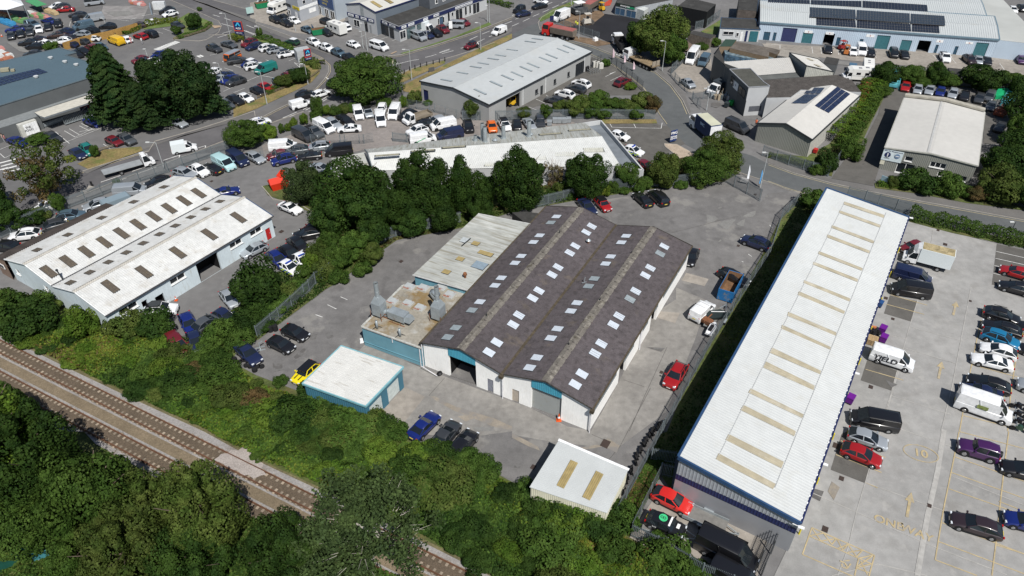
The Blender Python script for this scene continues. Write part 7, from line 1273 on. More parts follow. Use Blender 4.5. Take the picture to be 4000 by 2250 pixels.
def tree(kind,leaf,base,top,rpx,label,name='tree',cat='tree',group=None,bark=None,h0=.12,H=None,r=None,var=None,bare=False):
 if isinstance(base,str):
  b=pp(base)[0]
  if H is None:
   t=ray(*src(*_sp(top)));
   k=(b.y)/t.y if abs(t.y)>1e-6 else 1;H=max(.8,HC+t.z*k)
 else:b=base
 d=(b-CP).length
 if r is None:r=rpx/2.576*d/FPX
 var=random.randrange(3)if var is None else var;z0=H*h0 if kind not in('bush','round')else 0
 me,rr,hh=crown_mesh(kind,leaf,var,r,H-z0);t=thing(name,label,cat,(b.x,b.y,0.02),0,group);rz=random.uniform(0,6.28)
 o=bpy.data.objects.new('foliage' if 'bush' in name or name=='shrub' else 'crown',me);link(o);o.parent=t;o.location=(0,0,z0);o.scale=(r/rr,r/rr,(H-z0)/hh);o.rotation_euler=(0,0,rz)
 if kind not in('bush','round'):
  lpart(trunk_mb(r,H,z0,kind=kind,seed=var),'trunk',bark or BARK,t)
 VEG.append(t);return t
def _sp(s):t,r=s.split(':');x,y=r.split(',');return t,float(x),float(y)
T=tree
T('conifer','conifer',"00:1250,1250","00:1105,455",215,'tall dark cypress nearest the supermarket roof, pointed top','cypress_tree')
T('conifer','conifer',"00:1480,1290","00:1400,820",190,'lower dark cypress in front of the pointed one','cypress_tree')
T('conifer','conifer',"00:1660,1200","00:1640,620",210,'dark cypress between the pointed one and the widest','cypress_tree')
T('big','conifer',"00:1860,1200","00:1830,500",330,'widest dark cypress of the supermarket clump','cypress_tree',h0=.12)
T('conifer','conifer',"00:2080,1160","00:2060,640",200,'dark cypress on the road side of the clump','cypress_tree')
T('big','mid',"10:1120,960","10:1085,585",350,'huge round green tree at the road junction',h0=.05)
T('big','olive',"20:1470,600","20:1440,60",250,'big tree beside the plant lorry, olive green',h0=.1)
T('broad','mid',"20:1600,660","20:1610,330",140,'lower green part tree beside the stone hut')
T('broad','dark',"20:1290,540","20:1260,200",140,'dark tree on the road side of the big olive tree')
T('sparse','olive',"01:560,560","01:400,-60",260,'ragged half-bare pine standing beside the main road','pine_tree')
T('sparse','rust',"01:480,600","01:250,130",220,'ragged low pine limb tree beside the main road','pine_tree')
T('broad','mid',"01:620,690","01:610,490",60,'small green ivy-covered tree at the roadside fence')
T('broad','dark',"01:-40,700","01:-60,250",140,'dark tree cut by the left edge above the works')
T('broad','dark',"01:60,880","01:40,600",150,'dark tree at the left edge beside the white SUV')
T('bush','dark',"01:300,800","01:290,690",150,'dark bush along the roadside fence','bush','bush');T('bush','olive',"01:420,740","01:430,650",90,'olive bush by the roadside fence under the pine','bush','bush')
T('big','mid',"10:-90,1470","10:-105,1215",190,'round leafy tree between the main road and blue hatch van',h0=.05)
T('broad','lime',"10:150,1410","10:150,1255",80,'bright lime tree beside the dark van','tree')
for i,(b_,t_,r_,lf,lb)in enumerate((("10:385,1290","10:380,1185",42,'lime','left'),("10:492,1255","10:490,1140",40,'lime','right'),("10:630,1190","10:615,965",58,'mid','tall'),("10:265,1340","10:258,1240",32,'mid','short'),("10:325,1320","10:322,1240",30,'lime','narrow'),("10:710,1160","10:720,1060",50,'lime','lime'))):
 T('broad',lf,b_,t_,r_,f'{lb} slim roadside tree beside the compound cars',h0=.05)
for b_,t_,r_,lf in(("10:610,1210","10:610,1110",60,'mid'),("10:790,1150","10:790,1060",70,'mid'),("10:880,1130","10:880,1040",70,'olive'),("10:970,1120","10:970,1040",60,'mid'),("10:1490,1080","10:1490,960",45,'lime'),("10:1600,1040","10:1600,905",75,'olive'),("10:1730,1050","10:1730,1010",50,'mid'),("10:1300,1070","10:1300,990",80,'mid'),("10:1080,1070","10:1080,1000",70,'dark')):
 T('bush',lf,b_,t_,r_,'leafy bush in the hedge between compound and main road','bush','bush','hedge bushes of the compound')
T('broad','olive',"10:2180,1190","10:2170,1010",85,'shrubby tree against the grey warehouse gable');T('sparse','rust',"10:2290,1180","10:2270,960",75,'brownish thin-leaved tree at the warehouse corner')
for b_,t_,r_,lf in(("20:120,1190","20:120,1080",75,'olive'),("20:330,1190","20:330,1050",65,'mid')):T('broad',lf,b_,t_,r_,'small tree rising behind the palisade fence',h0=.1)
for b_,t_,r_,lf in(("20:650,1160","20:640,960",130,'olive'),("20:860,1090","20:850,910",120,'mid'),("20:780,1170","20:780,1030",100,'mid'),("20:1010,1120","20:1010,990",110,'mid'),("20:1160,1130","20:1160,1000",110,'olive'),("20:1300,1100","20:1310,930",110,'olive'),("20:1400,1130","20:1420,960",80,'rust'),("20:480,1110","20:480,1010",80,'olive'),("20:920,1180","20:920,1080",90,'mid'),("20:1250,1190","20:1260,1080",80,'mid')):
 T('broad',lf,b_,t_,r_,'leafy tree in the thicket above the forecourt fence','tree','tree','thicket above the forecourt',h0=.03)
T('bush','mid',"20:940,665","20:940,590",50,'small bush at the side road fence corner','bush','bush');T('bush','lime',"20:1190,900","20:1190,830",60,'low lime bush beside the dark red SUV','bush','bush')
T('broad','mid',"20:2040,470","20:2050,380",50,'green tree beside the stone hut yard');T('bush','mid',"20:1900,490","20:1905,430",70,'bush behind the white minibus','bush','bush')
for b_,t_,r_,lf,lb in(("00:1965,300","00:1940,130",68,'dark','dark tree on the supermarket entrance island'),("00:1790,350","00:1775,260",45,'mid','small tree near the grey parked car island'),("A:2205,1150","A:2200,850",100,'dark','dark young tree beside the totem sign'),("A:1860,1240","A:1850,990",85,'olive','olive young tree in front of the red SUV'),("10:45,375","10:40,280",32,'mid','slim tree against the road lamp post'),("00:2010,110","00:2005,70",25,'mid','tiny roadside tree near the top edge'),("01:975,135","01:955,15",42,'mid','small tree on the dry verge'),("00:530,505","00:520,425",65,'mid','bush behind the supermarket roof ridge'),("00:400,1448","00:400,1360",100,'mid','wide bush in front of the supermarket kiosk'),("01:1185,420","01:1175,350",34,'mid','small roadside tree by the recovery truck')):
 T('broad',lf,b_,t_,r_,lb,h0=.15)
def hedge(spec,w,h,leaf,label,n=None,group=None,name='hedge'):
 P=pp(spec);C=[];Nn=[];L=0
 for a,b in zip(P,P[1:]):
  l=(b-a).length;L+=l;m=int(l*w*95+l*h*60);t=rng.random(m);side=rng.random(m);u=(b-a).normalized();nn=Vector((-u.y,u.x,0));off=rng.uniform(-1,1,m)
  hh=h*(1+.16*np.sin(t*l*1.3+a.x)+.10*np.sin(t*l*3.1));ww=w/2*(1+.18*np.sin(t*l*1.9+a.y));top=side<.55
  z=np.where(top,hh*(.93+.1*rng.random(m))*(1-.25*off**4),hh*rng.random(m));o=np.where(top,off,np.sign(off)*(.9+.15*rng.random(m)))*ww
  C.append(np.stack([a.x+(b.x-a.x)*t+nn.x*o,a.y+(b.y-a.y)*t+nn.y*o,z],1));Nn.append(np.stack([nn.x*np.where(top,0,np.sign(off)),nn.y*np.where(top,0,np.sign(off)),np.where(top,1,.2)],1)+sph(m)*.6)
 C=np.concatenate(C);Nn=np.concatenate(Nn);c=C.mean(0);c[2]=0;me=quads_mesh(name,C-c,Nn,.26,[LF[leaf]]);o=bpy.data.objects.new(name,me);link(o);o.location=c;o['label']=label;o['category']=name
 if group:o['group']=group
 return o
hedge("00:1400,285;1560,250;1700,225;1800,235",1.6,1.3,'gold','yellow-green hedge beside the entrance island');hedge("00:1250,355;1400,300",1.2,.9,'lime','low hedge at the timber fence end');hedge("A:1260,235;1500,270;1800,400;2060,520",2.2,.6,'mid','low planted bed along the main road car park edge')
hedge("01:650,190;780,150;920,120",1.2,.8,'gold','yellow low hedge on the dry verge');hedge("A:800,250;1000,320;960,360",1.8,1.2,'gold','ornamental grasses under the first totem sign',name='planting');hedge("A:2230,740;2420,760;2560,830;2400,860",3.0,1.0,'olive','low planting around the second totem sign',name='planting')
hedge("00:1790,395;2050,310;2120,240",1.0,.7,'mid','low hedge inside the knee rail');hedge("A:1500,1400;1700,1300;2050,1180;2250,1120",1.2,.9,'mid','hedge behind the knee rail on the dry verge')
hedge("31:1415,735;1900,850;2350,960;2800,1075",2.6,1.5,'mid','long clipped hedge between estate road and concrete lot');hedge("30:640,1448;760,1300;860,1180 30:960,1050;1060,900",4.6,2.2,'lime','dense green hedge beside the solar-roofed building');hedge("31:740,120;800,60;860,0",4.0,1.8,'mid','hedge end at the laboratory driveway')
hedge("30:1080,1000;1010,1150;900,1320;800,1448",2.0,2.4,'mid','dark inner hedge beside the laboratory driveway')
hedge("31:0,130;250,200;420,255",1.0,.8,'olive','weedy hedge along the estate road palisade');hedge("31:1100,420;1230,430;1350,450",1.6,.7,'lime','low bright hedge beside the laboratory bushes');hedge("20:2576,-60;2300,-80",1,1,'mid','clipped hedge at the top edge')if False else hedge("10:2330,20;2450,45;2576,85",1.6,1.2,'mid','clipped hedge at the top beside the showroom')
for b_,t_,r_,lf,lb in(("31:1500,450","31:1500,265",175,'dark','round dark bush under the laboratory windows'),("31:1790,510","31:1790,290",120,'mid','looser green bush beside the round one'),("31:1240,430","31:1240,320",65,'olive','small bush beside the blue board sign'),("31:560,280","31:570,60",105,'dark','dark bush at the estate road corner'),("31:470,300","31:470,200",70,'mid','lower bush at the estate road corner'),("31:820,150","31:810,-40",110,'mid','bright bush beside the driveway'),("31:430,650","31:440,455",130,'mid','bush at the far corner of the trade unit')):
 T('bush',lf,b_,t_,r_,lb,'bush','bush')
for b_,t_,r_,lf,lb in(("30:1150,860","30:1160,620",120,'dark','dark tree beside the turquoise racking'),("30:1120,960","30:1120,860",90,'mid','tree at the head of the long hedge'),("30:1400,830","30:1410,650",110,'mid','tree behind the parked silver cars'),("30:1660,850","30:1650,620",95,'dark','pointed tree behind the blue parked car'),("30:1800,860","30:1810,740",110,'mid','low tree behind the blue parked car'),("30:2120,890","30:2130,655",170,'dark','broad dark tree beside the long dark shed'),("30:2400,880","30:2400,730",130,'mid','tree near the right edge behind the skips'),("30:1520,870","30:1520,780",90,'mid','low tree behind the red parked car'),("30:2560,1000","30:2560,760",120,'dark','dark tree at the right edge above the racking'),("30:2540,1250","30:2540,940",170,'dark','dark tree at the right edge beside scrap'),("30:2500,1448","30:2500,1150",140,'mid','green tree at the right edge beside the laboratory'),("31:2400,330","31:2380,30",230,'dark','large dark tree right of the laboratory'),("31:2560,180","31:2560,-100",200,'dark','dark tree at the right edge above the road'),("31:2300,560","31:2290,250",200,'olive','wide olive tree right of the laboratory entrance'),("31:2560,600","31:2560,300",220,'dark','dark roadside tree at the right edge'),("31:2080,560","31:2090,420",100,'rust','thin brown tree at the laboratory corner'),("31:1960,530","31:1960,420",80,'mid','small tree beside the laboratory corner window')):
 T('broad',lf,b_,t_,r_,lb,h0=.05)
for k,lf,b_,t_,r_,lb in(('big','pine',"11:520,590","11:490,180",200,'dense dark pine next to the red skip'),('big','dark',"11:1010,800","11:960,180",370,'largest dark broadleaf tree of the central belt'),('big','dark',"11:1420,860","11:1400,430",210,'dark tree filling the middle of the central belt'),('broad','dark',"11:780,900","11:750,570",180,'dark tree leaning over the works yard'),('broad','dark',"11:1780,800","11:1900,380",150,'dark tree between the tall and narrow ones'),('broad','dark',"11:1250,760","11:1280,280",180,'dark tree second from the largest, towards the road'),('big','dark',"11:1700,720","11:1760,80",285,'tall dark tree with pointed leafy top in the central belt'),('broad','dark',"11:1540,700","11:1520,140",130,'slim tree at the left shoulder of the tall one'),('broad','dark',"11:2060,690","11:2120,105",140,'narrow leafy tree in front of the flue workshop'),('broad','dark',"11:2280,640","11:2300,280",130,'medium dark tree beside the pale roof'),('big','dark',"21:70,640","21:45,30",265,'tall dark tree nearest the workshop corner'),('big','dark',"21:730,520","21:690,90",215,'dark round tree standing alone before the white roof'),('broad','mid',"21:1140,420","21:1140,195",120,'mid green tree at the parapet corner'),('broad','olive',"21:1520,430","21:1510,90",150,'olive green tree facing the two black cars'),('big','mid',"21:1940,360","21:1900,80",230,'broad mid green tree beside the gate'),('big','olive',"21:2090,230","21:2080,-100",215,'large olive tree overhanging the estate road'),('broad','mid',"21:1330,450","21:1350,320",80,'low tree between the parapet and olive tree'),('broad','dark',"11:1900,880","11:1900,600",150,'low dark tree over the palisade fence'),('broad','dark',"11:1560,900","11:1560,640",170,'low dark tree behind the palisade bend'),('broad','dark',"11:1200,1000","11:1180,720",170,'low dark tree above the left palisade'),('broad','dark',"11:2250,800","11:2260,560",130,'low dark tree beside the pale extension'),('broad','mid',"11:1000,1150","11:1000,900",160,'leafy tree above the empty parking strip'),('broad','mid',"11:860,1250","11:850,1020",130,'leafy tree by the blue and black cars'),('bush','dark',"12:60,150","11:20,1150",235,'big round dark bush beside the works yard'),('broad','olive',"11:1180,1200","11:1170,1020",120,'olive tree along the left palisade')):
 T(k,lf,b_,t_,r_,lb,h0=.04)
T('sparse','rust',"21:420,440","21:390,190",130,'thin leafless-looking tree before the white roof',h0=.2)
mb=MB();c=pp("21:400,440")[0];R_=random.Random(4)
for k in range(46):
 a=R_.uniform(0,6.28);r_=R_.uniform(.4,2.4);z=R_.uniform(3.2,5.4);z0=R_.uniform(.2,1.6);mb.cyl((c.x+r_*.2*math.cos(a),c.y+r_*.2*math.sin(a),z0),(c.x+r_*math.cos(a),c.y+r_*math.sin(a),z),.035,.012,n=4,cap=False)
mb.cyl((c.x,c.y,0),(c.x,c.y,2),.14,.08,n=6);solo(mb,'bare_tree',mat('dead_twigs',(.36,.31,.26),.9,noise=((2,.2),)),'bare pale-twigged dead tree against the white roof','tree')
for b_,t_,r_,lf in(("21:180,640","21:180,470",80,'mid'),("21:380,560","21:380,460",70,'dark'),("21:590,550","21:590,470",60,'mid'),("21:925,520","21:925,395",65,'gold'),("21:1010,470","21:1010,370",60,'mid'),("21:480,500","21:470,380",75,'olive'),("21:1120,500","21:1120,440",60,'mid'),("21:1700,440","21:1700,370",70,'mid'),("21:1880,430","21:1880,360",80,'olive'),("21:30,690","21:30,600",60,'dark'),("21:1280,480","21:1280,400",60,'mid'),("11:620,1150","11:600,1000",110,'olive'),("11:560,1250","11:560,1100",90,'lime'),("11:700,1340","11:700,1180",130,'olive'),("11:480,1330","11:480,1230",90,'mid'),("11:850,1380","11:840,1270",110,'mid'),("12:120,60","12:120,-40",150,'dark'),("12:330,90","12:330,-20",130,'olive'),("12:200,220","12:200,90",160,'mid'),("12:20,320","12:20,190",170,'dark'),("12:420,40","12:420,-60",110,'mid'),("12:90,420","12:80,330",110,'dark'),("11:1080,1310","11:1080,1200",100,'mid'),("11:740,1010","11:740,880",110,'mid'),("02:2420,560","02:2420,430",150,'mid'),("02:2250,520","02:2250,330",150,'mid'),("02:2480,420","02:2480,250",150,'dark'),("02:2130,600","02:2130,480",130,'mid')):
 T('bush',lf,b_,t_,r_,'rounded bush in the overgrown strip between the yards','bush','bush','bushes in the strip between the yards')
for b_,t_,r_,lf,lb in(("02:880,470","02:865,195",155,'lime','bright round bush at the near corner of the works'),("02:1300,450","02:1300,260",190,'olive','wide olive bush before the works doors'),("02:1600,460","02:1590,250",170,'dark','dark bush beside the dark red roof car'),("02:330,420","02:310,150",230,'dark','dark bush below the works lean-to'),("02:120,260","02:110,30",150,'mid','bush at the left edge below the works'),("02:430,250","02:420,60",130,'mid','green bush against the works gable'),("02:150,460","02:140,330",110,'dark','small dark bush above the ballast')):
 T('bush',lf,b_,t_,r_,lb,'bush','bush')
def inpoly(x,y,P):
 c=False;j=len(P)-1
 for i in range(len(P)):
  if(P[i].y>y)!=(P[j].y>y)and x<(P[j].x-P[i].x)*(y-P[i].y)/(P[j].y-P[i].y)+P[i].x:c=not c
  j=i
 return c
BANK=pp("02:-60,140;480,260;1060,480;1300,520;1750,600;1860,720;2050,620;2330,800 12:0,960;480,1130;1000,1380 13:1350,50;1700,170;2100,330;2400,440 23:100,640;1000,930;1100,1060;1600,1310;2000,1520;2000,1700 13:2576,1600;1700,1050;800,600;0,260 02:2000,1400;1250,1050;640,760;-60,400")
R_=random.Random(12);xs=[p.x for p in BANK];ys=[p.y for p in BANK];pts=[]
while len(pts)<88:
 x,y=R_.uniform(min(xs),max(xs)),R_.uniform(min(ys),max(ys))
 if inpoly(x,y,BANK)and all((x-a)**2+(y-b)**2>4.5 for a,b in pts):pts.append((x,y))
def edge_d(x,y,P):
 m=1e9
 for a,b in zip(P,P[1:]+P[:1]):
  dx,dy=b.x-a.x,b.y-a.y;t=max(0,min(1,((x-a.x)*dx+(y-a.y)*dy)/(dx*dx+dy*dy+1e-9)));m=min(m,math.hypot(x-a.x-dx*t,y-a.y-dy*t))
 return m
SOUTH=pp("02:-60,400;640,760;1250,1050;2000,1400 13:0,260;800,600;1700,1050;2576,1600")
for px,h_,lf in(("12:560,1100",1.9,'dark'),("12:700,1170",2.2,'mid'),("12:860,1240",2.3,'dark'),("12:1000,1330",2.4,'mid'),("12:1130,1400",2.2,'olive'),("12:1270,1440",1.8,'dark'),("12:1400,1500",1.8,'mid'),("23:300,720",2.2,'dark'),("23:450,790",2.3,'mid'),("23:600,850",2.4,'dark'),("23:760,900",2.6,'mid'),("23:920,960",2.5,'dark'),("23:1060,930",2.2,'mid'),("23:150,640",1.7,'mid'),("13:2300,420",1.8,'mid'),("13:2150,350",1.9,'mid'),("13:1950,290",1.9,'dark'),("13:1800,240",1.8,'mid'),("12:250,960",1.0,'mid')):
 T('bush',lf,Vector((*pp(px)[0].xy,0)),None,0,'leafy bush pressed against the near side of the yard','bush','bush','bushes at the near yard edge',H=h_,r=h_*1.0)
for x,y in pts:
 ds=min(math.hypot(x-a.x-(b.x-a.x)*t,y-a.y-(b.y-a.y)*t)for a,b in zip(SOUTH,SOUTH[1:])for t in(0,.25,.5,.75,1));near=ds<4.0
 lf=R_.choices(['dark','mid','olive','lime','rust'],[.32,.40,.16,.11,.01])[0];h=R_.uniform(.9,2.6)*(.55 if near else 1);
 T('bush',lf,Vector((x,y,0)),None,0,'leafy bush growing on the railway bank','bush','bush','bushes on the railway bank',H=h,r=h*R_.uniform(.95,1.6))
def cover(name,poly,n,size,mats,hfun,label,cat,mix):
 xs=[p.x for p in poly];ys=[p.y for p in poly];X=rng.uniform(min(xs),max(xs),n*3);Y=rng.uniform(min(ys),max(ys),n*3)
 keep=np.zeros(len(X),bool);j=len(poly)-1
 for i in range(len(poly)):
  yi,yj,xi,xj=poly[i].y,poly[j].y,poly[i].x,poly[j].x
  if yi!=yj:keep^=((yi>Y)!=(yj>Y))&(X<(xj-xi)*(Y-yi)/(yj-yi)+xi)
  j=i
 X,Y=X[keep][:n],Y[keep][:n];h=hfun(X,Y);Z=h*(.35+.65*rng.random(len(X)))
 g=np.stack([hfun(X+.2,Y)-h,hfun(X,Y+.2)-h],1)/.2;N=np.stack([-g[:,0],-g[:,1],np.ones(len(X))],1)+sph(len(X))*.7
 me=quads_mesh(name,np.stack([X,Y,Z],1),N,size,mats,mix(X,Y));o=bpy.data.objects.new(name,me);link(o);o['kind']='stuff';o['label']=label;o['category']=cat
def hf(s,b):return lambda X,Y:b+s*np.abs(np.sin(X*.45+1.3*np.sin(Y*.31))*np.cos(Y*.5+np.sin(X*.27)))+.25*s*np.sin(X*1.7)*np.cos(Y*1.9)
def mixf(k,w):
 def f(X,Y):v=np.sin(X*.21+2*np.sin(Y*.13))+np.cos(Y*.27+np.sin(X*.2)*1.5)+rng.normal(0,.55,len(X));q=np.quantile(v,np.cumsum(w)[:-1]);return np.searchsorted(q,v)
 return f
cover('scrub',BANK,230000,.30,[LF['dark'],LF['mid'],LF['lime'],LF['gold'],LF['rust']],hf(.9,.25),'tangled bramble scrub covering the railway bank','scrub',mixf(5,[.24,.36,.23,.14,.03]))
NEAR=pp("02:-60,1000;200,1100;420,1300;600,1448 03:700,120;1150,350;1600,560;1900,640 13:500,1080;1400,1448;2576,1900;2576,2300 03:-60,2000;-60,0")
cover('undergrowth',NEAR,60000,.34,[LF['dark'],LF['mid'],LF['olive']],hf(.7,.2),'rough undergrowth below the near trees','scrub',mixf(3,[.4,.3,.3]))
STRIP=pp("23:1080,800;1500,20 22:1560,1448;1750,1150;2300,130 21:2560,1200 31:180,740;330,600;540,560;420,760;250,1050 22:2700,300;2350,900;1950,1448 23:1660,240;1600,430;1490,440;1180,1050")
cover('verge_grass',STRIP,26000,.22,[LF['dark'],LF['mid'],LF['gold']],hf(.25,.1),'rough grass in the shaded gap beside the trade unit','grass',mixf(3,[.4,.35,.25]))
STR2=pp("23:1080,830;1180,620;1400,250;1520,300;1500,420;1300,800;1180,1060")
cover('weeds',STR2,9000,.3,[LF['mid'],LF['rust'],LF['lime']],hf(.7,.2),'tall weeds beside the white corrugated shed','weeds',mixf(3,[.4,.3,.3]))
BELT=pp("02:1950,600;2250,330;2350,200 12:-60,-20 11:0,1300;330,1290;480,1150;640,960;640,700;440,560;800,360 21:0,330;900,340;1400,220;1700,150;2280,200;2300,290;2140,380;1600,430;700,560;0,690 11:2080,845;1420,970;800,1410 12:700,20;30,520 02:2400,620;2330,745;2050,560")
cover('belt_undergrowth',BELT,60000,.3,[LF['dark'],LF['mid'],LF['olive'],LF['rust']],hf(.7,.15),'ivy and weeds under the central trees','undergrowth',mixf(4,[.35,.35,.2,.1]))
for k,lf,b_,t_,r_,lb in(('big','lime',"03:150,650","02:100,950",370,'yellow-green tree at the left edge beside the railway'),('big','dark',"03:600,720","02:520,1250",330,'dark tree beside the railway, second from the left edge'),('big','mid',"03:1080,1000","03:1030,250",380,'mid green tree leaning towards the ballast'),('big','mid',"03:420,1050","03:380,650",330,'dark tree above the green fence'),('big','olive',"03:1560,980","03:1540,500",330,'olive tree under the gap in the railway view'),('big','olive',"03:1380,1448","03:1330,900",370,'dark tree at the bottom edge right of the lawn'),('big','olive',"03:2180,1150","03:2180,380",330,'tall olive tree beside the pine'),('big','dark',"13:330,1448","13:250,960",330,'dark green tree at the bottom beside the pine'),('broad','mid',"03:880,900","03:880,640",200,'lower green tree between the fence and ballast'),('big','dark',"03:2000,1500","03:1960,1050",330,'dark tree at the bottom edge below the olive one'),('broad','dark',"03:60,900","03:40,600",230,'dark tree at the left edge behind the fence'),('broad','mid',"02:260,1448","02:240,1000",170,'bright tree beside the left end of the tracks'),('broad','mid',"03:800,1448","03:760,1150",190,'small tree at the right end of the lawn')):
 T(k,lf,b_,t_,r_,lb,h0=.05)
pt=T('pine','pine',"13:1180,1330","13:1150,560",600,'wide flat-topped pine with pale bare limbs at the bottom','pine_tree',bark=BARKP,h0=.3,var=0)
T('pine','pine',"13:850,1448","13:800,1100",430,'lower pine crown at the bottom edge','pine_tree',bark=BARKP,h0=.3,var=1)
l=pt.location;hH=pt.children[0].location.z;mb=MB();P=[CP+d*((HC-z)/-d.z)for d,z in zip(rays("13:1230,1050;1190,980;1130,990;1010,920;1200,870;1290,1000"),(7.5,8.3,8.6,8.8,9.0,8.4))]
for a,b,r0,r1 in((0,1,.17,.15),(1,2,.15,.13),(2,3,.13,.08),(1,4,.12,.05),(1,5,.07,.03)):mb.cyl(P[a]-l,P[b]-l,r0,r1,n=7)
for k in range(110):
 a=random.uniform(0,6.28);r_=random.uniform(1.2,5.4);z=hH+random.uniform(.4,1.0)*(10-hH)*.5;x,y=r_*math.cos(a),r_*math.sin(a);mb.cyl((x*.8,y*.8,z),(x+random.uniform(-.6,.6),y+random.uniform(-.6,.6),z+random.uniform(.3,.8)),.03,.01,n=4,cap=False)
lpart(mb,'bare_limb',BARKP,pt)
M_bal=mat('grey_ballast',(.29,.275,.265),.95,noise=((.4,.12),(5,.2),(22,.35)),stain=(((.13,.1,.075),.4,.55,.7,.5),),bump=.8,bscale=14)
M_balb=mat('brown_ballast',(.115,.088,.062),.95,noise=((.4,.12),(5,.2),(20,.35)),bump=.8,bscale=14)
M_balt=mat('tan_ballast',(.19,.15,.10),.95,noise=((.4,.14),(5,.2),(20,.35)),bump=.8,bscale=14)
sheet('railway_ballast',M_bal,"02:-80,420;0,470;640,790;1250,1080;2050,1448 13:0,285;800,660;1700,1120;2576,1560;2576,2300;1400,1448;500,1080 03:1900,660;1500,420;960,120;850,0 02:600,1448;200,1130;-80,1050",3)
sheet('ballast_margin',mat('margin_soil',(.13,.115,.06),.95,noise=((.6,.3),(5,.3)),bump=.4),"02:-80,380;0,440;640,760;1250,1050;2050,1418 13:0,262;800,630;1700,1085;2576,1520;2576,1560;1700,1122;800,662;0,287 02:2050,1450;1250,1082;640,792;0,472;-80,425",2)
R1u=pp("02:-90,500;0,540;600,800;1290,1190;1850,1448 13:0,345;700,690;1650,1160;2120,1392;2576,1640");R1l=pp("02:-90,605;0,648;500,890;1100,1205;1600,1448 13:-100,435;620,800;1580,1290;1830,1420;2400,1730")
R2u=pp("02:-90,810;0,855;420,1050;750,1240;1180,1448 03:1500,160;2090,480 13:200,830;540,1000;1500,1500");R2l=pp("02:-90,930;0,985;420,1190;900,1448 03:1000,50;1500,310;1920,540 13:100,960;500,1180;1400,1660")
def resample(P,step):
 out=[P[0]];acc=0;i=0;cur=P[0]
 while i<len(P)-1:
  d=P[i+1]-cur;l=d.length
  if acc+l>=step:cur=cur+d*((step-acc)/l);out.append(cur);acc=0
  else:acc+=l;i+=1;cur=P[i]
 return out
def track(U,L_,label):
 C=[(a+b)/2 for a,b in zip(resample(U,2.0),resample(U,2.0))];a0,a1=U[0],U[-1];b0,b1=L_[0],L_[-1]
 cs=(a0+b0)/2;ce=(a1+b1)/2;mid=[(a+b)/2 for a,b in((U[len(U)//2],L_[len(L_)//2]),)]
 d=(ce-cs).normalized();n=Vector((-d.y,d.x,0));t=thing('railway_track',label,'railway track',(cs.x,cs.y,.03),math.atan2(d.y,d.x));L=(ce-cs).length
 for s in(1,-1):
  mb=MB();a,b=cs+n*(.75*s),ce+n*(.75*s);mb.beam((a.x,a.y,.24),(b.x,b.y,.24),.08,.12);mb.beam((a.x,a.y,.16),(b.x,b.y,.16),.14,.05);part(mb,'rail',mat('rusty_rail',(.13,.065,.038),.8,noise=((1,.2),)),t)
 N=min(100,int(L/.72));st=L/N;me=None
 for k in range(N):
  mb=MB();mb.box((0,0,0),(.27,1.92,.16));
  if me is None:me=mesh_of(mb,'sleeper',mat('concrete_sleeper',(.26,.215,.165),.9,noise=((2,.25),),randv=.3))
  o=bpy.data.objects.new('sleeper',me);link(o);o.parent=t;o.location=((k+.5)*st,random.uniform(-.04,.04),random.uniform(-.02,.05))
 return cs,ce,d,n
c1=track(R1u,R1l,'upper railway track with rusty rails crossing the lower left');c2=track(R2u,R2l,'lower railway track partly hidden by the near trees')
for cs,ce,d,n in(c1,c2):
 mb=MB();p=lambda q,o,z:(q.x+n.x*o,q.y+n.y*o,z)
 mb.quad(p(cs,-.92,.075),p(ce,-.92,.075),p(ce,.92,.075),p(cs,.92,.075));struct(mb,'track_bed',M_balb)
 mb=MB();mb.quad(p(cs,-.34,.165),p(ce,-.34,.165),p(ce,.34,.165),p(cs,.34,.165));struct(mb,'ballast_infill',M_balb)
cs,ce,d,n=c1;
mb=MB();a=(c1[0]+c2[0])/2;b=(c1[1]+c2[1])/2;mb.quad((a.x-n.x*.6,a.y-n.y*.6,.09),(b.x-n.x*.6,b.y-n.y*.6,.09),(b.x+n.x*.6,b.y+n.y*.6,.09),(a.x+n.x*.6,a.y+n.y*.6,.09));struct(mb,'ballast_infill',M_balt)
sheet('fresh_ballast',mat('fresh_pale_ballast',(.36,.32,.295),.95,noise=((.5,.15),(6,.2),(22,.3)),bump=.8,bscale=14),"03:2150,290;2200,262;2230,230;2290,225;2330,190;2400,196;2440,165;2500,180;2560,170 13:20,240;30,290;80,330;60,380;110,440;60,445;-20,480 03:2500,440;2440,452;2400,400;2300,380;2250,330",17,.172)
sheet('lawn',mat('dry_lawn',(.10,.115,.035),.95,noise=((.4,.25),(4,.25)),bump=.4),"03:60,1440;350,1290;500,1240;620,1300;560,1500;-60,1560",4)
FGAL=mat('fence_galvanised',(.17,.20,.215),.5,metal=.25,noise=((1.5,.15),));FDRK=mat('fence_dark',(.06,.065,.07),.6,metal=.2)
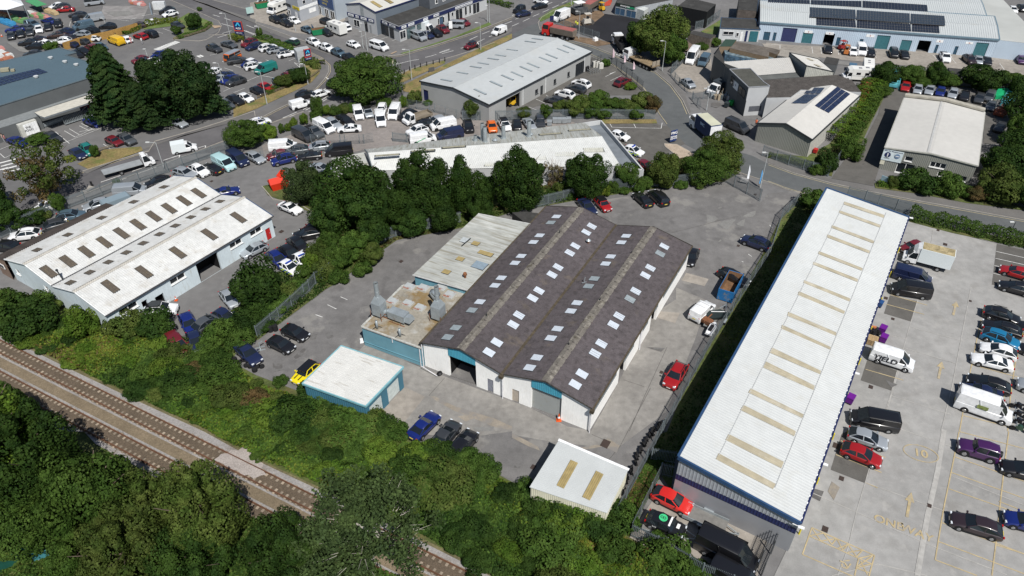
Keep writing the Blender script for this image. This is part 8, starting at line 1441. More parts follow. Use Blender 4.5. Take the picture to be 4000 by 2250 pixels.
def fence(spec,label,h=2.2,m=None,pale=.16,w=.07,name='palisade_fence',post=2.75,group=None,kind='pale'):
 P=pp(spec);m=m or FGAL;t=thing(name,label,'fence',(P[0].x,P[0].y,.04),0,group);mb=MB();posts=[]
 for a,b in zip(P,P[1:]):
  L=(b-a).length;d=(b-a)/L;n=Vector((-d.y,d.x,0))
  if kind=='pale':
   for k in range(int(L/pale)):
    p=a+d*((k+.5)*pale);q=d*(w/2);mb.add([(p.x-q.x,p.y-q.y,.05),(p.x+q.x,p.y+q.y,.05),(p.x+q.x,p.y+q.y,h-.08),(p.x,p.y,h),(p.x-q.x,p.y-q.y,h-.08)],[(0,1,2,3,4)])
   for z in(.35,h-.35):mb.beam((a.x+n.x*.03,a.y+n.y*.03,z),(b.x+n.x*.03,b.y+n.y*.03,z),.05,.05)
  elif kind=='mesh':
   for z in np.arange(.1,h,.3):mb.beam((a.x,a.y,z),(b.x,b.y,z),.02,.02)
   for k in range(int(L/.22)):p=a+d*((k+.5)*.22);mb.beam((p.x,p.y,.05),(p.x,p.y,h),.018,.018)
  elif kind=='board':
   mb.beam((a.x,a.y,h/2),(b.x,b.y,h/2),.05,h)
   for k in range(int(L/.15)):p=a+d*((k+.5)*.15)+n*.03;mb.beam((p.x,p.y,.02),(p.x,p.y,h+.02*(k%2)),.02,.11,n)
  elif kind=='rail':
   for z in(h*.55,h*.95):mb.beam((a.x,a.y,z),(b.x,b.y,z),.06,.12)
  for k in range(int(L/post)+1):posts.append(a+d*min(k*post,L))
 part(mb,'panel',m,t)
 for p in posts[:95]:q=MB();q.box((p.x,p.y,h*.49+.02),(.1,.1,h*.98));part(q,'post',m,t)
 return t
fence("23:1040,880;1500,20 22:1520,1448;1990,590;2370,0 21:2590,1120 31:130,762;300,600","long palisade fence between the workshop yard and trade unit")
fence("23:1185,1050;1490,440;1612,470","palisade fence on the left side of the small pound");fence("23:1185,1050;1500,1200;1900,1448 33:-300,1600","palisade fence along the front of the small pound");fence("23:2576,1100;2440,1448",'dark spiked gate at the right of the small pound',m=FDRK,name='gate');fence("33:-70,1448;120,1010",'black spiked fence at the trade unit near corner',m=FDRK)
fence("23:1395,290;1650,330",'short palisade fence across the shaded gap');fence("12:20,510;240,325;545,40 11:605,1415;925,1205;1305,985;1410,935;2070,795",'overgrown palisade fence left of the empty parking strip')
fence("21:60,690;680,540;850,470;1600,430;1990,385","ivy-grown palisade fence above the parked black cars");fence("21:1995,370;2110,360",'short palisade return beside the site gate');fence("21:2110,370;2500,585",'open palisade gate leaf at the workshop entrance',name='gate',h=2.4)
fence("10:1500,1085;1800,1130;2050,1205",'compound mesh fence below the grey warehouse',kind='mesh',h=2.0,m=FGAL,name='mesh_fence');fence("10:2080,1215 20:0,1210;510,1200;780,1195;1440,1205",'palisade fence along the top of the flue workshop yard')
fence("10:1090,1448;1190,1430",'open mesh gate leaf left of the compound entrance',kind='mesh',name='gate',h=2);fence("10:1380,1425;1540,1440",'open palisade gate leaf right of the compound entrance',name='gate',h=2);fence("10:560,1448;900,1448;1090,1450",'mesh fence across the front of the compound cars',kind='mesh',name='mesh_fence',h=2);fence("11:60,170;330,165;720,115;940,40",'mesh fence before the blue and black parked cars',kind='mesh',name='mesh_fence',h=2)
fence("01:-60,990;350,800;700,650;1250,440;1700,290;2320,70",'long palisade fence between the main road and works yard')
fence("20:790,690;890,640;1000,640;1310,915",'mesh fence with posts around the side car park',kind='mesh',name='mesh_fence',h=2.2,m=FDRK);fence("20:450,250;640,330;880,410",'palisade fence at the edge of the roadworks');fence("20:1595,760;1680,860;1770,940",'mesh fence along the estate road footway',kind='mesh',name='mesh_fence',h=1.8);fence("20:1600,740;1750,610",'palisade fence behind the big tree');fence("20:1810,1000;1920,1000;2060,985",'mesh fence before the white box truck',kind='mesh',name='mesh_fence',h=1.8);fence("20:1815,1010;1895,1105",'mesh fence panel beside the round yard gate',kind='mesh',name='mesh_fence',h=1.8);fence("20:1840,300;1960,270;2090,170",'palisade fence right of the black asphalt')
fence("31:-60,120;200,215;430,290;600,330",'palisade fence along the estate road footway');fence("31:600,330;740,125",'palisade fence beside the laboratory driveway');fence("31:790,540;1100,620;1420,715",'palisade fence behind the far end of the trade unit');fence("30:840,1150;720,1300;620,1410",'blue-grey palisade beside the solar-roofed building')
fence("00:655,505;860,440;1150,375;1400,300",'golden timber board fence between the two car parks',kind='board',m=mat('golden_timber',(.34,.20,.06),.85,noise=((1,.15),(6,.15))),h=1.8,name='timber_fence')
KR=mat('weathered_rail',(.16,.13,.09),.9);fence("00:1750,405;1900,370;2070,315;2140,260",'knee-high timber rail around the entrance island',kind='rail',m=KR,h=.6,name='knee_rail');fence("A:1320,1470;1700,1340;2070,1190;2430,1040;2570,930;2560,860",'knee-high timber rail along the dry verge',kind='rail',m=KR,h=.6,name='knee_rail');fence("00:2330,1100;2576,1010",'knee-high timber rail by the cypress clump',kind='rail',m=KR,h=.6,name='knee_rail');fence("01:680,170;1200,20",'knee-high timber rail above the recovery truck',kind='rail',m=KR,h=.6,name='knee_rail')
fence("03:-40,1440;370,1225",'dark green board fence beside the lawn',kind='board',m=mat('green_fence_paint',(.012,.075,.055),.6),h=1.6,name='garden_fence');fence("03:640,1060;760,985",'short dark green fence among the near trees',kind='board',m=mat('green_fence_paint',(.012,.075,.055),.6),h=1.6,name='garden_fence')
mb=MB();a,b=pp("03:355,1290;500,1225");mb.beam((a.x,a.y,.45),(b.x,b.y,.45),.7,.9);solo(mb,'garden_box',mat('teal_box',(.05,.2,.23),.6),'pale teal storage box at the end of the green fence','storage box')
mb=MB();c=pp("03:375,1345")[0]
for k in range(14):a0,a1=6.283*k/14,6.283*(k+1)/14;mb.beam((c.x+.4*math.cos(a0),c.y+.4*math.sin(a0),.15),(c.x+.4*math.cos(a1),c.y+.4*math.sin(a1),.15),.1,.3)
solo(mb,'fire_pit',mat('pale_stone_ring',(.35,.33,.3),.9),'round stone fire pit on the small lawn','fire pit')
def lamp(base,top,label,arm=-1.0,rzz=math.pi,m=None):
 b=pp(base)[0];t_=ray(*src(*_sp(top)));H=HC+t_.z*(b.y/t_.y);t=thing('street_lamp',label,'street lamp',(b.x,b.y,.05),rzz);m=m or mat('lamp_post_paint',(.40,.42,.42),.5)
 mb=MB();mb.cyl((0,0,0),(0,0,1.2),.11,n=8);mb.cyl((0,0,1.2),(0,0,H),.07,.05,n=8);lpart(mb,'column',m,t);
 if arm:mb=MB();mb.cyl((0,0,H),(abs(arm),0,H+.12),.04,n=6);lpart(mb,'arm',m,t)
 mb=MB();mb.box((abs(arm)+.2,0,H+.12),(.65,.26,.12));lpart(mb,'lamp_head',mat('lamp_head_grey',(.55,.56,.55),.5),t)
for b_,t_,l_,a_ in(("01:1660,275","00:1560,1440",'tall lamp post beside the recovery truck',1.2),("00:2325,400","00:2262,140",'lamp post beside the first totem sign',.8),("10:1568,808","10:1545,505",'lamp post on the verge of the grey warehouse',1.0),("10:2262,505","10:2257,235",'lamp post beside the cyclist',.7),("10:2350,232","10:2345,0",'lamp post at the showroom forecourt end',.8),("20:1510,715","20:1542,418",'lamp post behind the plant lorry',.7),("20:1955,1112","20:1990,897",'lamp post beside the round yard gate',.7),("20:670,388","20:685,120",'lamp post at the roadworks fence',.6),("21:2495,440","21:2572,95",'lamp post behind the blue feather flag',.5),("10:400,320","10:378,220",'lamp post on the trade forecourt verge',.4),("10:1122,512","10:1090,240",'lamp post beside the small white hatchback',.6),("10:1080,490","10:1062,320",'bare pole beside the small white hatchback',0),("10:112,1048","10:42,730",'lamp post on the long dry verge',.5),("10:525,850","10:495,650",'lamp post beside the second totem sign',.5),("A:640,1205","A:528,765",'twin lamp post in the middle of the supermarket cars',.6),("10:45,380","10:28,270",'slim lamp post inside the roadside tree',.4),("10:1722,400","10:1715,260",'thin sign pole before the showroom wing',0),("20:595,55","20:598,-40",'lamp post at the top edge of the main road',.5),("10:2330,220","10:2325,60",'flag pole at the end of the showroom',0),("00:1075,285","00:1050,190",'small lamp post in the builders car park',.3),("00:1490,590","00:1455,500",'pedestrian pole beside the blue saloon',0)):
 lamp(b_,t_,l_,a_)
b=pp("31:2420,935")[0];lamp("31:2420,935","31:2300,795",'dark lamp post rising from the long hedge',.4,m=FDRK)
for k,px in enumerate(("10:1495,745","10:1550,715","10:1602,698","10:1657,680","10:1720,665","10:1785,650","10:1847,635","10:1902,620")):
 c=pp(px)[0];mb=MB();mb.cyl((c.x,c.y,0),(c.x,c.y,1.0),.11,n=8);mb.cyl((c.x,c.y,1.0),(c.x,c.y,1.08),.13,.08,n=8);o=solo(mb,'verge_bollard',mat('black_bollard',(.02,.02,.022),.6),'black bollard on the dry verge by the warehouse','bollard',group='black verge bollards')
for px,l in(("10:1378,640",'white keep-left bollard on the road island by the round tree'),("01:930,430",'dark keep-left bollard on the paved road island')):
 c=pp(px)[0];mb=MB();mb.box((c.x,c.y,.5),(.3,.15,1.0));solo(mb,'traffic_bollard',mat('island_bollard',(.6,.55,.4),.5)if 'white' in l else PBLK,l,'bollard')
sheet('road_island',M_kerb,"01:790,480;900,425;960,440;860,500",12,.13);sheet('tactile_paving',mat('buff_tactile',(.36,.27,.19),.9),"00:2130,262;2210,262;2230,275;2160,290",12,.14);sheet('tactile_paving',mat('buff_tactile',(.36,.27,.19),.9),"10:590,598;650,600;640,618;600,615",12,.14);sheet('tactile_paving',mat('buff_tactile',(.36,.27,.19),.9),"H:385,1090;500,1040;525,1050;410,1100",12,.14)
def totem(b0,b1,top,lab):
 a,b=pp(b0)[0],pp(b1)[0];d=(b-a).normalized();t_=ray(*src(*_sp(top)));H=min(7.5,HC+t_.z*(a.y/t_.y));rz=math.atan2(d.y,d.x);c=(a+b)/2;t=thing('totem_sign',lab,'sign',(c.x,c.y,.05),rz);W_=(b-a).length
 for s in(1,-1):mb=MB();mb.box((s*W_/2,0,H/2),(.14,.14,H));lpart(mb,'post',mat('totem_post',(.03,.04,.07),.5),t)
 mb=MB();mb.box((0,0,H*.72),(W_*1.06,.3,H*.52));lpart(mb,'red_border',mat('totem_red',(.45,.07,.04),.5),t);mb=MB();mb.box((0,-.02,H*.74),(W_*.9,.34,H*.42));f=lpart(mb,'blue_face',mat('totem_navy',(.01,.025,.10),.4),t);mb=MB();mb.box((0,-.01,H*.38),(W_*.9,.3,H*.16));lpart(mb,'lower_board',mat('totem_navy',(.01,.025,.10),.4),t)
 mb=MB();mb.add([(-W_*.32,-.2,H*.74),(-W_*.02,-.2,H*.93),(W_*.14,-.2,H*.93),(W_*.32,-.2,H*.74),(W_*.15,-.2,H*.74),(.0,-.2,H*.86),(-W_*.12,-.2,H*.74)],[(0,6,5,1),(1,5,2),(2,5,4,3)]);lpart(mb,'emblem',mat('light_blue_emblem',(.05,.42,.65),.4),t)
 for s,zz,sz in(('ALDI',.62,.13),('OPEN DAILY',.38,.06)):
  q=text(s,(c.x+.0,c.y,0),H*sz,rz,TXW,'lettering',0,rx=math.pi/2,par=t);q.matrix_local=Matrix.Translation((0,-.22,H*zz))@Matrix.Rotation(math.pi/2,4,'X')
totem("00:2385,400","00:2470,405","00:2375,210",'tall navy and red totem sign on the island nearest the entrance');totem("10:505,655","10:568,640","10:488,500",'tall navy and red totem sign at the road bend')
a,b=pp("20:1585,1445;1648,1428");d=(b-a).normalized();c=(a+b)/2;t=thing('post_sign','navy sign with white lettering on the gravel bed','sign',(c.x,c.y,.1),math.atan2(d.y,d.x));mb=MB();mb.box((0,0,1.35),((b-a).length,.15,2.2));f=lpart(mb,'board',mat('sign_navy',(.02,.04,.14),.5),t)
for s,zz,sz in(('FMG',1.95,.75),('REPAIR',1.2,.48),('SERVICES',.8,.4)):
 q=text(s,(c.x,c.y,0),sz,0,TXW,'lettering',0,rx=math.pi/2,par=t);q.matrix_local=Matrix.Translation((0,-.1,zz))@Matrix.Rotation(math.pi/2,4,'X')
def board(p0,p1,h,z0,m,label,name='sign_board',txt=None,tm=None):
 a,b=pp(p0)[0],pp(p1)[0];d=(b-a).normalized();c=(a+b)/2;t=thing(name,label,'sign',(c.x,c.y,.05),math.atan2(d.y,d.x));w_=(b-a).length;mb=MB();mb.box((0,0,z0+h/2),(w_,.08,h));f=lpart(mb,'board',m,t)
 for s in(1,-1):mb=MB();mb.box((s*w_*.42,.05,(z0+h)/2),(.08,.08,z0+h));lpart(mb,'post',FDRK,t)
 if txt:q=text(txt,(0,0),h*.4,0,tm or TXN,'lettering',0,rx=math.pi/2,par=t);q.matrix_local=Matrix.Translation((0,-.06,z0+h/2))@Matrix.Rotation(math.pi/2,4,'X')
 return t
board("H:1570,620","H:1638,615",1.9,.5,SIGNW,'white post-mounted board before the silver van');board("31:1120,400","31:1185,425",1.3,.3,mat('pale_blue_board',(.3,.42,.48),.6),'pale blue board among laboratory bushes');board("30:2090,0" if False else "00:2490,165","00:2560,150",1.6,.6,mat('pale_teal_board',(.35,.5,.48),.6),'pale teal board at the trade forecourt entrance');board("20:380,245","20:418,240",1.2,.9,W_navy,'small dark blue board beside the hazard van');board("21:2290,395","21:2370,412",.8,.3,mat('dull_white_board',(.42,.42,.42),.7),'white board behind the site gate leaf')
mb=MB();c=pp("10:1768,725")[0];mb.box((c.x,c.y,.6),(1.4,.1,1.0),.5);solo(mb,'back_of_sign',mat('sign_back_grey',(.09,.09,.09),.7),'small grey sign back on the warehouse footway','sign')
def flag(base,top,m,label,w=.5):
 b=pp(base)[0];t_=ray(*src(*_sp(top)));H=HC+t_.z*(b.y/t_.y);t=thing('feather_flag',label,'flag',(b.x,b.y,.05),.1);mb=MB();mb.cyl((0,0,0),(0,0,H),.03,n=6);lpart(mb,'pole',FDRK,t);mb=MB()
 n=8
 for k in range(n):
  z0,z1=H*(.2+.8*k/n),H*(.2+.8*(k+1)/n);w0,w1=w*min(1,(1-k/n)*1.9),w*min(1,(1-(k+1)/n)*1.9);y0,y1=.08*math.sin(k),.08*math.sin(k+1);mb.quad((.03,0,z0),(w0,y0,z0),(w1+.001,y1,z1),(.03,0,z1))
 lpart(mb,'cloth',m,t)
for b_,t_,l_ in(("20:1008,605","20:1042,485",'first'),("20:1122,650","20:1143,548",'second'),("20:1213,720","20:1240,618",'third')):flag(b_,t_,mat('pink_white_cloth',(.72,.55,.60),.8,noise=((3,.15),)),f'{l_} pink and white feather flag from the left')
flag("21:2350,400","21:2392,200",mat('white_cloth',(.78,.8,.84),.8),'white feather flag at the workshop entrance',.42);flag("21:2475,440","21:2515,250",mat('light_blue_cloth',(.12,.34,.62),.8),'light blue feather flag at the workshop entrance',.42);flag("10:570,325","10:562,242",mat('navy_cloth',(.03,.07,.13),.8),'dark blue feather flag on the trade forecourt')
def bin4(px,m,label,group=None,rz=.9,s=.85,z=.05,cat='bin'):
 c=pp(px)[0];t=thing('wheeled_bin',label,cat,(c.x,c.y,z),rz,group);mb=MB();mb.box((0,0,.62*s),(1.0*s,.85*s,.95*s),0,taper=1.12);lpart(mb,'body',m,t);mb=MB();mb.box((0,0,1.22*s),(1.2*s,1.02*s,.14*s),taper=.9);lpart(mb,'lid',m,t)
 for x in(.45,-.45):mb=MB();mb.cyl((x*s,-.35*s,.1),(x*s,.35*s,.1),.1,n=8);lpart(mb,'wheel',TYRE,t)
PUR=mat('purple_plastic',(.13,.012,.22),.45,noise=((1,.1),));GRN=mat('green_plastic',(.01,.28,.05),.5);GBI=mat('galvanised_bin',(.33,.36,.38),.5,metal=.3,noise=((1,.1),));DBI=mat('dark_bin',(.03,.04,.045),.6)
bin4("32:1140,455",PUR,'purple wheeled bin, upper of the pair beside pallets');bin4("32:1150,545",PUR,'purple wheeled bin, lower of the pair beside pallets');bin4("32:815,1155",PUR,'purple wheeled bin alone by the unit wall');bin4("32:1118,190",mat('blue_plastic',(.02,.07,.2),.5),'narrow blue bin against the trade unit wall',s=.7)
bin4("20:2205,1065",GRN,'bright green bin beside the dark roller door');bin4("20:2155,1080",DBI,'open dark bin left of the bright green bin');bin4("20:2195,1005",mat('red_plastic',(.4,.02,.02),.5),'red bin behind the bright green bin',s=.8);bin4("20:2035,830",DBI,'dark bin against the left grey wall');bin4("31:470,95",mat('red_plastic',(.4,.02,.02),.5),'small red bin against the solar building',s=.7)
for k,px in enumerate(("20:375,1265","20:430,1240","20:475,1240","20:525,1240","20:568,1235")):bin4(px,GBI,'galvanised waste bin in the row behind the flue workshop','galvanised bins in a row',rz=0)
for k,px in enumerate(("20:830,675","20:860,680","20:890,690")):
 c=pp(px)[0];mb=MB();mb.box((c.x,c.y,.7),(1.0,1.0,1.25),.3);solo(mb,'wrapped_pallet',mat('wrapped_goods',(.5,.49,.45),.7,noise=((2,.1),)),'wrapped pallet load at the warehouse car park corner','pallet load',group='wrapped pallets at the warehouse corner')
c=pp("20:755,715")[0];mb=MB();mb.cyl((c.x,c.y,0),(c.x,c.y,1.1),.5,n=12);solo(mb,'black_drum',PBLK,'black drum beside the warehouse entrance','drum')
t=thing('trolley_racks','grey metal racks outside the grey warehouse entrance','rack',tuple(pp("20:830,730")[0]),.4)
for k in range(5):
 mb=MB();
 for z in(.2,.7):mb.beam((k*.6-1.4,-.8,z),(k*.6-1.4,.8,z),.05,.05)
 mb.beam((k*.6-1.4,-.8,0),(k*.6-1.4,-.8,.8),.05,.05);mb.beam((k*.6-1.4,.8,0),(k*.6-1.4,.8,.8),.05,.05);lpart(mb,'rack_frame',GALV2,t)
t=thing('pallet_stack','stack of timber pallets by the unit wall','pallets',tuple(pp("32:1040,560")[0]),-.5)
for k in range(6):
 mb=MB();
 for j in range(5):mb.box((0,-.5+j*.25,.14+k*.15),(1.2,.18,.025))
 for j in(-.5,0,.5):mb.box((j,0,.08+k*.15),(.1,1.15,.09))
 lpart(mb,'pallet',mat('pallet_wood',(.38,.27,.15),.9,noise=((2,.15),),randv=.1),t)
mb=MB();c=pp("32:1075,470")[0];R_=random.Random(3)
for k in range(5):mb.box((c.x+R_.uniform(-.5,.5),c.y+R_.uniform(-.4,.4),.35),(.6,.55,.6),R_.random(),taper=.6)
solo(mb,'bin_bags',PBLK,'heap of black bin bags behind the purple bins','bin bags');mb=MB();c=pp("32:1040,425")[0];mb.box((c.x,c.y,.35),(.9,.35,.6),-.3);solo(mb,'orange_crate',mat('terracotta_plastic',(.45,.16,.07),.6),'terracotta crate beside the unit wall','crate')
def cone(px,label,s=1):
 c=pp(px)[0];t=thing('traffic_cone',label,'traffic cone',(c.x,c.y,.05));mb=MB();mb.box((0,0,.03),(.42*s,.42*s,.06));mb.cyl((0,0,.06),(0,0,.75*s),.16*s,.03*s,n=10);lpart(mb,'cone',mat('cone_orange',(.62,.10,.02),.5),t);mb=MB();mb.cyl((0,0,.3*s),(0,0,.48*s),.118*s,.085*s,n=10,cap=False);lpart(mb,'white_band',SIGNW,t)
cone("22:470,1335",'tall orange cone beside the workshop roller door',1.4);cone("02:1775,130",'orange cone beside the arched opening of the works');cone("00:20,370",'orange cone in the builders car park');cone("20:1145,880",'orange cone beside the dark red SUV')
def tyre(c,rz,label,group,lean=None):
 mb=MB();p=Vector(c);a=Vector((math.cos(rz),math.sin(rz),.25))if lean is not None else Vector((0,0,1));a.normalize();q=p+Vector((0,0,.34 if lean is not None else.1));mb.cyl(q-a*.11,q+a*.11,.34,n=14);mb.cyl(q+a*.111,q+a*.113,.2,n=12);o=solo(mb,'tyre',TYRE,label,'tyre',group=group);return o
A_=pp("23:1140,640;1290,250;1450,10 22:1560,1370");R_=random.Random(9)
for a,b in zip(A_,A_[1:]):
 n_=8;d=(b-a)
 for k in range(n_):q=a+d*((k+R_.random()*.5)/n_);tyre((q.x-.25+R_.uniform(-.2,.1),q.y,.05),R_.uniform(-.3,.6),'worn black tyre leaning on the yard palisade fence','tyres along the yard fence',lean=1)
for px in("02:2362,735","02:2410,755","02:2450,735","02:2480,790","02:2520,800","12:20,800","12:-10,840","12:60,800"):
 q=pp(px)[0]
 for j in range(R_.choice((1,2))):tyre((q.x,q.y,.05+.2*j),0,'old tyre dumped at the left corner of the yard','tyres at the left corner of the yard')
for px in("12:95,440","12:150,440","12:200,430"):
 q=pp(px)[0]
 for j in range(4):tyre((q.x,q.y,.05+.22*j),0,'tyre in the stacks behind the black hatchbacks','tyre stacks behind the black hatchbacks')
q=pp("12:1850,885")[0];t=thing('loose_wheel','loose wheel with black alloy leaning on the white gable','wheel',(q.x,q.y,.05),-1.1);mb=MB();mb.cyl((-.1,0,.34),(.12,0,.34),.34,n=16);lpart(mb,'tyre',TYRE,t);mb=MB();mb.cyl((.12,0,.34),(.14,0,.34),.2,n=10);lpart(mb,'rim',mat('dark_rim',(.06,.06,.065),.4),t)
t=thing('engine_stand','pale metal stand between the tyres and dark wreck','stand',tuple(pp("12:45,620")[0]),.4);mb=MB();mb.beam((-.6,-.3,.1),(.6,-.3,.1),.1,.1);mb.beam((-.6,.3,.1),(.6,.3,.1),.1,.1);mb.beam((0,-.3,.1),(0,.3,.1),.1,.1);mb.beam((0,0,.1),(0,0,1.1),.1,.1);mb.beam((0,0,1.0),(.5,0,1.3),.1,.1);lpart(mb,'frame',GALV2,t)
mb=MB();c=pp("12:1065,545")[0];mb.box((c.x,c.y,.25),(.5,.6,.4),.3,taper=.7);solo(mb,'white_sack',SIGNW,'white sack against the pale blue block','sack')
c=pp("13:805,700")[0];t=thing('track_marker','small grey lineside cabinet sign beside the upper track','sign',(c.x-.5,c.y+1.2,.05),.3);mb=MB();mb.cyl((0,0,0),(0,0,1.6),.06,n=6);lpart(mb,'post',FGAL,t);mb=MB();mb.box((0,0,1.6),(.5,.1,.5));lpart(mb,'plate',T_dark,t)
c=pp("10:480,600")[0];mb=MB();mb.box((c.x,c.y,1.3),(3.2,2.6,2.6),.5);solo(mb,'grey_cabin',mat('pale_grey_cabin',(.36,.38,.39),.6),'pale grey cabin behind the second totem sign','cabin')
for px,lab,rz in(("00:1530,130",'grey container gate panel near the top lorry park',.4),("00:1615,95",'white sheeted load beside the grey panel',.1)):
 c=pp(px)[0];mb=MB();mb.box((c.x,c.y,1.1),(3.2 if 'white' in lab else.3,1.2 if 'white' in lab else 4.5,2.0),rz);solo(mb,'yard_unit',mat('sheeted_white',(.55,.57,.58),.7)if 'white' in lab else mat('panel_slate',(.2,.24,.28),.6),lab,'site unit')
def rack(px,label,m,L=6,W_=2,H=1.4,rz=None):
 a,b=pp(px);d=(b-a);c=(a+b)/2;t=thing('storage_rack',label,'rack',(c.x,c.y,.05),math.atan2(d.y,d.x));L=d.length;n_=max(2,int(L/1.6))
 for k in range(n_):mb=MB();x=-L/2+(k+.5)*L/n_;mb.beam((x-.7,-W_/2,H),(x+.7,-W_/2,H),.08,.08);mb.beam((x-.7,W_/2,H),(x+.7,W_/2,H),.08,.08);mb.beam((x-.7,-W_/2,0),(x-.7,-W_/2,H),.08,.08);mb.beam((x+.7,W_/2,0),(x+.7,W_/2,H),.08,.08);mb.beam((x-.7,-W_/2,H),(x-.7,W_/2,H),.08,.08);mb.beam((x+.7,-W_/2,H),(x+.7,W_/2,H),.08,.08);mb.box((x,0,H*.45),(1.3,W_*.9,.5));lpart(mb,'cage',m,t)
TQ=mat('turquoise_frame',(.10,.36,.42),.6,noise=((1,.3),));RR=mat('red_oxide',(.22,.06,.03),.8,noise=((1,.35),));YR=mat('amber_steel',(.45,.26,.05),.7,noise=((1,.25),))
rack("30:1285,740;1255,900",'turquoise storage cages at the end of the long hedge',TQ);rack("30:2470,940;2370,1100",'turquoise storage cages near the right edge',TQ);rack("30:980,860;950,970",'rust-red frames stacked beside the motorhome hedge',RR);rack("30:950,980;900,1030",'rust-red frames behind the solar building',RR);rack("30:930,1030;900,1090",'amber steel frames behind the solar building',YR,H=1);rack("30:2400,1110;2300,1180",'rust-red scrap frames at the right edge',RR,H=1.0)
mb=MB();c=pp("30:2340,980")[0];mb.add([(c.x-1.8,c.y-1,.8),(c.x+1.8,c.y-1,1.1),(c.x+1.5,c.y+1.2,1.6),(c.x-1.5,c.y+1.4,1.2),(c.x-1.8,c.y-1,0),(c.x+1.8,c.y-1,0),(c.x+1.5,c.y+1.2,0),(c.x-1.5,c.y+1.4,0)],[(0,1,2,3),(0,4,5,1),(1,5,6,2),(2,6,7,3),(3,7,4,0)]);solo(mb,'green_tarpaulin',mat('green_tarp',(.01,.30,.12),.5),'bright green tarpaulin over a heap near the right edge','tarpaulin')
def plant(px,m,label,name,cat='plant',rz=.4,roof=True,drum=False,sz=1):
 c=pp(px)[0];t=thing(name,label,cat,(c.x,c.y,.05),rz);mb=MB();mb.box((-.3*sz,0,.75*sz),(1.6*sz,1.1*sz,.8*sz),taper=.85);lpart(mb,'body',m,t);mb=MB();mb.box((-.2*sz,0,1.35*sz),(.5*sz,.5*sz,.4*sz));lpart(mb,'seat',PBLK,t)
 if roof:
  mb=MB();
  for x in(-.7,.4):
   for y in(-.45,.45):mb.beam((x*sz,y*sz,1.1*sz),(x*sz,y*sz,2.1*sz),.06,.06)
  mb.box((-.15*sz,0,2.12*sz),(1.3*sz,1.1*sz,.07));lpart(mb,'roof_guard',m,t)
 if drum:
  for x in(.8,-1.0):mb=MB();mb.cyl((x*sz,-.5*sz,.4*sz),(x*sz,.5*sz,.4*sz),.4*sz,n=16);lpart(mb,'drum',mat('roller_drum',(.12,.11,.10),.5,metal=.3),t)
 else:
  for x in(.4,-.8):
   for s in(1,-1):mb=MB();mb.cyl((x*sz,s*.45*sz,.32*sz),(x*sz,s*.65*sz,.32*sz),.32*sz,n=12);lpart(mb,'wheel',TYRE,t)
  mb=MB();mb.beam((.75*sz,-.3*sz,.1),(.75*sz,-.3*sz,2.0*sz),.1,.1);mb.beam((.75*sz,.3*sz,.1),(.75*sz,.3*sz,2.0*sz),.1,.1);mb.beam((.8*sz,-.25*sz,.15),(1.6*sz,-.25*sz,.12),.12,.05);mb.beam((.8*sz,.25*sz,.15),(1.6*sz,.25*sz,.12),.12,.05);lpart(mb,'mast',FDRK,t)
MR=mat('machine_red',(.28,.03,.03),.5,noise=((1,.2),));MY=mat('machine_yellow',(.55,.33,.02),.5)
plant("30:745,500",MR,'dark red forklift outside the open steel shed door','forklift','forklift');plant("30:780,545",mat('machine_orange',(.4,.14,.04),.5),'orange forklift in front of the dark red one','forklift','forklift',rz=1.2);plant("20:895,105",MY,'yellow skid loader on the roadworks','skid_loader',rz=2.2);plant("20:765,245",mat('machine_cream',(.48,.45,.4),.5),'cream road roller on the black asphalt edge','road_roller',drum=True,sz=1.3,rz=.3);plant("20:1770,215",mat('machine_cream',(.48,.45,.4),.5),'small white compressor beside the black clad shed','compressor',roof=False);plant("20:10,1060",MY,'yellow lift truck inside the open warehouse door','forklift','forklift')
c=pp("20:680,140")[0];t=thing('asphalt_paver','large grey asphalt paver with white canopy on the roadworks','paver',(c.x,c.y,.05),.5);mb=MB();mb.box((0,0,1.1),(4.2,2.4,1.3));mb.box((2.4,0,.8),(1.4,2.8,.9));lpart(mb,'body',mat('paver_grey',(.07,.075,.08),.6,noise=((1,.3),)),t);mb=MB();mb.box((-.3,0,3.1),(2.6,2.3,.12));lpart(mb,'canopy',SIGNW,t);mb=MB();[mb.beam((x,y,1.7),(x,y,3.1),.07,.07)for x in(-1.4,.8)for y in(-1,1)];lpart(mb,'canopy_post',FDRK,t);mb=MB();mb.box((-.2,.9,.35),(3.6,.5,.7));mb.box((-.2,-.9,.35),(3.6,.5,.7));lpart(mb,'crawler',PBLK,t)
F_,R_=pp("20:860,30;760,90",1.0);lorry(F_,R_,'blue-grey tipper lorry behind the asphalt paver','bluegrey','',8.2,Wd=2.5,name='lorry',cat='lorry',build=tip,axles=(.12,.7,.84),wr=.48,cablen=2.0,cabh=2.9)
mb=MB();a,b=pp("20:960,60;1000,20");
for k in range(4):q=a.lerp(b,k/4);mb.box((q.x,q.y,.6),(1.8,.1,1.0),.4+k*.2)
solo(mb,'barrier_stack',mat('barrier_red',(.5,.08,.05),.6),'red plastic barriers left beside the hire office','barriers')
c=pp("20:838,412")[0];mb=MB();mb.box((c.x,c.y,.4),(1.1,.9,.7),.6);mb.cyl((c.x,c.y,.7),(c.x,c.y,1.0),.25,n=8);solo(mb,'cement_mixer',SIGNW,'small white mixer on the verge beside the black asphalt','mixer')
t=thing('scrap_machinery','jumble of grey machinery and pipes beside the dark grey block','scrap',tuple(pp("20:2125,1010")[0]));R_=random.Random(21)
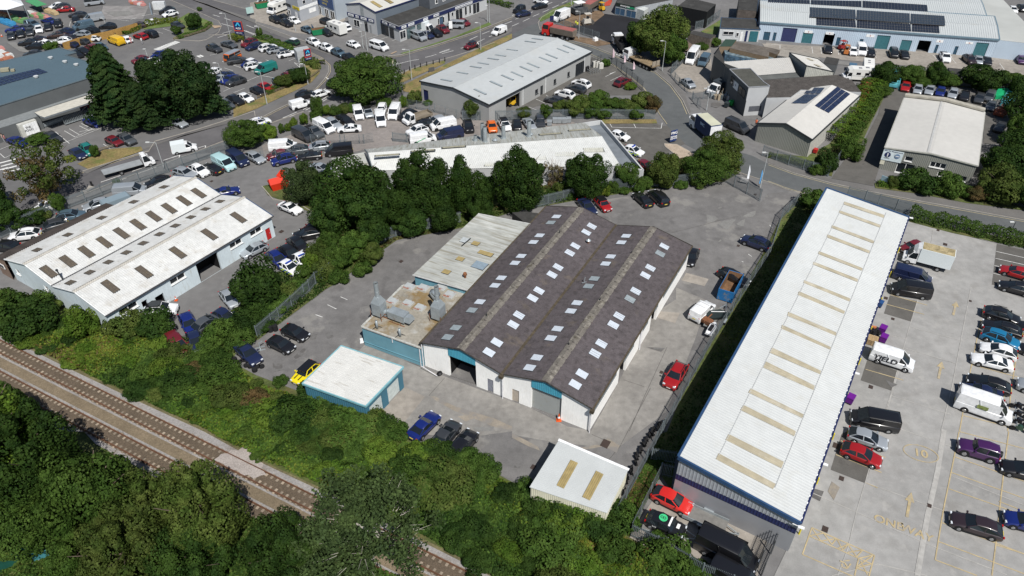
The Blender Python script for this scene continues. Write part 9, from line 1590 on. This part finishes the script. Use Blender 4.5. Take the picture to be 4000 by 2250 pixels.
for k in range(9):mb=MB();x,y=R_.uniform(-2.2,1.4),R_.uniform(-1.0,1.4);mb.box((x,y,.55),(R_.uniform(.4,1),R_.uniform(.4,.9),R_.uniform(.7,1.3)),R_.random());mb.beam((x,y,.9),(x+R_.uniform(-.5,.5),y+.3,R_.uniform(1.3,2.2)),.08,.08);lpart(mb,'machine_part',R_.choice([GALV,mat('machine_grey',(.12,.14,.15),.6),mat('machine_beige',(.32,.27,.2),.8)]),t)
R_=random.Random(5);GC=[mat('goods_blue',(.04,.22,.42),.6),mat('goods_white',(.55,.56,.55),.7),mat('goods_brick',(.36,.14,.08),.8),mat('goods_sand',(.42,.32,.18),.9),mat('goods_green',(.12,.26,.10),.7),mat('goods_pink',(.5,.22,.2),.7)];GNm=['blue wrapped','white bagged','red brick','sand coloured','green bagged','pink wrapped']
def goods(area,n,mi,lab):
 P=pp(area);u,v=P[1]-P[0],P[2]-P[0];nx=max(1,int(n**.5*1.3));ny=max(1,n//nx)
 for i in range(nx):
  for j in range(ny):
   q=P[0]+u*((i+.5)/nx)+v*((j+.5)/ny);m=mi[R_.randrange(len(mi))];mb=MB();h=R_.uniform(.4,.9);mb.box((q.x,q.y,h/2+.1),(u.length/nx*.75,v.length/ny*.7,h),math.atan2(u.y,u.x)+R_.uniform(-.06,.06),taper=.9);solo(mb,'goods_pallet',GC[m],f'{GNm[m]} goods stack {lab}','goods stack',group='goods stacked in the builders yard')
goods("00:0,190;150,245;0,230",8,[0],'in the builders yard');goods("00:110,180;270,215;150,220",8,[4,2],'in the builders yard');goods("00:250,120;450,170;320,165",12,[1,4,5],'in the builders yard');goods("00:450,95;570,130;470,130",5,[3],'in the builders yard');goods("00:0,140;130,170;0,165",6,[3,2],'in the builders yard');goods("00:0,515;120,575;0,600",14,[2,1,2],'behind the supermarket roof');goods("00:1300,15;1440,40;1330,45",10,[2,5,1],'by the top roadside');goods("00:-60,460;30,500;-60,520",4,[5,1],'behind the supermarket roof')
mb=MB();a,b=pp("00:300,0;420,55",2.0);mb.beam(a,b,2.6,.12);t=thing('green_canopy','green flat canopy on posts over the timber yard','canopy',(a.x,a.y,.05));part(mb,'roof',mat('canopy_green',(.07,.28,.12),.6),t);mb=MB();[mb.beam((q.x,q.y,0),(q.x,q.y,2),.12,.12)for q in(a,a.lerp(b,.5),b)];part(mb,'post',KR,t)
def person_mesh():
 bm_v=[(0,0,.95),(0,0,1.2),(0,0,1.42),(0,0,1.5),(0,0,1.62),(0,0,1.74),(.09,0,.9),(.10,.05,.5),(.10,0,.08),(.10,.14,.04),(-.09,0,.9),(-.10,-.04,.5),(-.10,-.12,.1),(-.10,.02,.04),(.19,0,1.40),(.25,-.02,1.15),(.24,.12,.92),(-.19,0,1.40),(-.25,.02,1.15),(-.24,.14,.94)]
 e=[(0,1),(1,2),(2,3),(3,4),(4,5),(0,6),(6,7),(7,8),(8,9),(0,10),(10,11),(11,12),(12,13),(2,14),(14,15),(15,16),(2,17),(17,18),(18,19)]
 r=[.15,.14,.15,.06,.10,.09,.10,.07,.045,.04,.10,.07,.045,.04,.07,.05,.035,.07,.05,.035]
 me=bpy.data.meshes.new('p');me.from_pydata(bm_v,e,[]);o=bpy.data.objects.new('p',me);link(o);md=o.modifiers.new('s','SKIN')
 for i,x in enumerate(r):me.skin_vertices[0].data[i].radius=(x,x*.8)
 me.skin_vertices[0].data[0].use_root=True;s=o.modifiers.new('u','SUBSURF');s.levels=1;s.render_levels=1;bpy.context.view_layer.update();m2=bpy.data.meshes.new_from_object(o.evaluated_get(bpy.context.evaluated_depsgraph_get()));bpy.data.objects.remove(o);return m2
PM=person_mesh();SKIN=mat('skin',(.45,.27,.19),.6)
def person(px,top,legs,label,rz=0,z=.05,sit=False):
 c=pp(px)[0];me=PM.copy();me.materials.clear();
 for m in(legs,top,SKIN):me.materials.append(m)
 for p in me.polygons:
  zc=p.center.z;xc=abs(p.center.x);p.material_index=0 if zc<.93 and xc<.21 else(2 if zc>1.5 or(xc>.19 and zc<1.1)else 1)
  p.use_smooth=True
 o=bpy.data.objects.new('person',me);link(o);o.location=(c.x,c.y,z);o.rotation_euler=(0,0,rz);o['label']=label;o['category']='person';FR[o.name]=(o.location.copy(),rz)
 mb=MB();loft(mb,[[(.09*math.cos(a)*s,.09*math.sin(a)*s-.015,zz)for a in[k*math.pi/4 for k in range(8)]]for s,zz in((1.05,1.66),(1.1,1.74),(.8,1.81),(.3,1.84))]);h=lpart(mb,'hair',mat('dark_hair',(.03,.02,.015),.8),o);return o
CL=lambda n,c:mat('cloth_'+n,c,.85)
person("20:2447,1280",CL('orange',(.75,.16,.06)),CL('black',(.02,.02,.025)),'person in orange hi-vis jacket walking across the yard',2.4);person("20:655,285",CL('hivis',(.6,.65,.05)),CL('navy',(.02,.025,.05)),'person in yellow hi-vis jacket standing at the roadworks fence');person("20:640,270",CL('hivis',(.6,.65,.05)),CL('navy',(.02,.025,.05)),'person in yellow hi-vis jacket nearer the lamp post',1)
person("00:1325,438",CL('pink',(.6,.25,.25)),CL('pink',(.6,.25,.25)),'person in pink walking across the supermarket car park',.5);person("00:1436,448",CL('white',(.6,.6,.6)),CL('grey',(.3,.3,.32)),'person in white shirt near the crossing',1);person("00:100,1388",CL('white',(.6,.6,.6)),CL('navy',(.02,.025,.05)),'person in white shirt beside the kiosk',.5);person("00:45,1430",CL('pale',(.5,.35,.3)),CL('grey',(.3,.3,.32)),'person in pale top near the blue saloon',2);person("00:70,1440",CL('rose',(.5,.2,.2)),CL('navy',(.02,.025,.05)),'person in rose top near the blue saloon',2);person("A:1030,430",CL('pale',(.5,.35,.3)),CL('grey',(.3,.3,.32)),'person in pale top beside the dark red SUV',1)
c=pp("10:2235,490")[0];bt_=thing('bicycle','bicycle ridden along the main road','bicycle',(c.x,c.y,.05),2.9)
for x in(.52,-.52):
 mb=MB()
 for k in range(16):a0,a1=6.283*k/16,6.283*(k+1)/16;mb.beam((x+.33*math.cos(a0),0,.34+.33*math.sin(a0)),(x+.33*math.cos(a1),0,.34+.33*math.sin(a1)),.035,.035,Vector((0,1,0)))
 lpart(mb,'wheel',TYRE,bt_)
mb=MB();[mb.beam(a,b,.035,.035,Vector((0,1,0)))for a,b in(((-.52,0,.34),(-.1,0,.3)),((-.1,0,.3),(-.2,0,.85)),((-.52,0,.34),(-.18,0,.75)),((-.1,0,.3),(.38,0,.85)),((-.18,0,.78),(.38,0,.85)),((.52,0,.34),(.36,0,.98)))];lpart(mb,'frame',FDRK,bt_);mb=MB();mb.beam((.36,-.22,1.0),(.36,.22,1.0),.03,.03);lpart(mb,'handlebar',FDRK,bt_);mb=MB();mb.box((-.2,0,.9),(.25,.14,.06));lpart(mb,'saddle',PBLK,bt_)
me=bpy.data.meshes.new('r');vs=[(-.2,0,1.0),(-.05,0,1.22),(.12,0,1.42),(.17,0,1.5),(.2,0,1.6),(.2,0,1.7),(-.15,.09,.95),(.15,.11,.8),(0,.1,.4),(.1,.1,.34),(-.15,-.09,.95),(.2,-.11,.68),(-.02,-.1,.25),(.1,-.1,.2),(.12,.18,1.36),(.22,.22,1.15),(.36,.2,1.02),(.12,-.18,1.36),(.22,-.22,1.15),(.36,-.2,1.02)]
me.from_pydata(vs,[(0,1),(1,2),(2,3),(3,4),(4,5),(0,6),(6,7),(7,8),(8,9),(0,10),(10,11),(11,12),(12,13),(2,14),(14,15),(15,16),(2,17),(17,18),(18,19)],[]);o=bpy.data.objects.new('r',me);link(o);o.modifiers.new('s','SKIN')
for i,x in enumerate([.14,.14,.14,.055,.09,.085,.1,.07,.045,.04,.1,.07,.045,.04,.06,.045,.035,.06,.045,.035]):me.skin_vertices[0].data[i].radius=(x,x*.85)
me.skin_vertices[0].data[0].use_root=True;s=o.modifiers.new('u','SUBSURF');s.levels=1;s.render_levels=1;bpy.context.view_layer.update();m2=bpy.data.meshes.new_from_object(o.evaluated_get(bpy.context.evaluated_depsgraph_get()));bpy.data.objects.remove(o);m2.materials.clear()
for m in(CL('black',(.02,.02,.025)),CL('white',(.6,.6,.6)),SKIN):m2.materials.append(m)
for p in m2.polygons:zc=p.center.z;p.material_index=0 if zc<.98 else(2 if zc>1.5 else 1)
o=bpy.data.objects.new('person',m2);link(o);o.location=(c.x,c.y,.05);o.rotation_euler=(0,0,2.9);o['label']='person in white top riding the bicycle on the main road';o['category']='person'
ORD=['first','second','third','fourth','fifth','sixth','seventh','eighth','ninth','tenth','eleventh','twelfth','thirteenth','fourteenth','fifteenth','sixteenth','seventeenth','eighteenth','nineteenth']
TENS=['','','twent','thirt','fort','fift','sixt','sevent','eight','ninet']
def ordn(n):
 if n<=19:return ORD[n-1]
 if n>=100:return 'hundred and '+ordn(n-100)if n>100 else 'hundredth'
 t,u=divmod(n,10);return TENS[t]+('ieth' if u==0 else 'y-'+ORD[u-1])
def sx(o):
 v=o.matrix_world.translation-CP;f=v.y*math.cos(PIT)-v.z*math.sin(PIT);return v.x/f
bpy.context.view_layer.update();by={}
for o in S.objects:
 if o.parent is None and 'label' in o.keys():by.setdefault(o['label'],[]).append(o)
for l,os_ in by.items():
 if len(os_)>1:
  os_.sort(key=sx)
  for k,o in enumerate(os_):o['label']=f'{l}, {"leftmost" if k==0 else "rightmost" if k==len(os_)-1 else ordn(k+1)+" from left"}'
  for o in os_:
   if 'group' not in o.keys():o['group']=l
